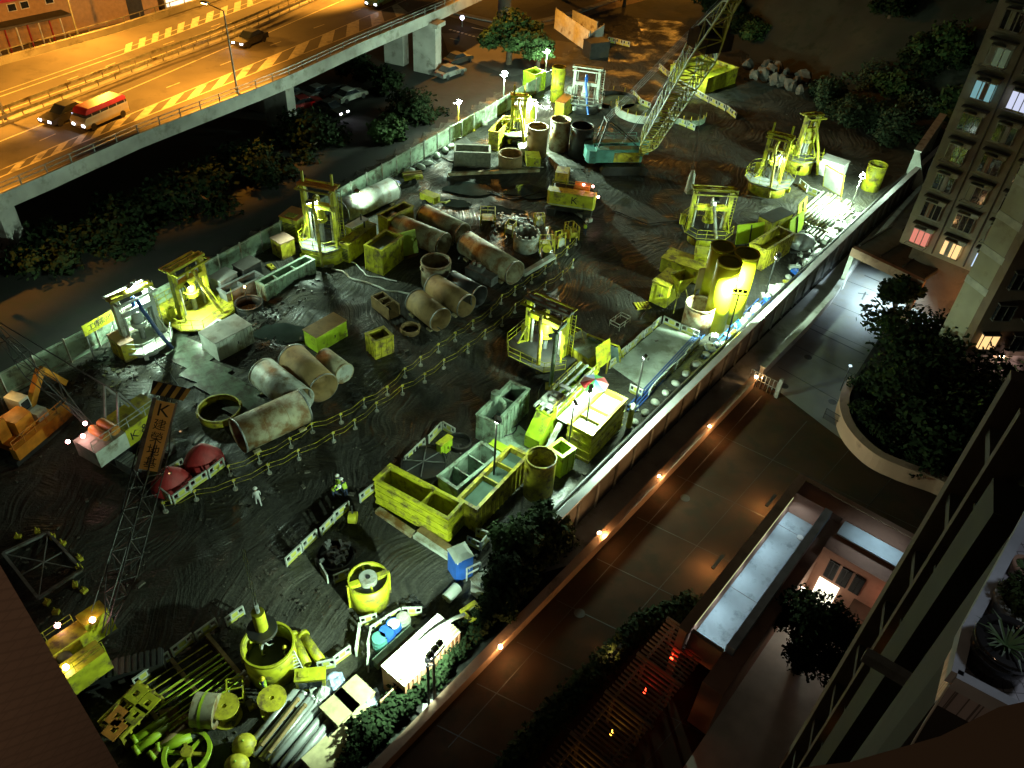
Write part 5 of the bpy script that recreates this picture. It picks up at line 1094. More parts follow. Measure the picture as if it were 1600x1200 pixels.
# puddles
def puddle(px, py, rx, ry, seed, label):
    c = G(px, py, .14); mb = MB(); n = 40; pts = []
    for k in range(n): a = 2*math.pi*k/n; q = 1+.45*mnoise.noise(Vector((math.cos(a)*1.3, math.sin(a)*1.3, seed))); pts.append((c.x+rx*q*math.cos(a), c.y+ry*q*math.sin(a), .17))
    mb.add(pts, [tuple(range(n))]); o = struct('puddle', mb, WATER)
puddle(735,295,2.6,1.5,1,''); puddle(712,318,1.6,.8,5,''); puddle(780,330,2.2,1.0,9,''); puddle(440,520,2.2,1.4,12,''); puddle(830,300,2.6,1.3,15,'')
# compact machine, umbrella workers' corner
c = G(672,318,0); t = thing('compressor','small yellow wheeled compressor with tow bar above the far casings','compressor',(c.x,c.y,0),R(-30)); part('body',MB().prism([(-.9,-.5),(.9,-.5),(1.05,0),(.9,.5),(-.9,.5)],.4,1.1),Y,t); part('tow_bar',MB().beam((1,0,.5),(2.2,0,.9),.1).beam((2.2,-.4,.9),(2.2,.4,.9),.12),Y,t); [part('wheel',MB().cyl((-.2,s*.55,.3),(-.2,s*.7,.3),.3,14),BLACK,t) for s in (-1,1)]
def umbrella(px, py, z, r, cols, label):
    c = G(px, py, z); t = thing('umbrella', label, 'umbrella', (c.x, c.y, 0)); n = 8
    part('pole', MB().cyl((0,0,0),(0,0,z),.025,6), STEEL, t)
    for k in range(n):
        a, b = 2*math.pi*k/n, 2*math.pi*(k+1)/n; p_, q_ = Vector((r*math.cos(a), r*math.sin(a), z-.4)), Vector((r*math.cos(b), r*math.sin(b), z-.4)); ap = Vector((0,0,z)); d_ = Vector((0,0,-.02))
        part('canopy_panel', MB().add([ap,p_,q_,ap+d_,p_+d_,q_+d_], [(0,1,2),(5,4,3),(0,3,4,1),(1,4,5,2),(2,5,3,0)]), cols[k % len(cols)], t)
umbrella(611,281,2.2,1.0,[BLUE,WHITE,mat('teal_cloth',(.03,.25,.22),.7),CREAM],'faded multicoloured umbrella at the far end of the pale casing')
umbrella(930,592,4.4,1.0,[mat('red_cloth',(.45,.04,.04),.7),mat('green_cloth',(.05,.3,.06),.7),BLUE,mat('pink_cloth',(.5,.2,.18),.7)],'rainbow umbrella standing on the brightly lit slurry plant')
c = G(645,283,0); t = thing('tool_trailer','small yellow tool trailer with rusty bars near the hoarding','trailer',(c.x,c.y,0),R(20)); part('bed',MB().box(-1,-.6,.4,1,.6,.75),Y,t); part('bars',MB().beam((-1,.3,.9),(1,.1,1),.15).beam((-1,-.2,.85),(1,-.3,1),.15),RUST,t); [part('wheel',MB().cyl((0,s*.62,.3),(0,s*.8,.3),.3,12),BLACK,t) for s in (-1,1)]
# row of stones / sacks along hoarding
for i, (px, py) in enumerate(((640,270),(650,252),(658,264),(668,258),(683,246),(696,238),(705,232))):
    c = G(px, py, 0); solo('sandbag', MB().ball((0,0,.28),.55,10,(1.2,.7,.5)), WHITEG, ORD[i] + ' pale sandbag from the left between the hoarding and wooden tank', 'sandbag', c, random.random()*3, 'sandbags along the far hoarding')
# scrap and clamps near shoe
for i, (px, py, w_, h_, lb) in enumerate(((762,345,2.2,1.0,'yellow clam shell clamp half buried left of the toothed casing shoe'),(842,352,1.0,1.2,'small yellow steel bracket behind the toothed casing shoe'),(853,392,1.5,1.5,'pale yellow hopper beside the long pale beam'),(874,385,.9,1.6,'thin yellow frame between the hopper and the worker'),(892,372,1.4,1.5,'rusty pump frame nearest the worker by the rope posts'),(797,366,1.2,1.3,'pale corroded drum frame left of the toothed casing shoe'))):
    c = G(px, py, 0); t = thing('salvaged_machine', lb, 'scrap', (c.x,c.y,0), random.random()*3, 'yellow steel frames around the toothed casing shoe'); mb = MB()
    for a in (-1,1):
        for b in (-1,1): mb.beam((a*w_/2,b*w_/3,0),(a*w_/2*.7,b*w_/3,h_),.1)
    mb.rail([(-w_/2,-w_/3,.1),(w_/2,-w_/3,.1),(w_/2,w_/3,.1),(-w_/2,w_/3,.1)],h_*.9,.03,.6); part('frame', mb, YD, t); part('drum', MB().cyl((0,-w_/3,h_*.35),(0,w_/3,h_*.35),h_*.3,12), STEELW if i % 2 else YD, t)
    part('plate', MB().box(-w_/2,-w_/4,h_*.6,w_*.1,w_/4,h_*.66), YD, t)
a, b = G(817,430,.2), G(866,401,.2); solo('steel_beam', MB().beam(a+Vector((0,0,.1)), b+Vector((0,0,.1)), .5, .35), WHITEG, 'long pale steel beam lying in front of the hopper', 'beam', a, world=True)
a, b = G(700,273,.2), G(843,267,.2); solo('steel_beam', MB().beam(a+Vector((0,0,.1)), b+Vector((0,0,.1)), .35, .35), RUSTP, 'very long thin steel beam below the wooden sided tank', 'beam', a, world=True)
c = G(752,437,0); t = thing('engine_block','grey engine unit lying beside the open end of the long rusty casing','engine',(c.x,c.y,0),R(-35)); part('body',MB().box(-1.5,-.5,.1,1.5,.5,.9).box(-1.2,-.3,.901,.2,.3,1.3),STEEL,t); part('cylinder_row',MB().cyl((-.9,0,1.3),(-.9,0,1.6),.2,10).cyl((-.3,0,1.3),(-.3,0,1.6),.2,10).cyl((.9,.5,.5),(.9,.8,.5),.35,12),STEELW,t)
# --- wood sided tank, far cluster
open_tank((710,238),(766,240),(767,228),1.7,'wooden sided open tank at the foot of the second floodlight pole',mat('weathered_boards',(.26,.26,.20),.85,0,.4,3),ribs='v',fill=MURK,fz=.6)
closed_box((801,167),(829,171),(836,155),2.6,'dazzling floodlit yellow cabin with white roof in the far cluster',Y,WHITE,'cabin','cabin')
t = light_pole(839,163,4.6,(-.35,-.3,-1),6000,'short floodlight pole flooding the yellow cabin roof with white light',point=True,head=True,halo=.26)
rig((802,150),(821,151),5.4,'narrow dark yellow drilling mast left of the floodlit cabin',Y,collar=1.5,ch=1.3,hose=YD,plat=1.8,dark_base=True)
rig((900,105),(938,110),5.2,'pale grey portal rig with thick blue hose at the far end of the site',WHITEG,collar=1.8,ch=1.4,hose=mat('bright_blue_hose',(.02,.12,.5),.35),plat=2.3,spikes=False,dark_base=True,mid=.45)
standing_casing(874,104,4.4,.85,'bright lime yellow casing standing behind the floodlit cabin',Y,rings=1,grp='upright casings in the far cluster')
standing_casing(841,197,3.4,1.15,'dark brown standing casing in front of the floodlit cabin',RUST,grp='upright casings in the far cluster')
standing_casing(877,186,3.6,1.15,'pale edged standing casing right of the dark brown one',RUSTP,grp='upright casings in the far cluster')
standing_casing(911,196,3.6,1.3,'black standing casing under the blue hose',DARK,grp='upright casings in the far cluster')
standing_casing(798,239,1.7,1.3,'squat brown casing below the narrow drilling mast',RUST,grp='upright casings in the far cluster')
open_tank((836,118),(853,112),(852,100),2.4,'tall lime rack crate beside the third floodlight pole',YG,'rack','rack',ribs='v')
closed_box((868,158),(882,146),(888,156),2.2,'small yellow cabinet with orange peaked roof beside the lime casing',Y,YO,'cabinet','cabinet')
closed_box((824,247),(845,247),(845,236),1.2,'small yellow box on the ground below the dark brown casing',Y,Y)
open_tank((764,205),(779,208),(783,180),2.2,'bright yellow tank panel left of the narrow drilling mast',Y,ribs='h',fill=WATER)
closed_box((812,232),(836,232),(838,222),1.0,'pale low plinth beside the small yellow box',WHITEG,WHITEG)
barrier_row([(1030,104),(1058,128),(1096,150),(1135,170),(1150,182)],'yellow plastic barrier in the curved row under the crane boom')
barrier_row([(990,146),(1001,160),(1016,166)],'yellow plastic barrier in the short arc left of the crane boom')
barrier_row([(1060,190),(1086,200)],'yellow plastic barrier beside the pale pit right of the crane boom')
def pit(px, py, r, label, m=WHITEG, arc=math.pi, a0=0, h=1.0):
    c = G(px, py, 0); t = thing('pit_wall', label, 'pit', (c.x,c.y,0)); mb = MB(); n = 18
    for k in range(n):
        a, b = a0+arc*k/n, a0+arc*(k+1)/n; P2 = lambda q, an: (q*math.cos(an), q*math.sin(an)); mb.prism([P2(r,a),P2(r,b),P2(r-.2,b),P2(r-.2,a)],0,h)
    part('wall', mb, m, t); part('water', MB().cyl((0,0,.1),(0,0,.16),r-.25,24), MURK, t); pl = MB()
    for k in range(9): a = a0+arc*k/8; pl.cyl((r*math.cos(a),r*math.sin(a),h*.9),(r*math.cos(a),r*math.sin(a),h+.5),.06,6)
    part('stakes', pl, YD, t); return t
pit(1000,178,3.2,'pale curved pit wall below the orange lit mud',WHITEG,math.pi*.9,math.pi*.85); pit(1072,186,2.4,'green tinted pit ring right of the crane boom',GREEN,math.pi,math.pi*.9,.8); pit(962,160,2.8,'dark round pit beside the grey portal rig',DARK,math.pi*1.4,0,.6)
light_pole(1078,152,5.0,(1,.5,-.6),900,'floodlight pole behind the crane boom facing the long yellow skip',heads=1,to=(1125,115,1))
# yellow skip at hillside foot
t_, x_, y_ = open_tank((1097,86),(1154,106),(1147,138),2.2,'long bright yellow skip lying at the foot of the hillside',Y,'skip','skip',ribs=None,rim=True,div=(.35,.72),fill=Y,fz=.8)
standing_casing(1063,98,1.0,1.0,'white water tank beside the long yellow skip',WHITEG,'water_tank',lug=False)
tree(1120,30,4,3.2,'dark tree between the sandy track and the crane boom',1800,130,LEAFD,None,.26)
tree(1160,60,4,3.4,'dark tree above the long yellow skip',1800,131,LEAFD,None,.26)
barrier_row([(950,62),(985,70)],'orange plastic barrier beside the junction mound',m=mat('orange_plastic',(.55,.12,.02),.5))
solo('container', MB().box(-1.6,-1.1,0,1.6,1.1,2.2).box(-1.65,-1.15,2.2,1.65,1.15,2.3), DARK, 'small dark container at the end of the orange barriers', 'container', G(930,88,0), .5)
# --- teal crane with lattice boom
foot = G(1010,240,2.0); p1 = G(1128,30,27); bt_ = foot + (p1-foot)*1.12; bd = Vector((bt_.x-foot.x, bt_.y-foot.y)); cyw = math.atan2(G(1012,243,0).y-G(945,240,0).y, G(1012,243,0).x-G(945,240,0).x)
t = crane(968,262,cyw+.12,TEAL,'teal crawler crane with long yellow green lattice boom reaching out of the top',boom=bt_,boomm=mat('lime_lattice',(.46,.47,.05),.5,0,.3,2),bw=1.6,length=5.2,cabm=TEAL,r=.06,taper=10,bz=.9)
part('deck_panel', MB().box(-1.2,-1.37,1.3,1.7,-1.353,2.4), YD, t)
hb_ = on_line(1103,58,foot,p1); part('boom_stop', MB().cb((0,0,0),(1.9,1.9,.9)).cyl((-1.1,0,.5),(1.1,0,.5),.4,12), DARK, thing('boom_hoist_block','dark pulley block clamped on the lattice boom near the top','pulley block',hb_,.5))
rope_load(G(1096,165,9), G(1077,296,1.6), 'pale hanging clam grab beside the yellow double framed rig')
# K crane (seen from behind)
a, b = G(857,292,2.6), G(932,303,2.6); kyw = yaw_of(b, a); km = (a+b)/2
t = thing('crawler_crane','yellow crawler crane body lettered K with pink lit deck in the middle of the site','crane',(km.x,km.y,0),yaw_of(a,b)); n = (b-a).length/2
part('counterweight', MB().prism([(-n,-.3),(-n+.3,-.6),(n-.2,-.6),(n,-.3),(n,.5),(-n,.5)],1.0,2.5), Y, t); part('body', MB().box(-n+.3,.502,1.0,n-.4,2.6,2.0), DARK, t); part('handrail', MB().rail([(-n+.3,.6,2.502),(n-.4,.6,2.502)],.7,.02,1.2), YD, t)
part('cab', MB().box(-n+.2,2.61,1.0,-n+1.5,4.2,3.0), YD, t); part('undercarriage', MB().box(-n*.7,-.3,.3,n*.7,3.5,.999), DARK, t)
for s in (-1,1): part('track', MB().box(s*n*.75-.4,-1.2,0,s*n*.75+.4,4.4,.9), DARK, t)
text_on(t,'K',1.1,frame_M((.35,-.605,1.78),(1,0,0),(0,0,1)),BLACK)
part('winch', MB().cyl((0,1.2,2.3),(1.6,1.2,2.3),.35,14).cyl((0,2,2.3),(1.6,2,2.3),.35,14), YO, t)
for x_, y_, z_, mm, pw in ((n-.5,.9,2.9,LPINK,30),(n-1.5,1.4,2.7,LPINK,18),(n+.2,.2,2.2,LPINK,8)): part('work_lamp', MB().ball((x_,y_,z_),.13,8), mm, t); lamp_light(t,(x_,y_,z_+.25),pw,(1,.35,.28),rad=.08)
part('stripe', MB().box(-n*.9,-.612,1.08,n*.9,-.604,1.16), WHITEG, t)
solo('steel_beam', MB().beam(G(893,325,.3),G(923,345,.3),.5,.4), STEELW, 'short pale beam on the mud below the yellow lettered crane', 'beam', G(893,325,.3), world=True)
# --- right middle cluster
r_ = rig((1088,296),(1146,299),5.4,'yellow drilling rig with stacked square frames behind the three bright tubes',Y,collar=1.6,ch=1.3,hose=STEELW,plat=2.3,disc=DARK,spikes=False,mid=.5)
floodlight(r_[0],(0,-1.1,5.0),(0,.5,-1),420,CW,1,150)
r_ = rig((1205,209),(1236,217),6.2,'tall yellow drilling rig with upright post near the pale box container',Y,collar=2.0,ch=1.4,hose=YD,plat=2.4)
floodlight(r_[0],(.4,-.9,4.6),(.2,.2,-1),420,CW,1,150)
rig((1262,182),(1281,180),6.4,'rearmost yellow drilling mast with peaked top frame at the hillside',Y,collar=1.5,ch=1.8,hose=Y,plat=2.0,spikes=False,dark_base=False,lad=True)
closed_box((1283,247),(1319,259),(1323,250),2.0,'pale blue white box container at the foot of the hillside',WHITE,WHITE,ribs=False)
standing_casing(1373,256,3.0,1.0,'bright yellow standing casing by the boundary wall near the lit pole',Y,rings=1)
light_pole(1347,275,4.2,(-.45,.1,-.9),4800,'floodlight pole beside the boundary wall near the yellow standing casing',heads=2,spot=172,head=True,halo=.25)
hl = [o for o in COL.objects if o.get('label','').startswith('floodlight pole beside the boundary wall near')][-1]; lamp_light(hl,(.7,.9,4.6),420,CW)  # extra light added behind the pole to brighten the hillside trees
t = thing('screen_panel','upright pale mesh screen in a yellow frame left of the lit pole','panel',G(1300,300,0),R(-60)); part('mesh',MB().box(-1.3,-.04,.2,1.3,.04,2.6,Matrix.Rotation(R(15),4,'X')),WHITEG,t); part('frame',MB().beam((-1.35,0,0),(-1.35,-.7,2.7),.12).beam((1.35,0,0),(1.35,-.7,2.7),.12).beam((-1.35,-.7,2.7),(1.35,-.7,2.7),.12).beam((-1.35,0,.15),(1.35,0,.15),.12),Y,t)
barrier_row([(1246,283),(1262,297),(1282,306)],'yellow plastic barrier curving around the tall rig base')
U(rods((1262,352),(1310,308),9,.16,.42,'pale steel pipe in the dazzling stack beside the boundary wall',STEELW,seed=3,z=.3,th=1))
U(rods((1270,368),(1322,322),5,.12,.4,'thin bright pipe beside the wall in front of the dazzling stack',STEELW,seed=4,z=.25))
closed_box((1187,337),(1220,323),(1237,334),2.2,'yellow rimmed tank with dark grating top behind the ribbed skip',Y,DARK)
open_tank((1172,381),(1216,354),(1241,365),2.2,'yellow ribbed skip right of the three bright tubes',YD,'skip','skip',ribs='v',fill=YD,fz=.5)
for i, (px, py, yw, l_, lb) in enumerate(((1170,366,.35,3.0,'lime side panel leaning left of the yellow rimmed tank'),(1243,352,.9,3.2,'lime side panel standing between the skip and the pipe stack'),(1252,328,1.0,2.6,'yellow side panel behind the pipe stack'))):
    t = thing('metal_sheet', lb, 'panel', G(px,py+14,0), yw); part('plate', MB().box(-l_/2,-.05,0,l_/2,.05,2.0,Matrix.Rotation(R(-12),4,'X')), YG if i < 2 else Y, t); part('stiffener', MB().box(-.05,-.15,0,.05,-.052,1.9,Matrix.Rotation(R(-12),4,'X')), DARK, t)
TUBE = mat('bright_yellow_tube', (.62,.58,.012), .4, 0, .15, 1.2, MUD, .05)
for px, py, r, lb in ((1130,384,.98,'leftmost of the three tall bright yellow tubes'),(1168,395,1.02,'rightmost of the three tall bright yellow tubes'),(1141,408,.98,'front tube of the three tall bright yellow tubes')):
    standing_casing(px, py, 6.6, r, lb, TUBE, 'tall_tube', 'three tall bright yellow tubes', lug=False)
standing_casing(1096,474,2.6,1.25,'brown standing casing with bright inner wall before the tall tubes',RUSTP)
t = thing('casing_flap','tall white lit chute standing at the rim of the brown casing','chute',G(1085,486,0),.4); part('plate',MB().prism([(-.5,-.05),(.5,-.05),(.5,.05),(-.5,.05)],2.3,4.4),CREAM,t); part('post',MB().beam((-.4,0,0),(-.4,0,2.3),.12).beam((.4,0,0),(.4,0,2.3),.12),YD,t)
c = G(1056,478,0); t = thing('hopper','bright tapered hopper on splayed legs beside the yellow control cabin','hopper',(c.x,c.y,0),.5); part('bin',MB().add([(-.8,-.7,3.2),(.8,-.7,3.2),(.8,.7,3.2),(-.8,.7,3.2),(-.2,-.2,1.5),(.2,-.2,1.5),(.2,.2,1.5),(-.2,.2,1.5)],[(0,4,5,1),(1,5,6,2),(2,6,7,3),(3,7,4,0),(4,7,6,5)]),Y,t); lg_=MB(); [lg_.beam((sx*.35,sy*.35,1.9),(sx*.9,sy*.9,0),.1) for sx in (-1,1) for sy in (-1,1)]; part('leg',lg_,YD,t)
closed_box((1020,438),(1046,449),(1069,428),2.3,'yellow control cabin with dark window stripe left of the hopper',Y,YD,'cabin','cabin')
closed_box((1034,402),(1098,424),(1100,404),1.6,'flat yellow table platform behind the control cabin',Y,YD,'platform','platform')
closed_box((1086,400),(1112,404),(1116,388),2.0,'yellow compact power pack between the framed rig and the tubes',Y,Y,vents=True)
t = thing('pallet','small yellow slatted frame lying on the mud left of the control cabin','pallet',G(1002,479,0),.3); mb = MB(); [mb.box(-.55+.28*k,-.5,.1,-.37+.28*k,.5,.16) for k in range(5)]; mb.box(-.6,-.5,0,.6,-.4,.1).box(-.6,.4,0,.6,.5,.1); part('slats', mb, YD, t)
t = thing('pallet','pale tangled steel cradle on the mud right of the leaning blue panel','steel cradle',G(968,508,0),.9); part('frame',MB().rail([(-.8,-.5,0),(.8,-.5,0),(.8,.5,0),(-.8,.5,0),(-.8,-.5,0)],.7,.03,.8),STEELW,t)
light_pole(1214,400,4.2,(-.9,.5,-1),900,'floodlight pole by the wall right of the three bright tubes, heads facing away',m=DARK,head=True)
light_pole(1156,455,5.4,(-.5,.2,-.45),5000,'floodlight pole in front of the tall tubes, heads facing them',m=DARK,heads=3,head=True,size=.3,to=(1139,462,2.8),spot=125,off=.3)
# --- pool
pc = [G(x, y, .15) for x, y in ((956,574),(1035,506),(1090,530),(1010,612))]; mb = MB(); mb.add([(p.x,p.y,.2) for p in pc], [(0,3,2,1)]); struct('slurry_pool', mb, SLURRY)
barrier_row([(952,572),(1032,500)],'yellow plastic barrier along the road side of the grey slurry pool')
barrier_row([(1036,500),(1094,526)],'yellow plastic barrier across the top end of the grey slurry pool')
barrier_row([(1094,532),(1012,616)],'yellow plastic barrier along the wall side of the grey slurry pool')
barrier_row([(1006,616),(984,607)],'yellow plastic barrier across the bottom end of the grey slurry pool')
for i in range(16):
    t_ = i/15; px, py = 985+(1225-985)*t_+6, 655-(655-428)*t_+8; c = G(px, py, 0); solo('sandbag', MB().ball((0,0,.25),random.uniform(.28,.4),10,(1.1,.9,.6)), STEELW, ORD[i] + ' round pale weight from the lower end of the row by the wall', 'sandbag', c, random.random()*3, 'round pale weights along the boundary wall')
U(rods((985,640),(1095,520),4,.07,.22,'thin blue cable pipe beside the row of pale weights',BLUED,'conduit',z=.2,seed=9))
U(rods((1100,560),(1190,470),3,.05,.3,'pale thin conduit beside the wall below the tall tubes',BLUE,'conduit',z=.2,seed=10))
def clutter(pxs, n, label, m, grp, s=(.2,.6), h=(.15,.5), seed=1, name='site_item', cat='site item'):
    rn = random.Random(seed); A, B = G2(*pxs[0]), G2(*pxs[1])
    for k in range(n):
        c = A.lerp(B, (k+.5)/n) + Vector((rn.uniform(-.7,.7), rn.uniform(-.5,.5))); a, b, h_ = rn.uniform(*s), rn.uniform(*s), rn.uniform(*h); mb = MB().box(-a,-b,0,a,b,h_).box(-a*.8,-b*.8,h_,a*.8,b*.8,h_+.05).cyl((a*.3,0,h_+.05),(a*.3,0,h_+.25),.07,6)
        solo(name, mb, m if not isinstance(m, list) else m[k % len(m)], ORD[k] + ' ' + label + ' from the left', cat, (c.x,c.y,.05), rn.random()*3, grp)
clutter(((1110,555),(1260,410)),14,'small pale crate of fittings beside the foot of the boundary wall',[WHITEG,STEELW,YD,BLUE],'small crates of fittings along the boundary wall',seed=3)
clutter(((1250,400),(1330,335)),10,'small crate of fittings beyond the ribbed skip by the wall',[WHITEG,STEELW,CREAM],'small crates beyond the ribbed skip by the wall',seed=4)
clutter(((700,222),(770,182)),9,'small crate in the bright strip between hoarding and narrow mast',[WHITEG,YD,STEELW],'small crates in the bright strip by the far hoarding',seed=5)
clutter(((905,700),(960,660)),7,'pale sack heap between the slurry tanks and the boundary wall',[WHITEG,GREEN],'pale sack heaps beside the slurry tanks',seed=6)
clutter(((420,425),(520,415)),6,'small yellow tool box near the foot of the tall rig',[YD,STEELW],'small tool boxes near the foot of the tall rig',seed=8)
t = thing('concrete_mixer','rounded grey mixer drum near the wall right of the ribbed skip','mixer',G(1248,392,0)); part('drum',MB().ball((0,0,1.0),1.1,14,(1.2,.9,.8)),STEEL,t); part('frame',MB().box(-1,-.7,0,1,.7,.3),DARK,t)
# --- rig beside the pool
r_ = rig((829,466),(887,491),5.0,'dark yellow drilling rig with curved hose beside the slurry pool',Y,collar=1.8,ch=.9,hose=YD,plate=STEEL,disc=DARK,plat=2.7,spikes=False,dark_base=True)
floodlight(r_[0],(1.2,-1.4,3.6),(-.5,.5,-.6),330,CW,1,150)  # floodlight added to brighten this rig
closed_box((880,532),(920,559),(947,541),1.9,'pale grey topped yellow cabin right of the rig with the curved hose',YD,GREEN,'cabin','cabin')
t = thing('solar_panel','tilted blue grey slatted panel in a yellow frame beside the slurry pool','panel',G(944,560,0),R(-28)); part('sheet',MB().box(-1.3,-.04,.3,1.3,.04,2.3,Matrix.Rotation(R(22),4,'X')),mat('slate_panel',(.16,.24,.22),.5,0,.3,3),t); part('frame',MB().beam((-1.35,0,.2),(-1.35,-.9,2.4),.1).beam((1.35,0,.2),(1.35,-.9,2.4),.1).beam((1.35,-.9,2.4),(1.3,.9,0),.08).beam((-1.35,-.9,2.4),(-1.3,.9,0),.08).beam((-1.35,-.9,2.4),(1.35,-.9,2.4),.1),Y,t)
t = thing('metal_sheet','bright yellow bent sheet leaning beside the rainbow umbrella','panel',G(940,592,0),.9); part('plate',MB().add([(-.9,0,1.4),(.9,0,1.4),(1.0,.4,3.2),(-.7,.5,3.2),(-.9,.06,1.4),(.9,.06,1.4),(1.0,.46,3.2),(-.7,.56,3.2)],[(0,1,2,3),(7,6,5,4),(0,4,5,1),(1,5,6,2),(2,6,7,3),(3,7,4,0)]),Y,t); part('post',MB().beam((-.6,.1,0),(-.6,.1,1.5),.1).beam((.7,.1,0),(.7,.1,1.5),.1),YD,t)
t = thing('service_column','slim pale green upright pipe stand rising beside the curved hose rig','pipe stand',G(860,606,0),0); part('pipe',MB().cyl((0,0,0),(0,0,5.2),.16,10).cyl((0,0,5.2),(.7,1.1,5.4),.14,10),GREEN,t); part('foot',MB().cb((0,0,.1),(.8,.8,.2)),YD,t)
# --- slurry plant tanks
t, x_, y_ = open_tank((839,640),(912,571),(932,583),2.6,'long bright desanding plant with pipes and railed catwalks along its top',YG,'desanding_plant','plant',div=(.2,.45,.7),fill=MURK,fz=.75)
mb = MB(); [mb.box(-x_,-y_+yy,2.72,x_,-y_+yy+.16,2.86) for yy in (.25,.8,1.35)]; part('top_pipe', mb, WHITEG, t)
mb = MB().rail([(-x_,-y_-.1,2.7),(x_,-y_-.1,2.7)],1.0,.025,1.0).rail([(-x_*.5,y_,2.7),(x_*.6,y_,2.7)],1.0,.025,1.0); part('handrail', mb, YD, t)
part('catwalk', MB().box(-x_*.9,-.35,2.87,-x_*.35,y_,2.93).box(-x_*.1,-y_,2.87,x_*.0,y_,2.93), WHITE, t); part('motor', MB().cyl((-x_*.7,-.6,3.2),(-x_*.7,.2,3.2),.25,12).cyl((-x_*.5,-.6,3.2),(-x_*.5,.2,3.2),.25,12).cb((-x_*.6,.5,3.1),(1.2,.4,.3)), STEELW, t)
mb = MB().add([(-x_-.05,-y_,2.6),(-x_-.05,y_,2.6),(-x_-1.3,y_,1.2),(-x_-1.3,-y_,1.2),(-x_-.05,-y_,0),(-x_-.05,y_,0),(-x_-1.3,y_,0),(-x_-1.3,-y_,0)],[(0,1,2,3),(3,2,6,7),(0,3,7,4),(1,5,6,2),(4,7,6,5),(0,4,5,1)]); part('sloping_hood', mb, YG, t)
t, x_, y_ = open_tank((888,662),(943,607),(985,618),2.7,'large bright yellow slurry tank full of milky water by the boundary wall',YD,'slurry_tank','tank',ribs='h',div=(.3,.55),fill=mat('milky_water',(.34,.44,.34),.12,0,.35,.8),fz=.88)
part('catwalk', MB().box(-x_,y_+.1,2.6,x_,y_+.9,2.68), WHITE, t); part('handrail', MB().rail([(-x_,y_+.95,2.68),(x_,y_+.95,2.68)],1.0,.025,1.2), WHITEG, t)
part('stair', MB().beam((-x_-.2,y_+.5,2.6),(-x_-2.8,y_+.5,.1),.9,.1,(0,1,0)), WHITEG, t)
light_pole(924,609,5.2,(.6,-.1,-1),2300,'floodlight pole between the two slurry plant tanks',m=DARK,head=True,size=.32,spot=165)
light_pole(897,631,5.2,(-.8,-.2,-.7),650,'slim floodlight pole over the desanding plant facing the pale green tank',m=DARK,heads=1,head=True,size=.3)
light_pole(990,640,5.0,(-.6,.3,-1),700,'added floodlight pole brightening the wall side of the milky slurry tank',m=DARK,heads=1,size=.3)  # pole added for extra light near the wall
c = G(982,668,0); t = thing('bollard_post','short yellow post by the corner of the milky slurry tank','post',c); part('post',MB().cyl((0,0,0),(0,0,2.0),.2,12),Y,t); part('cap',MB().ball((0,0,2.05),.28,10),STEELW,t)
open_tank((745,648),(798,596),(829,607),2.3,'pale green two bay open tank standing alone left of the slurry plant',GREEN,ribs='v',div=(.6,),fill=WATER,fz=.3)
t = thing('pump_stand','pale green pump head on a thick post at the end of the two bay tank','pump',G(785,672,0)); part('post',MB().cyl((0,0,0),(0,0,2.6),.18,10).cyl((0,0,2.6),(-.5,.3,2.9),.16,10),GREEN,t); part('head',MB().cyl((-.6,.35,2.7),(-.6,.35,3.2),.35,14),GREEN,t)
solo('steel_plate', MB().box(-1.6,-1.6,0,1.6,1.6,.08), GREEN, 'pale green floor plate behind the three bay tank', 'plate', G(805,700,.1), R(40))
open_tank((684,745),(752,691),(781,710),2.2,'three bay green rimmed sludge tank in front of the pale green tank',GREEN,ribs=None,div=(.33,.67),fill=WATER,fz=.25)
open_tank((745,797),(826,712),(799,695),2.2,'green sludge tank with filled middle beside the brown upright tube',YD,ribs='v',div=(.45,.72),fill=MURK,fz=.8)
closed_box((765,693),(788,706),(793,698),1.6,'small lime box between the sludge tanks',YG,YG)
open_tank((857,700),(877,686),(894,705),2.0,'small lime railed tank behind the brown yellow tube',YG,ribs='v',fill=WATER)
standing_casing(846,714,3.4,.98,'worn yellow upright tube at the near end of the boundary wall',YD,'upright_tube')
open_tank((585,750),(700,812),(723,786),2.3,'long bright yellow skip with dark empty bays nearest the muddy yard',Y,'skip','skip',ribs='h',div=(.62,),fill=DARK,fz=.15)
t = standing_casing(662,721,.6,1.5,'round dark basket lid lying behind the long bright yellow skip',DARK,'basket'); part('lid', MB().cyl((0,0,.45),(0,0,.5),1.4,24), DARK, t); part('spokes', MB().beam((-1.4,0,.62),(1.4,0,.62),.06).beam((0,-1.4,.62),(0,1.4,.62),.06).beam((-1,-1,.62),(1,1,.62),.05), STEEL, t)
closed_box((682,692),(700,678),(706,683),1.3,'small yellow box behind the basket lid',YG,Y)
t = standing_casing(718,688,.5,.8,'small dark ring frame right of the small yellow box',DARK,'steel_ring')
barrier_row([(632,722),(664,690),(692,664),(712,676)],'dim plastic barrier behind the basket lid')
solo('timber_beam', MB().beam(G(590,797,.2),G(645,835,.2),.45,.3), RUSTP, 'long pale timber lying along the near side of the long yellow skip', 'timber', G(590,797,.2), world=True)
solo('timber_beam', MB().beam(G(650,835,.2),G(708,872,.2),.55,.3), WHITEG, 'bright pale plank pointing at the blue toilet', 'timber', G(650,835,.2), world=True)
solo('timber_beam', MB().beam(G(655,828,.2),G(712,866,.2),.5,.35), RUST, 'brown timber beside the bright plank near the blue toilet', 'timber', G(655,828,.2), world=True)
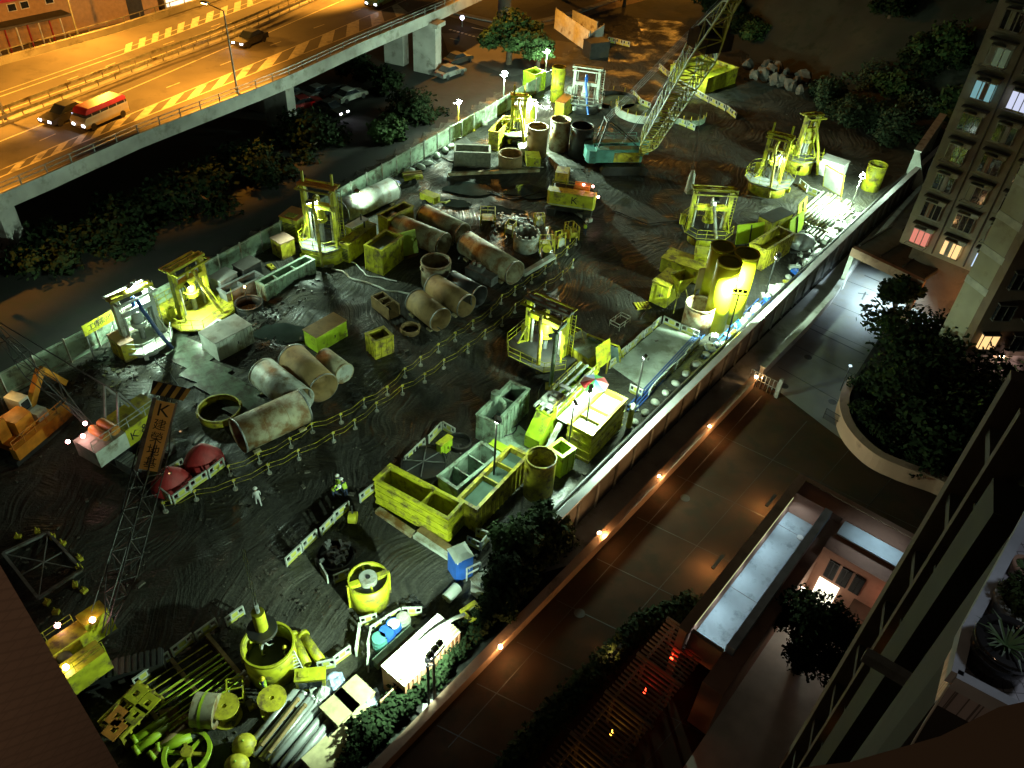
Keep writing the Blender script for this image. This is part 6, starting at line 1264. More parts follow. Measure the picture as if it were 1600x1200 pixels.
c = G(719,896,0); t = thing('portable_toilet','bright blue portable toilet with pale roof beside the small trees','portable toilet',(c.x,c.y,0),R(32)); part('cabin',MB().box(-.55,-.55,.1,.55,.55,2.0),BLUE,t); part('roof',MB().add([(-.6,-.6,2.0),(.6,-.6,2.0),(.6,.6,2.0),(-.6,.6,2.0),(-.3,-.3,2.25),(.3,-.3,2.25),(.3,.3,2.25),(-.3,.3,2.25)],[(3,2,1,0),(4,5,6,7),(0,1,5,4),(1,2,6,5),(2,3,7,6),(3,0,4,7)]),WHITEG,t); d=part('door',MB().box(-.42,-.58,.15,.42,-.552,1.9),BLUE,t); part('handle',MB().cb((.3,-.6,1.0),(.05,.04,.2)),WHITE,d); part('vent_strip',MB().box(-.5,-.57,1.78,-.2,-.554,1.92).box(.553,-.3,1.78,.57,.1,1.92),WHITE,t); part('skid',MB().box(-.6,-.5,0,.6,-.4,.1).box(-.6,.4,0,.6,.5,.1),DARK,t)
closed_box((736,905),(775,938),(788,915),1.5,'low white hut with pale roof under the small trees',WHITE,STEELW,'hut','hut')
solo('steel_drum', MB().cyl((-.5,0,.35),(.5,0,.35),.34,16), WHITEG, 'white drum lying on its side below the blue toilet', 'drum', G(706,932,0), 1.0)
t = thing('white_frame','small white gate frame between the toilet and the hut','frame',G(729,908,0),.6); part('frame',MB().rail([(0,0,0),(.9,0,0)],1.2,.05,.9),WHITE,t)
open_tank((720,955),(741,941),(750,962),1.6,'worn yellow bin with brown top behind the orange container',YD,'open_bin','bin',ribs='h',fill=RUSTP,fz=.9)
barrier_row([(730,845),(752,855),(766,840),(744,832)],'dim plastic barrier penned around the hole below the brown yellow tube')
# --- yard: hook block, drum, basket, workers
barrier_row([(446,880),(546,790)],'yellow plastic barrier in the straight row across the muddy yard')
barrier_row([(560,779),(586,760)],'yellow plastic barrier in the short row by the long yellow skip')
c = G(552,815,0); t = thing('hook_block','small yellow hook block resting on the mud at the end of the barrier row','hook block',(c.x,c.y,0)); part('block',MB().cyl((-.25,0,.4),(.25,0,.4),.4,14),Y,t); part('eye',MB().cyl((0,0,.8),(0,0,1.5),.05,6),DARK,t)
c = G(575,903,2.1); t = thing('drum_tool','big bright yellow drum with round hub and slotted top beside the yard shadow','drilling bucket',(c.x,c.y,0),.5); part('shell',MB().pipe((0,0,0),(0,0,2.1),1.13,1.05,40),YG if False else Y,t); part('top_plate',MB().cyl((0,0,1.7),(0,0,1.78),1.04,32),DARK,t); part('hub',MB().cyl((0,0,1.781),(0,0,2.2),.5,24),STEELW,t); part('socket',MB().cyl((0,0,2.2),(0,0,2.23),.14,10),BLACK,t); [part('arm',q_,Y,t) for q_ in (MB().box(.5,-.16,1.79,1.04,.16,2.08),MB().box(-1.04,-.16,1.79,-.5,.16,2.08),MB().box(-.05,.5,1.79,.05,1.04,1.95),MB().box(-.05,-1.04,1.79,.05,-.5,1.95))]; part('fin',MB().box(1.131,-.08,0,1.25,.08,2.0).box(-1.25,-.08,0,-1.131,.08,2.0),Y,t)
t = standing_casing(524,866,.6,1.1,'round dark basket heaped with scrap in the shadow of the yellow drum',DARK,'scrap_basket'); rn = random.Random(3); mb = MB(); [mb.cb((rn.uniform(-.7,.7),rn.uniform(-.7,.7),rn.uniform(.4,.9)),(rn.uniform(.2,.6),.15,.2),rn.random()*3) for _ in range(40)]; part('scrap', mb, STEEL, t)
barrier_row([(502,888),(514,908)],'plastic barrier left of the dark scrap basket in the shadow'); barrier_row([(520,908),(546,896)],'plastic barrier below the dark scrap basket in the shadow')
person(405,790,'person in white clothes and helmet walking alone across the dark yard','walk',2.2,vest=None,helm=HELM,legs=CLOTHW,shirt=CLOTHW)
person(530,768,'person in hi vis vest at the top of the trio near the long skip','stand',-1.2); person(523,778,'person in hi vis vest at the left of the trio near the long skip','bend',-.4); person(541,776,'person in hi vis vest at the right of the trio near the long skip','lean',2.6)
person(913,368,'person in hi vis vest standing by the rope posts near the rusty pump frame','stand',1.0)
# --- bucket with workers, hanging drum
tb = standing_casing(418,1006,2.3,1.32,'big yellow casing with workers inside at the lower yard',Y,'work_casing')
person(411,1022,'person in pale clothes bending inside the left of the big yellow casing','bend',.5,None,HELM,CLOTHW,z=1.0,shirt=CLOTHW); person(427,1008,'person in pale clothes bending inside the right of the big yellow casing','lean',3.2,HIVIS,HELM,z=1.0)
part('floor', MB().cyl((0,0,.9),(0,0,1.0),1.24,24), DARK, tb)
person(456,1040,'person in hi vis vest climbing the ladder at the big yellow casing','lean',2.6,z=.6,helm=HELMY)
t = thing('ladder','short pale ladder leaning on the big yellow casing','ladder',G(463,1046,0)); a = G(470,1055,0); b = G(452,1020,2.1); s_ = Vector((.2,.12,0)); mb = MB().beam(a-s_,b-s_,.06).beam(a+s_,b+s_,.06); [mb.beam((a-s_).lerp(b-s_,k/8),(a+s_).lerp(b+s_,k/8),.045) for k in range(1,8)]; part('rails', mb, WHITE, t, True)
person(416,1085,'person in yellow top standing left of the cable reel','stand',.3,helm=HELMY)
rope_load(G(380,858,13.5), G(410,985,3.4), 'yellow hammer with dark disc hanging over the big yellow casing', 'hammer')
for i, (a, b, lb) in enumerate((((457,992),(480,1040),'left of the two bright yellow tubes lying beside the big casing'),((472,991),(502,1034),'right of the two bright yellow tubes lying beside the big casing'))):
    A, B = G(*a, .3), G(*b, .3); t = thing('yellow_tube', lb, 'pipe', A, 0, 'two bright yellow tubes beside the big casing'); part('shell', MB().pipe(A+Vector((0,0,.05)), B+Vector((0,0,.05)), .27, .2, 16), Y, t, True); d = (B-A).normalized(); part('collar', MB().pipe(A+Vector((0,0,.05)), A+d*.25+Vector((0,0,.05)), .34, .26, 16), Y, t, True)
t, x_, y_ = closed_box((462,1046),(508,1042),(505,1060),1.3,'yellow power unit with dark blue window below the two yellow tubes',Y,Y,'power_unit','power unit',vents=True)
part('window', MB().box(-x_*.8,-y_-.05,.5,x_*.8,-y_-.036,1.1), GLASS, t)
barrier_row([(497,1042),(524,1036),(550,1014)],'yellow plastic barrier right of the yellow power unit')
barrier_row([(555,1026),(561,975)],'yellow plastic barrier in the leg running down from the yellow drum'); barrier_row([(562,972),(590,964)],'yellow plastic barrier just below the big yellow drum')
barrier_row([(573,1046),(580,988),(604,970),(627,955),(660,956)],'yellow plastic barrier curving around the blue barrels')
for px, py, r, m_, lb in ((615,975,.42,BLUE,'blue barrel with white lid in the middle of the barrels'),(604,987,.45,BLUE,'bright blue barrel lower left of the lidded barrel'),(593,996,.42,TEAL,'green barrel at the lower end of the barrels'),(630,965,.4,STEELW,'pale drum at the upper end of the barrels')):
    c = G(px, py, .9); t = thing('barrel', lb, 'barrel', (c.x,c.y,0), 0); part('shell', MB().cyl((0,0,0),(0,0,.9),r,20).cyl((0,0,.28),(0,0,.34),r+.02,20).cyl((0,0,.58),(0,0,.64),r+.02,20), m_, t); part('lid', MB().cyl((0,0,.902),(0,0,.93),r*.8,20), WHITE if px == 615 else m_, t)
heap(640,945,.7,.4,'small coil and netting heap at the end of the barrier curve',DARK,21,n=30,s=.15)
# orange container
t, x_, y_ = closed_box((597,1040),(684,960),(720,985),2.5,'orange ribbed container with dazzling white roof beside the hedge',ORNC,WROOF,'container','container',ribs=True)
mb = MB(); [mb.box(-x_*.95,-y_+yy,2.502+.02*k,x_*1.02,-y_+yy+.1,2.6+.02*k) for k, yy in enumerate((.05,.25,.42))]; part('roof_timber', mb, WOOD, t)
closed_box((583,1030),(640,978),(645,985),.8,'long pale green crate between the barrels and the orange container',GREEN,GREEN)
a = G(726,960,2.8); solo('hose', MB().path([G(726,960,2.8),G(708,967,2.9),G(690,978,3.0),G(672,990,2.9),G(655,1004,2.7)],.11,8), STEELW, 'thick pale hose arching over the white container roof', 'hose', a, world=True)
solo('corrugated_sheet', MB().box(-1.6,-.06,.3,1.6,.0,1.9), ORNC, 'leaning rusty corrugated sheet below the near end of the orange container', 'sheet', G(632,1090,0), yaw_of(G(597,1040,2.5),G(684,960,2.5)))
light_pole(677,1014,5.6,(-.75,.45,-.75),2300,'floodlight pole rising over the white container roof, heads facing the yard',m=DARK,heads=3,rad=.12,head=True,size=.3,spot=118)
light_pole(668,1030,5.0,(-.1,.1,-1),800,'second floodlight pole by the hedge shining down on the white container roof',m=DARK,heads=1,head=True,size=.3,spot=85,to=(652,1008,2.5))
# crates and covers
for px, py, w_, lb in ((554,1083,1.5,'plywood crate at the top of the crate group'),(531,1103,1.45,'plywood crate left of the blue tarpaulin'),(568,1128,1.45,'plywood crate nearest the hedge in the middle'),(546,1151,1.45,'plywood crate second from the bottom by the hedge'),(506,1183,1.5,'lowest plywood crate of the group beside the pipes')):
    crate(px, py, w_, lb)
for px, py, m_, lb in ((522,1074,mat('blue_white_tarp',(.35,.42,.62),.5,0,.5,6),'crumpled blue white tarpaulin above the crates'),(577,1100,mat('blue_white_tarp_b',(.45,.50,.62),.5,0,.5,6),'crumpled tarpaulin between the right hand crates'),(533,1180,BLUE,'small crumpled blue tarpaulin near the lowest crate'),(507,1090,WHITEG,'pale sack at the end of the grey pipes'),(548,1114,WHITE,'white scrap of sheeting between the crates')):
    mb = MB(); n = 9; c = G(px, py, 0)
    for j in range(n):
        for i in range(n): x, y = (i/(n-1)-.5)*1.2, (j/(n-1)-.5)*1.1; mb.v.append(Vector((x, y, .35+.35*mnoise.noise(Vector((x*3,y*3,px)))-.3*(abs(x)+abs(y)))))
    for j in range(n-1):
        for i in range(n-1): q = j*n+i; mb.f.append((q,q+1,q+n+1,q+n)); mb.sm.append(False)
    solo('tarpaulin', mb, m_, lb, 'tarpaulin', (c.x,c.y,.35), .5)
PIPEG = mat('galvanised_pipe', (.40,.42,.40), .4, .3, .3, 1, (.15,.13,.1), .3)
U(rods((483,1084),(402,1182),4,.19,.46,'thick grey pipe in the left bundle beside the crates',PIPEG,seed=11,z=.35,th=1))
U(rods((508,1103),(430,1198),4,.19,.46,'thick grey pipe in the middle bundle beside the crates',PIPEG,seed=12,z=.35,th=1))
U(rods((528,1118),(465,1195),6,.11,.27,'slim dark pipe in the right bundle beside the crates',STEEL,seed=13,z=.25,th=1))
U(rods((472,1096),(412,1170),2,.1,.5,'rusty rod laid across the left pipe bundle',RUST,seed=14,z=.75))
# reels, wheel, drums at the bottom
c = G(318,1103,1.3); t = thing('cable_drum','pale rounded cement drum beside the leftmost reel','drum',(c.x,c.y,0)); part('shell', MB().cyl((-.5,0,.85),(.6,0,.85),.85,22), RUSTP, t); part('band', MB().cyl((-.1,0,.85),(.05,0,.85),.87,22,cap=False), YG, t)
reel(350,1103,.72,1.1,'dark flanged cable reel right of the cement drum'); reel(425,1092,.72,1.15,'dark flanged cable reel with yellow core near the yellow topped worker',z0=.1)
for px, py, lb in ((380,1160,'ribbed yellow bell shaped float below the dark reel'),(368,1192,'ribbed yellow float at the bottom edge of the photo')):
    c = G(px, py, .9); t = thing('ribbed_float', lb, 'float', (c.x,c.y,0)); part('body', MB().ball((0,0,.55),.6,16,(1,1,.9)), YD, t); rb = MB(); [rb.beam((0,0,1.1),(.58*math.cos(k*.52),.58*math.sin(k*.52),.6),.05) for k in range(12)]; part('rib', rb, YG, t)
c = G(292,1175,.5); t = thing('sheave_wheel','large bright yellow spoked wheel lying at the bottom edge','wheel',(c.x,c.y,.1)); part('rim', MB().pipe((0,0,0),(0,0,.45),1.15,.95,40), YG, t); part('hub', MB().cyl((0,0,0),(0,0,.5),.28,16), YD, t); [part('spoke', MB().beam((.28*math.cos(a),.28*math.sin(a),.25),(.95*math.cos(a),.95*math.sin(a),.25),.16), YG if k % 2 else YD, t) for k, a in enumerate([i*math.pi/3 for i in range(6)])]
for i, (a, b, lb) in enumerate((((262,1122),(208,1160),'upper bright yellow tube in the bottom left tube stack'),((266,1134),(210,1176),'second bright yellow tube in the bottom left tube stack'),((290,1135),(235,1185),'brownish tube in the bottom left tube stack'),((300,1152),(245,1172),'short bright yellow tube beside the spoked wheel'))):
    A, B = G(*a, .3), G(*b, .3); t = thing('yellow_tube', lb, 'pipe', A); part('shell', MB().pipe(A+Vector((0,0,.05)), B+Vector((0,0,.05)), .24, .18, 16), RUST if i == 2 else YG, t, True); d = (B-A).normalized(); part('collar', MB().pipe(B-d*.2+Vector((0,0,.05)), B+Vector((0,0,.05)), .3, .2, 16), YG, t, True)
# panel frame stack with square holes
a, b, cc = (152,1128),(218,1062),(246,1092); ctr, yw, Ln, W = fit(a, b, cc, 1.2); t = thing('template_frame','stack of pale yellow steel template frames with square holes at the building corner','steel frame',(ctr.x,ctr.y,0),yw); mb = MB(); x_, y_ = Ln/2, W/2
for k in range(4): mb.box(-x_,-y_+k*W/3.3,.9+.06*k,x_,-y_+k*W/3.3+.12,1.1+.06*k)
for k in range(6): mb.box(-x_+k*Ln/5.2,-y_,.7,-x_+k*Ln/5.2+.12,y_,.89)
part('bars', mb, YD, t)
for i, (x1, y1, s1) in enumerate(((.45,-.8,.9),(-.1,-.75,.8),(.5,.3,.8),(-.5,.1,.9),(-.9,-.4,.7))):
    pm = MB(); X, Yy = x1*x_, y1*y_; pm.box(X-.45,Yy-.4,1.3,X+.45,Yy-.15,1.36).box(X-.45,Yy+.15,1.3,X+.45,Yy+.4,1.36).box(X-.45,Yy-.149,1.3,X-.15,Yy+.149,1.36).box(X+.15,Yy-.149,1.3,X+.45,Yy+.149,1.36); part('holed_plate', pm, Y if i < 3 else YO, t)
part('leg', MB().box(-x_,-y_,0,-x_+.2,-y_+.2,.69).box(x_-.2,-y_,0,x_,-y_+.2,.69).box(-x_,y_-.2,0,-x_+.2,y_,.69).box(x_-.2,y_-.2,0,x_,y_,.69), YD, t)
U(rods((362,1040),(250,1120),7,.04,.34,'thin yellow rod in the rack below the long barrier row',YG,'steel_rod',seed=15,z=.6,cat='rods'))
U(rods((335,1022),(240,1085),4,.035,.5,'thin dull rod in the far rack by the long barrier row',YD,'steel_rod',seed=16,z=.5,cat='rods'))
t = thing('rod_rack','low brown rack carrying the thin yellow rods','rack',G(300,1075,0),yaw_of(G(362,1040),G(250,1120))); part('bearers',MB().box(-2.2,-2,0,-2,2,.45).box(-.1,-2,0,.1,2,.45).box(2,-2,0,2.2,2,.45),RUST,t)
t = thing('trestle','small yellow barred trestle left of the cable reel','trestle',G(371,1090,0),.3); part('frame',MB().rail([(-.4,-.6,0),(.4,-.6,0),(.4,.6,0),(-.4,.6,0),(-.4,-.6,0)],.9,.035,.45).beam((-.4,0,.9),(.4,0,.9),.05),Y,t)
U(rods((388,1055),(340,1085),2,.16,.4,'grey shaft lying behind the yellow barred trestle',STEELW,'steel_shaft',seed=17,z=.3,cat='shafts'))
clutter(((255,1130),(330,1150)),6,'dull tool crate on the mud beside the tube stack',[YD,RUST,STEEL],'dull tool crates beside the tube stack',seed=12)
clutter(((395,1110),(455,1080)),5,'small spare part on the mud between the reel and the pipes',[STEEL,YD,DARK],'small spare parts between the reel and the pipes',seed=13,s=(.1,.25),h=(.1,.2))
barrier_row([(206,1072),(268,1024),(338,972)],'yellow plastic barrier in the long diagonal row at the lower left'); barrier_row([(352,976),(381,953)],'yellow plastic barrier at the upper end of the lower left row')
# --- red tarpaulins
for px, py, r, lb in ((320,724,1.15,'upper dark red tarpaulin mound beside the big pale casing'),(270,760,1.15,'lower dark red tarpaulin mound at the barrier corner')):
    c = G(px, py, 0); mb = MB(); n = 14; z_ = 1.7
    for j in range(6):
        for k in range(n): a = 2*math.pi*k/n; q = r*(1-(j/5)**2*.85)*(1+.12*mnoise.noise(Vector((math.cos(a)*3,math.sin(a)*3,px+j)))); mb.v.append(Vector((q*1.15*math.cos(a), q*.95*math.sin(a), z_*j/5)))
    for j in range(5):
        for k in range(n): mb.f.append((j*n+k, j*n+(k+1)%n, (j+1)*n+(k+1)%n, (j+1)*n+k)); mb.sm.append(True)
    mb.f.append(tuple(5*n+k for k in range(n))); mb.sm.append(True); solo('tarpaulin_mound', mb, RED, lb, 'tarpaulin', c, .6)
barrier_row([(250,768),(266,782)],'pale plastic barrier closing the lower left of the red mounds'); barrier_row([(268,782),(354,722)],'pale plastic barrier in front of the two red mounds'); barrier_row([(268,735),(290,722)],'pale plastic barrier behind the two red mounds')
# rope posts along the haul road
RL = [(362,742),(440,704),(520,660),(600,612),(680,553),(760,494),(830,440),(880,400),(912,372)]
marker_row(RL,'yellow flagged rope post in the inner haul road line',2.1,1); marker_row([(250,800),(320,778),(430,732),(530,682),(620,622),(710,560),(790,500),(858,446),(905,410)],'yellow flagged rope post in the outer haul road line',2.3,2)
# frame at lower left with markers
t = thing('ground_frame','large dark square steel frame with ropes on the ground at the lower left','steel frame',G(65,880,0)); P_ = [G(x,y,.25) for x,y in ((5,865),(60,935),(128,890),(75,832))]; mb = MB()
for k in range(4): mb.beam(P_[k], P_[(k+1)%4], .16)
mb.beam(P_[0],P_[2],.05).beam(P_[1],P_[3],.05).beam((P_[0]+P_[1])/2,(P_[2]+P_[3])/2,.06); part('bars', mb, STEEL, t, True)
for i, (px, py) in enumerate(((30,842),(60,834),(84,842),(99,852),(126,875),(125,890),(133,926),(119,917),(89,959),(75,944))):
    c = G(px,py,0); solo('marker_block', MB().cb((0,0,.15),(.34,.26,.3)).cyl((0,0,.3),(0,0,.6),.04,6), YD, ORD[i] + ' small yellow marker block clockwise around the dark square frame', 'marker', c, random.random()*3, 'small yellow marker blocks around the square frame')
# --- cranes at left
a, b = G(140,702,2.6), G(246,628,2.6); ang_ = yaw_of(a, b); c_ = (a+b)/2
fp = G(140,700,0)
t = thing('crawler_crane','long pale and yellow crawler crane with dark raised lattice boom left of the banner','crane',(c_.x,c_.y,0),ang_); n = (b-a).length/2
part('body', MB().box(-n,-.5,1.2,-n*.15,1.6,2.5), WHITEG, t); part('engine_house', MB().box(-n*.149,-.5,1.2,n,1.6,2.6), Y, t); part('undercarriage', MB().box(-n*.6,-.3,.3,n*.6,1.4,1.199), DARK, t)
for s in (-.75,.75): 
    tb_ = MB().box(s*n*.55-.45,-2.2,0,s*n*.55+.45,3.2,.95); [tb_.box(s*n*.55-.5,-2.1+.3*k,.951,s*n*.55+.5,-1.93+.3*k,1.0) for k in range(17)]; part('track', tb_, STEEL, t)
text_on(t,'K & K',.9,frame_M((n*.35,-.508,1.85),(1,0,0),(0,0,1)),BLACK); part('handrail', MB().rail([(-n,-.4,2.6),(n,-.4,2.6)],.8,.02,1.5), WHITEG, t)
Mi = MW[t.name].inverted(); f0 = Mi @ G(143,668,2.4); tp = Mi @ G(-40,480,11); bm = MB().tri(f0, tp, 1.0, None, .03, 5); part('boom', bm, DARK, t); part('gantry', MB().beam((n*.5,0,2.6),(n*.1,0,5.2),.12).beam((n*.5,1.2,2.6),(n*.1,1.2,5.2),.12).beam((n*.1,0,5.2),(-n*.2,0,2.5),.1).beam((n*.1,1.2,5.2),(-n*.2,1.2,2.5),.1), STEEL, t)
part('pendant_rope', MB().beam((n*.1,.1,5.2),tp,.035).beam((n*.1,1.1,5.2),tp+Vector((0,.4,0)),.035), DARK, t); part('winch', MB().cyl((-n*.3,-.2,2.8),(-n*.3,1.2,2.8),.35,14).cyl((-n*.55,-.2,2.8),(-n*.55,1.2,2.8),.3,14), YO, t)
for x_, y_, z_, pw in ((-n*.85,1.0,2.9,16),(-n*.62,1.4,3.3,12),(-n*1.05,2.0,2.3,6)): part('work_lamp', MB().ball((x_,y_,z_),.14,8), LPINK, t); lamp_light(t,(x_,y_,z_+.3),pw,(1,.5,.42),rad=.08)
# orange machine at the left edge
a, b = G(10,700,1.4), G(95,630,1.4); c_ = (a+b)/2; t = thing('piling_machine','big orange tracked machine with cream cabs at the left edge','piling machine',(c_.x,c_.y,0),yaw_of(a,b)); n = (b-a).length/2; OR2 = mat('safety_orange', (.55,.22,.015), .5, 0, .35, 1.5, MUD, .25)
part('side_frame', MB().box(-n,-.7,.5,n,-.2,1.4), OR2, t); part('track', MB().box(-n-.2,-.6,0,n+.2,.2,.499), DARK, t); part('track', MB().box(-n-.2,2.4,0,n+.2,3.2,.7), DARK, t); part('deck', MB().box(-n*.9,-.199,.8,n*.7,2.6,1.3), OR2, t)
part('engine_cover', MB().prism([(-n*.5,0),(n*.05,0),(n*.15,1.2),(-n*.5,1.4)],1.3,2.5), OR2, t); part('engine_cover', MB().box(-n*.9,.6,1.3,-n*.55,2.4,2.9), OR2, t); cb_ = part('cab', MB().box(n*.1,.9,1.3,n*.42,2.2,2.9), WHITEG, t); part('window', MB().box(n*.13,.87,2.0,n*.39,.897,2.7), GLASS, cb_); part('tank', MB().box(n*.15,-.1,1.3,n*.5,.7,2.0), WHITEG, t)
part('rail', MB().rail([(-n,-.6,1.41),(n,-.6,1.41)],.7,.03,1.0), YO, t); part('lens', MB().ball((0,2.2,3.6),.14,8), LSOD, t); part('mast', MB().cyl((0,2.2,1.3),(0,2.2,3.5),.05,6), DARK, t); lamp_light(t,(0,1.6,3.7),30,(1,.6,.2),rad=.1); lamp_light(t,(-n*.4,-1.2,3.4),12,(1,.6,.2),rad=.1)
part('arm', MB().beam((n*.5,1.5,1.4),(n*1.3,1.6,3.4),.4,.5).beam((n*1.3,1.6,3.4),(n*1.9,1.7,1.0),.3,.4), OR2, t)
closed_box((167,523),(188,540),(200,525),1.8,'rusty roofed cabinet at the foot of the pale grey rig',YD,CONCP,'cabinet','cabinet')
# bottom left crane with lettered boom
bf, bt2 = G(166,990,2.4), G(266,600,14.0); yb = math.atan2(bt2.y-bf.y, bt2.x-bf.x)
t = crane(134,1062,yb-.15,Y,'yellow crawler crane at the lower left carrying the tall lettered boom',cabm=Y,length=3.0,gantry=False,tracks=False,lamps=((1.6,.6,3.0,LPINK,10,(1,.5,.45)),(.3,1.6,3.0,LPINK,7,(1,.4,.35)),(-.6,-.9,3.0,LWARM,5,(1,.7,.5))))
c = G(185,1060,0); t2 = thing('track_unit','dark crawler track right of the lower left crane body','crawler track',(c.x,c.y,0),yb-.7); tb = MB().box(-2.4,-.45,.08,2.4,.45,1.0); [tb.box(-2.35+.3*k,-.5,1.002,-2.17+.3*k,.5,1.06) for k in range(16)]; part('track', tb, DARK, t2)
ax = (bt2-bf).normalized(); sd = ax.cross(Vector((0,0,1))).normalized(); nrm = sd.cross(ax)
if nrm.z < 0: nrm = -nrm
bmt = thing('crane_boom','dark lattice boom with vertical amber banner of black lettering and striped tip','crane boom',bf)
part('lattice', MB().tri(bf, bt2, 1.0, None, .032, 3), DARK, bmt, True)
# banner: parametric from photograph
on_boom = lambda px, py: on_line(px, py, bf, bt2)
s0, s1 = on_boom(262,622), on_boom(236,728); up_ = (s0-s1).normalized(); Ls = (s0-s1).length
view = (Vector((0,0,CH))-(s0+s1)/2); fn = (view - up_*view.dot(up_)).normalized(); xr = up_.cross(fn)
mid_ = (s0+s1)/2 + fn*.62; Mb = frame_M(mid_, xr, up_)
part('banner', MB().box(-.42,-Ls/2,-.03,.42,Ls/2,0,Mb), mat('amber_banner', (.85,.58,.16), .6, 0, .1, 2), bmt, True)
part('banner_frame', MB().box(-.60,-Ls/2-.1,-.08,-.43,Ls/2+.1,.03,Mb).box(.43,-Ls/2-.1,-.08,.52,Ls/2+.1,.03,Mb), STEEL, bmt, True)
Mpi = MW[bmt.name].inverted()
for ch, f_, sz in (('K',.37,.9),('建',.16,.6),('榮',-.025,.6),('地',-.21,.6),('基',-.395,.6)):
    text_on(bmt, ch, sz, Mpi @ Mb @ Matrix.Translation((0, f_*Ls, .006)), BLACK)
text_on(bmt, 'FOUNDATION', .0001, Mpi @ Mb, BLACK) if False else None
part('added_banner_lamp', MB().cb((1.1,-Ls*.1,.9),(.15,.3,.15)).beam((.5,-Ls*.1,0),(1.1,-Ls*.1,.9),.04) if False else MB(), STEEL, bmt) if False else None
lamp_light(bmt, Mpi @ Mb @ Vector((.9,-Ls*.3,1.6)), 14, (1,.62,.3), rad=.05); lamp_light(bmt, Mpi @ Mb @ Vector((.9,Ls*.3,1.6)), 14, (1,.62,.3), rad=.05)  # two lights added to brighten the banner
mb = MB(); [mb.beam(Mb @ Vector((.5,s_*Ls*.3,0)), Mb @ Vector((.95,s_*Ls*.3,1.5)), .03).cb(Mb @ Vector((.95,s_*Ls*.3,1.55)), (.12,.12,.08)) for s_ in (-1,1)]; part('added_lamp_arm', mb, DARK, bmt, True)  # arms made up to carry the added banner lights
s2 = on_boom(268,607); M3 = frame_M(s2+fn*.62, xr, up_); part('striped_head', MB().box(-.75,-.28,-.1,.75,.38,0,M3), BLACK, bmt, True)
sm = MB(); [sm.add([(M3 @ Vector(v)) for v in ((-.72+.42*k,-.26,.006),(-.52+.42*k,-.26,.006),(-.32+.42*k,.36,.006),(-.52+.42*k,.36,.006))], [(0,1,2,3)]) for k in range(4) if -.32+.42*k <= .95]; part('hazard_stripe', sm, mat('amber_stripe', (.6,.42,.08), .6), bmt, True)
part('rope', MB().beam(bf+sd*.5+Vector((0,0,1.5)), bt2+sd*.3, .03).beam(bf-sd*.5+Vector((0,0,1.5)), bt2-sd*.3, .03), STEEL, bmt, True)
# yellow banner on hoarding
A, B = G(130,518,3.0), G(176,492,3.0); v = B-A; t = thing('banner','yellow banner with black characters on top of the hoarding beside the pale grey rig','banner',A,yaw_of(A,B)); n = v.length
part('board', MB().box(0,-.04,-.45,n,.04,.45), Y, t); part('post', MB().box(.1,.05,-3,.2,.12,.3).box(n-.2,.05,-3,n-.1,.12,.3), STEEL, t)
for k, ch in enumerate('工作高地'): text_on(t, ch, .62, frame_M((n*(.26+.2*k),-.046,0),(1,0,0),(0,0,1)), DARK)
# --- floodlights on the hoarding
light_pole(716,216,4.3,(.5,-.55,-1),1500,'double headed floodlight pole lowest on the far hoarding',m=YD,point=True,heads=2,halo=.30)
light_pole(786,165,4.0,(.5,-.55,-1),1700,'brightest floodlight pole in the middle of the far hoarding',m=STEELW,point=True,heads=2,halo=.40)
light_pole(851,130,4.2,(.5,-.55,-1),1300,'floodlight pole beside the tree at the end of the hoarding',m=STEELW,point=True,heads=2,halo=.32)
t = light_pole(498,400,5.4,(.35,-.5,-1),1500,'floodlight pole beside the mast of the tall yellow rig',heads=2)
light_pole(562,346,3.2,(.3,.4,-1),450,'low floodlight above the long yellow generator',heads=1)
light_pole(300,1000,0.5,(0,0,-1),0.0,'',heads=1) if False else None
# overhead line-of-site floodlights that light the haul road
light_pole(770,770,6.5,(-.7,-.1,-1),420,'tall thin floodlight pole beside the green sludge tanks',m=DARK,heads=1)
# --- traffic
rd = lambda px, py: G(px, py, 7.52)
ya = yaw_of(rd(195,160), rd(115,195))
car(rd(160,190), ya, CREAM, 'cream minibus with bright red roof driving on the near carriageway', 5.2, 1.8, 1.95, 'van', 'minibus', REDR, name='minibus')
car(rd(104,186), ya, DARK, 'dark car driving just ahead of the red roofed minibus')
car(rd(392,68), ya, DARK, 'dark car driving alone beside the tall highway lamp')
car(rd(597,6), ya, mat('green_van_paint', (.16,.28,.12), .35), 'green and white van at the top edge of the highway', 5.4, 1.95, 2.0, 'van', 'van', WHITE, name='van')
gz = lambda px, py: G(px, py, .05)
yb2 = yaw_of(gz(500,165), gz(540,180))
car(gz(518,176), yb2, DARK, 'dark car with lit white headlights parked under the flyover', tail=False)
for px, py, yw_, m_, lb in ((478,168,yb2+1.3,RED,'red car with glowing tail lights under the flyover'),(500,150,yb2+1.5,STEEL,'grey car behind the red car under the flyover'),(460,152,yb2+1.4,DARK,'dark car between the flyover pier and the red car'),(525,150,yb2+1.5,DARK,'dark car in the back row right of the grey car'),(548,155,yb2+1.5,WHITEG,'pale car at the end of the back row under the flyover'),(704,118,.9,STEEL,'grey car parked beside the far flyover pier'),(716,98,.9,DARK,'dark car parked at the roadside past the far pier')):
    car(gz(px,py), yw_, m_, lb, lights=False, tail=(m_ is RED), grp='cars parked under the flyover')

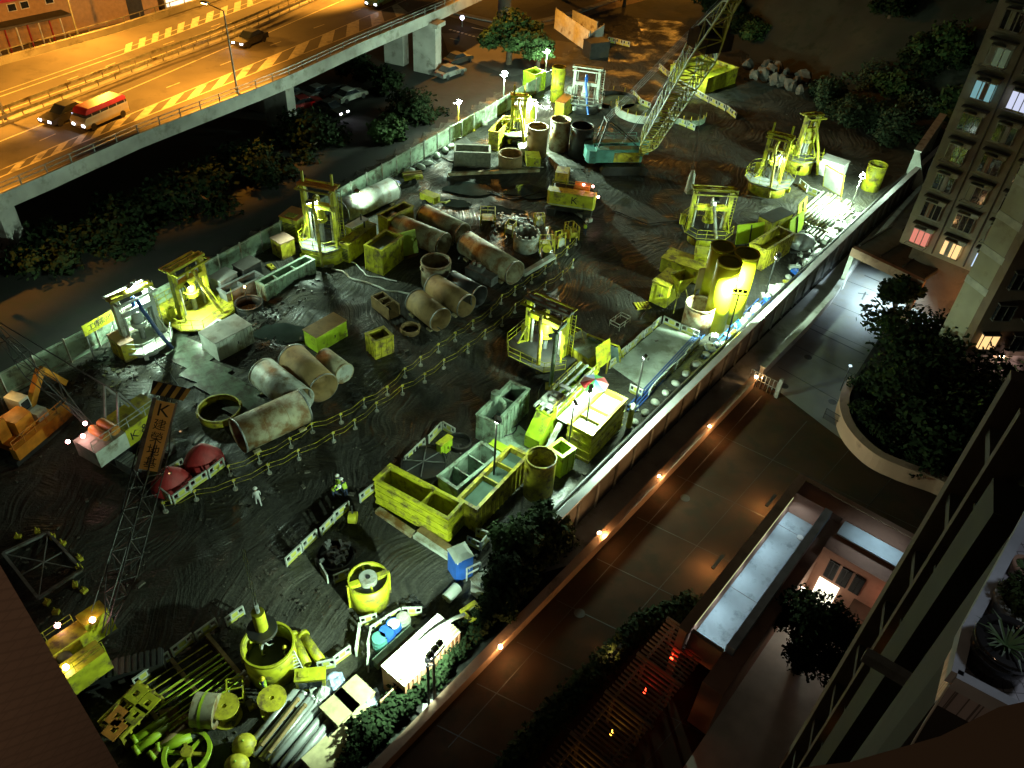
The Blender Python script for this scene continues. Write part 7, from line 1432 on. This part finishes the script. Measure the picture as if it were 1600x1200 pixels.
# --- cables and scattered debris
def cable(pts, r, label, m=BLACK, name='cable'):
    P_ = [G(x, y, .1) for x, y in pts]; Q = []
    for a, b in zip(P_, P_[1:]):
        for k in range(6): q = a.lerp(b, k/6); Q.append(q + Vector((mnoise.noise(q*.8)*.35, mnoise.noise(q*.8+Vector((5,0,0)))*.35, .06)))
    Q.append(P_[-1]+Vector((0,0,.06))); solo(name, MB().path(Q, r, 6), m, label, 'cable', P_[0], world=True)
cable([(240,560),(290,610),(330,600),(380,650)],.05,'black cable snaking across the steel plates beside the amber banner')
cable([(520,420),(560,440),(600,452),(640,460)],.09,'thick pale hose trailing from the tall yellow rig to the shadowed casings',STEELW,'hose')
cable([(540,405),(575,430),(620,440)],.05,'thin white hose beside the framed water tank',HOSE,'hose')
cable([(850,600),(830,640),(800,680),(770,690)],.06,'black hose running from the curved hose rig to the tanks')
cable([(1110,400),(1060,420),(1030,460),(1000,500)],.05,'dark cable trailing from the framed rig past the control cabin')
cable([(960,330),(1010,350),(1060,345),(1090,370)],.05,'dark cable crossing the haul road toward the framed rig')
cable([(640,930),(650,945),(668,950),(655,940),(640,948)],.04,'coiled black cable at the end of the barrier curve')
cable([(760,300),(800,310),(850,300),(880,285)],.06,'dark hose crossing the puddles toward the lettered crane')
cable([(690,245),(730,262),(790,262),(850,262)],.06,'pale hose lying along the wooden sided tank',STEELW,'hose')
db = MB(); rnd = random.Random(31); k = 0
while k < 1500:
    px, py = rnd.uniform(0,1350), rnd.uniform(130,1190); q = G(px, py, .08)
    if not in_site(q.x, q.y) or mnoise.noise(q*.25) < -.05: continue
    s_ = rnd.uniform(.03,.12)*(1.8 if rnd.random() < .06 else 1); db.cb((q.x,q.y,.09+s_*.3),(s_*rnd.uniform(.8,2.4),s_,s_*.6),rnd.random()*3); k += 1
o = bpy.data.objects.new('debris', mesh_of(db, 'debris', mat('debris', (.09,.08,.06), .8, 0, .8, 3))); COL.objects.link(o); tag(o, 'small stones and scraps scattered over the muddy site', 'debris', None, 'stuff')
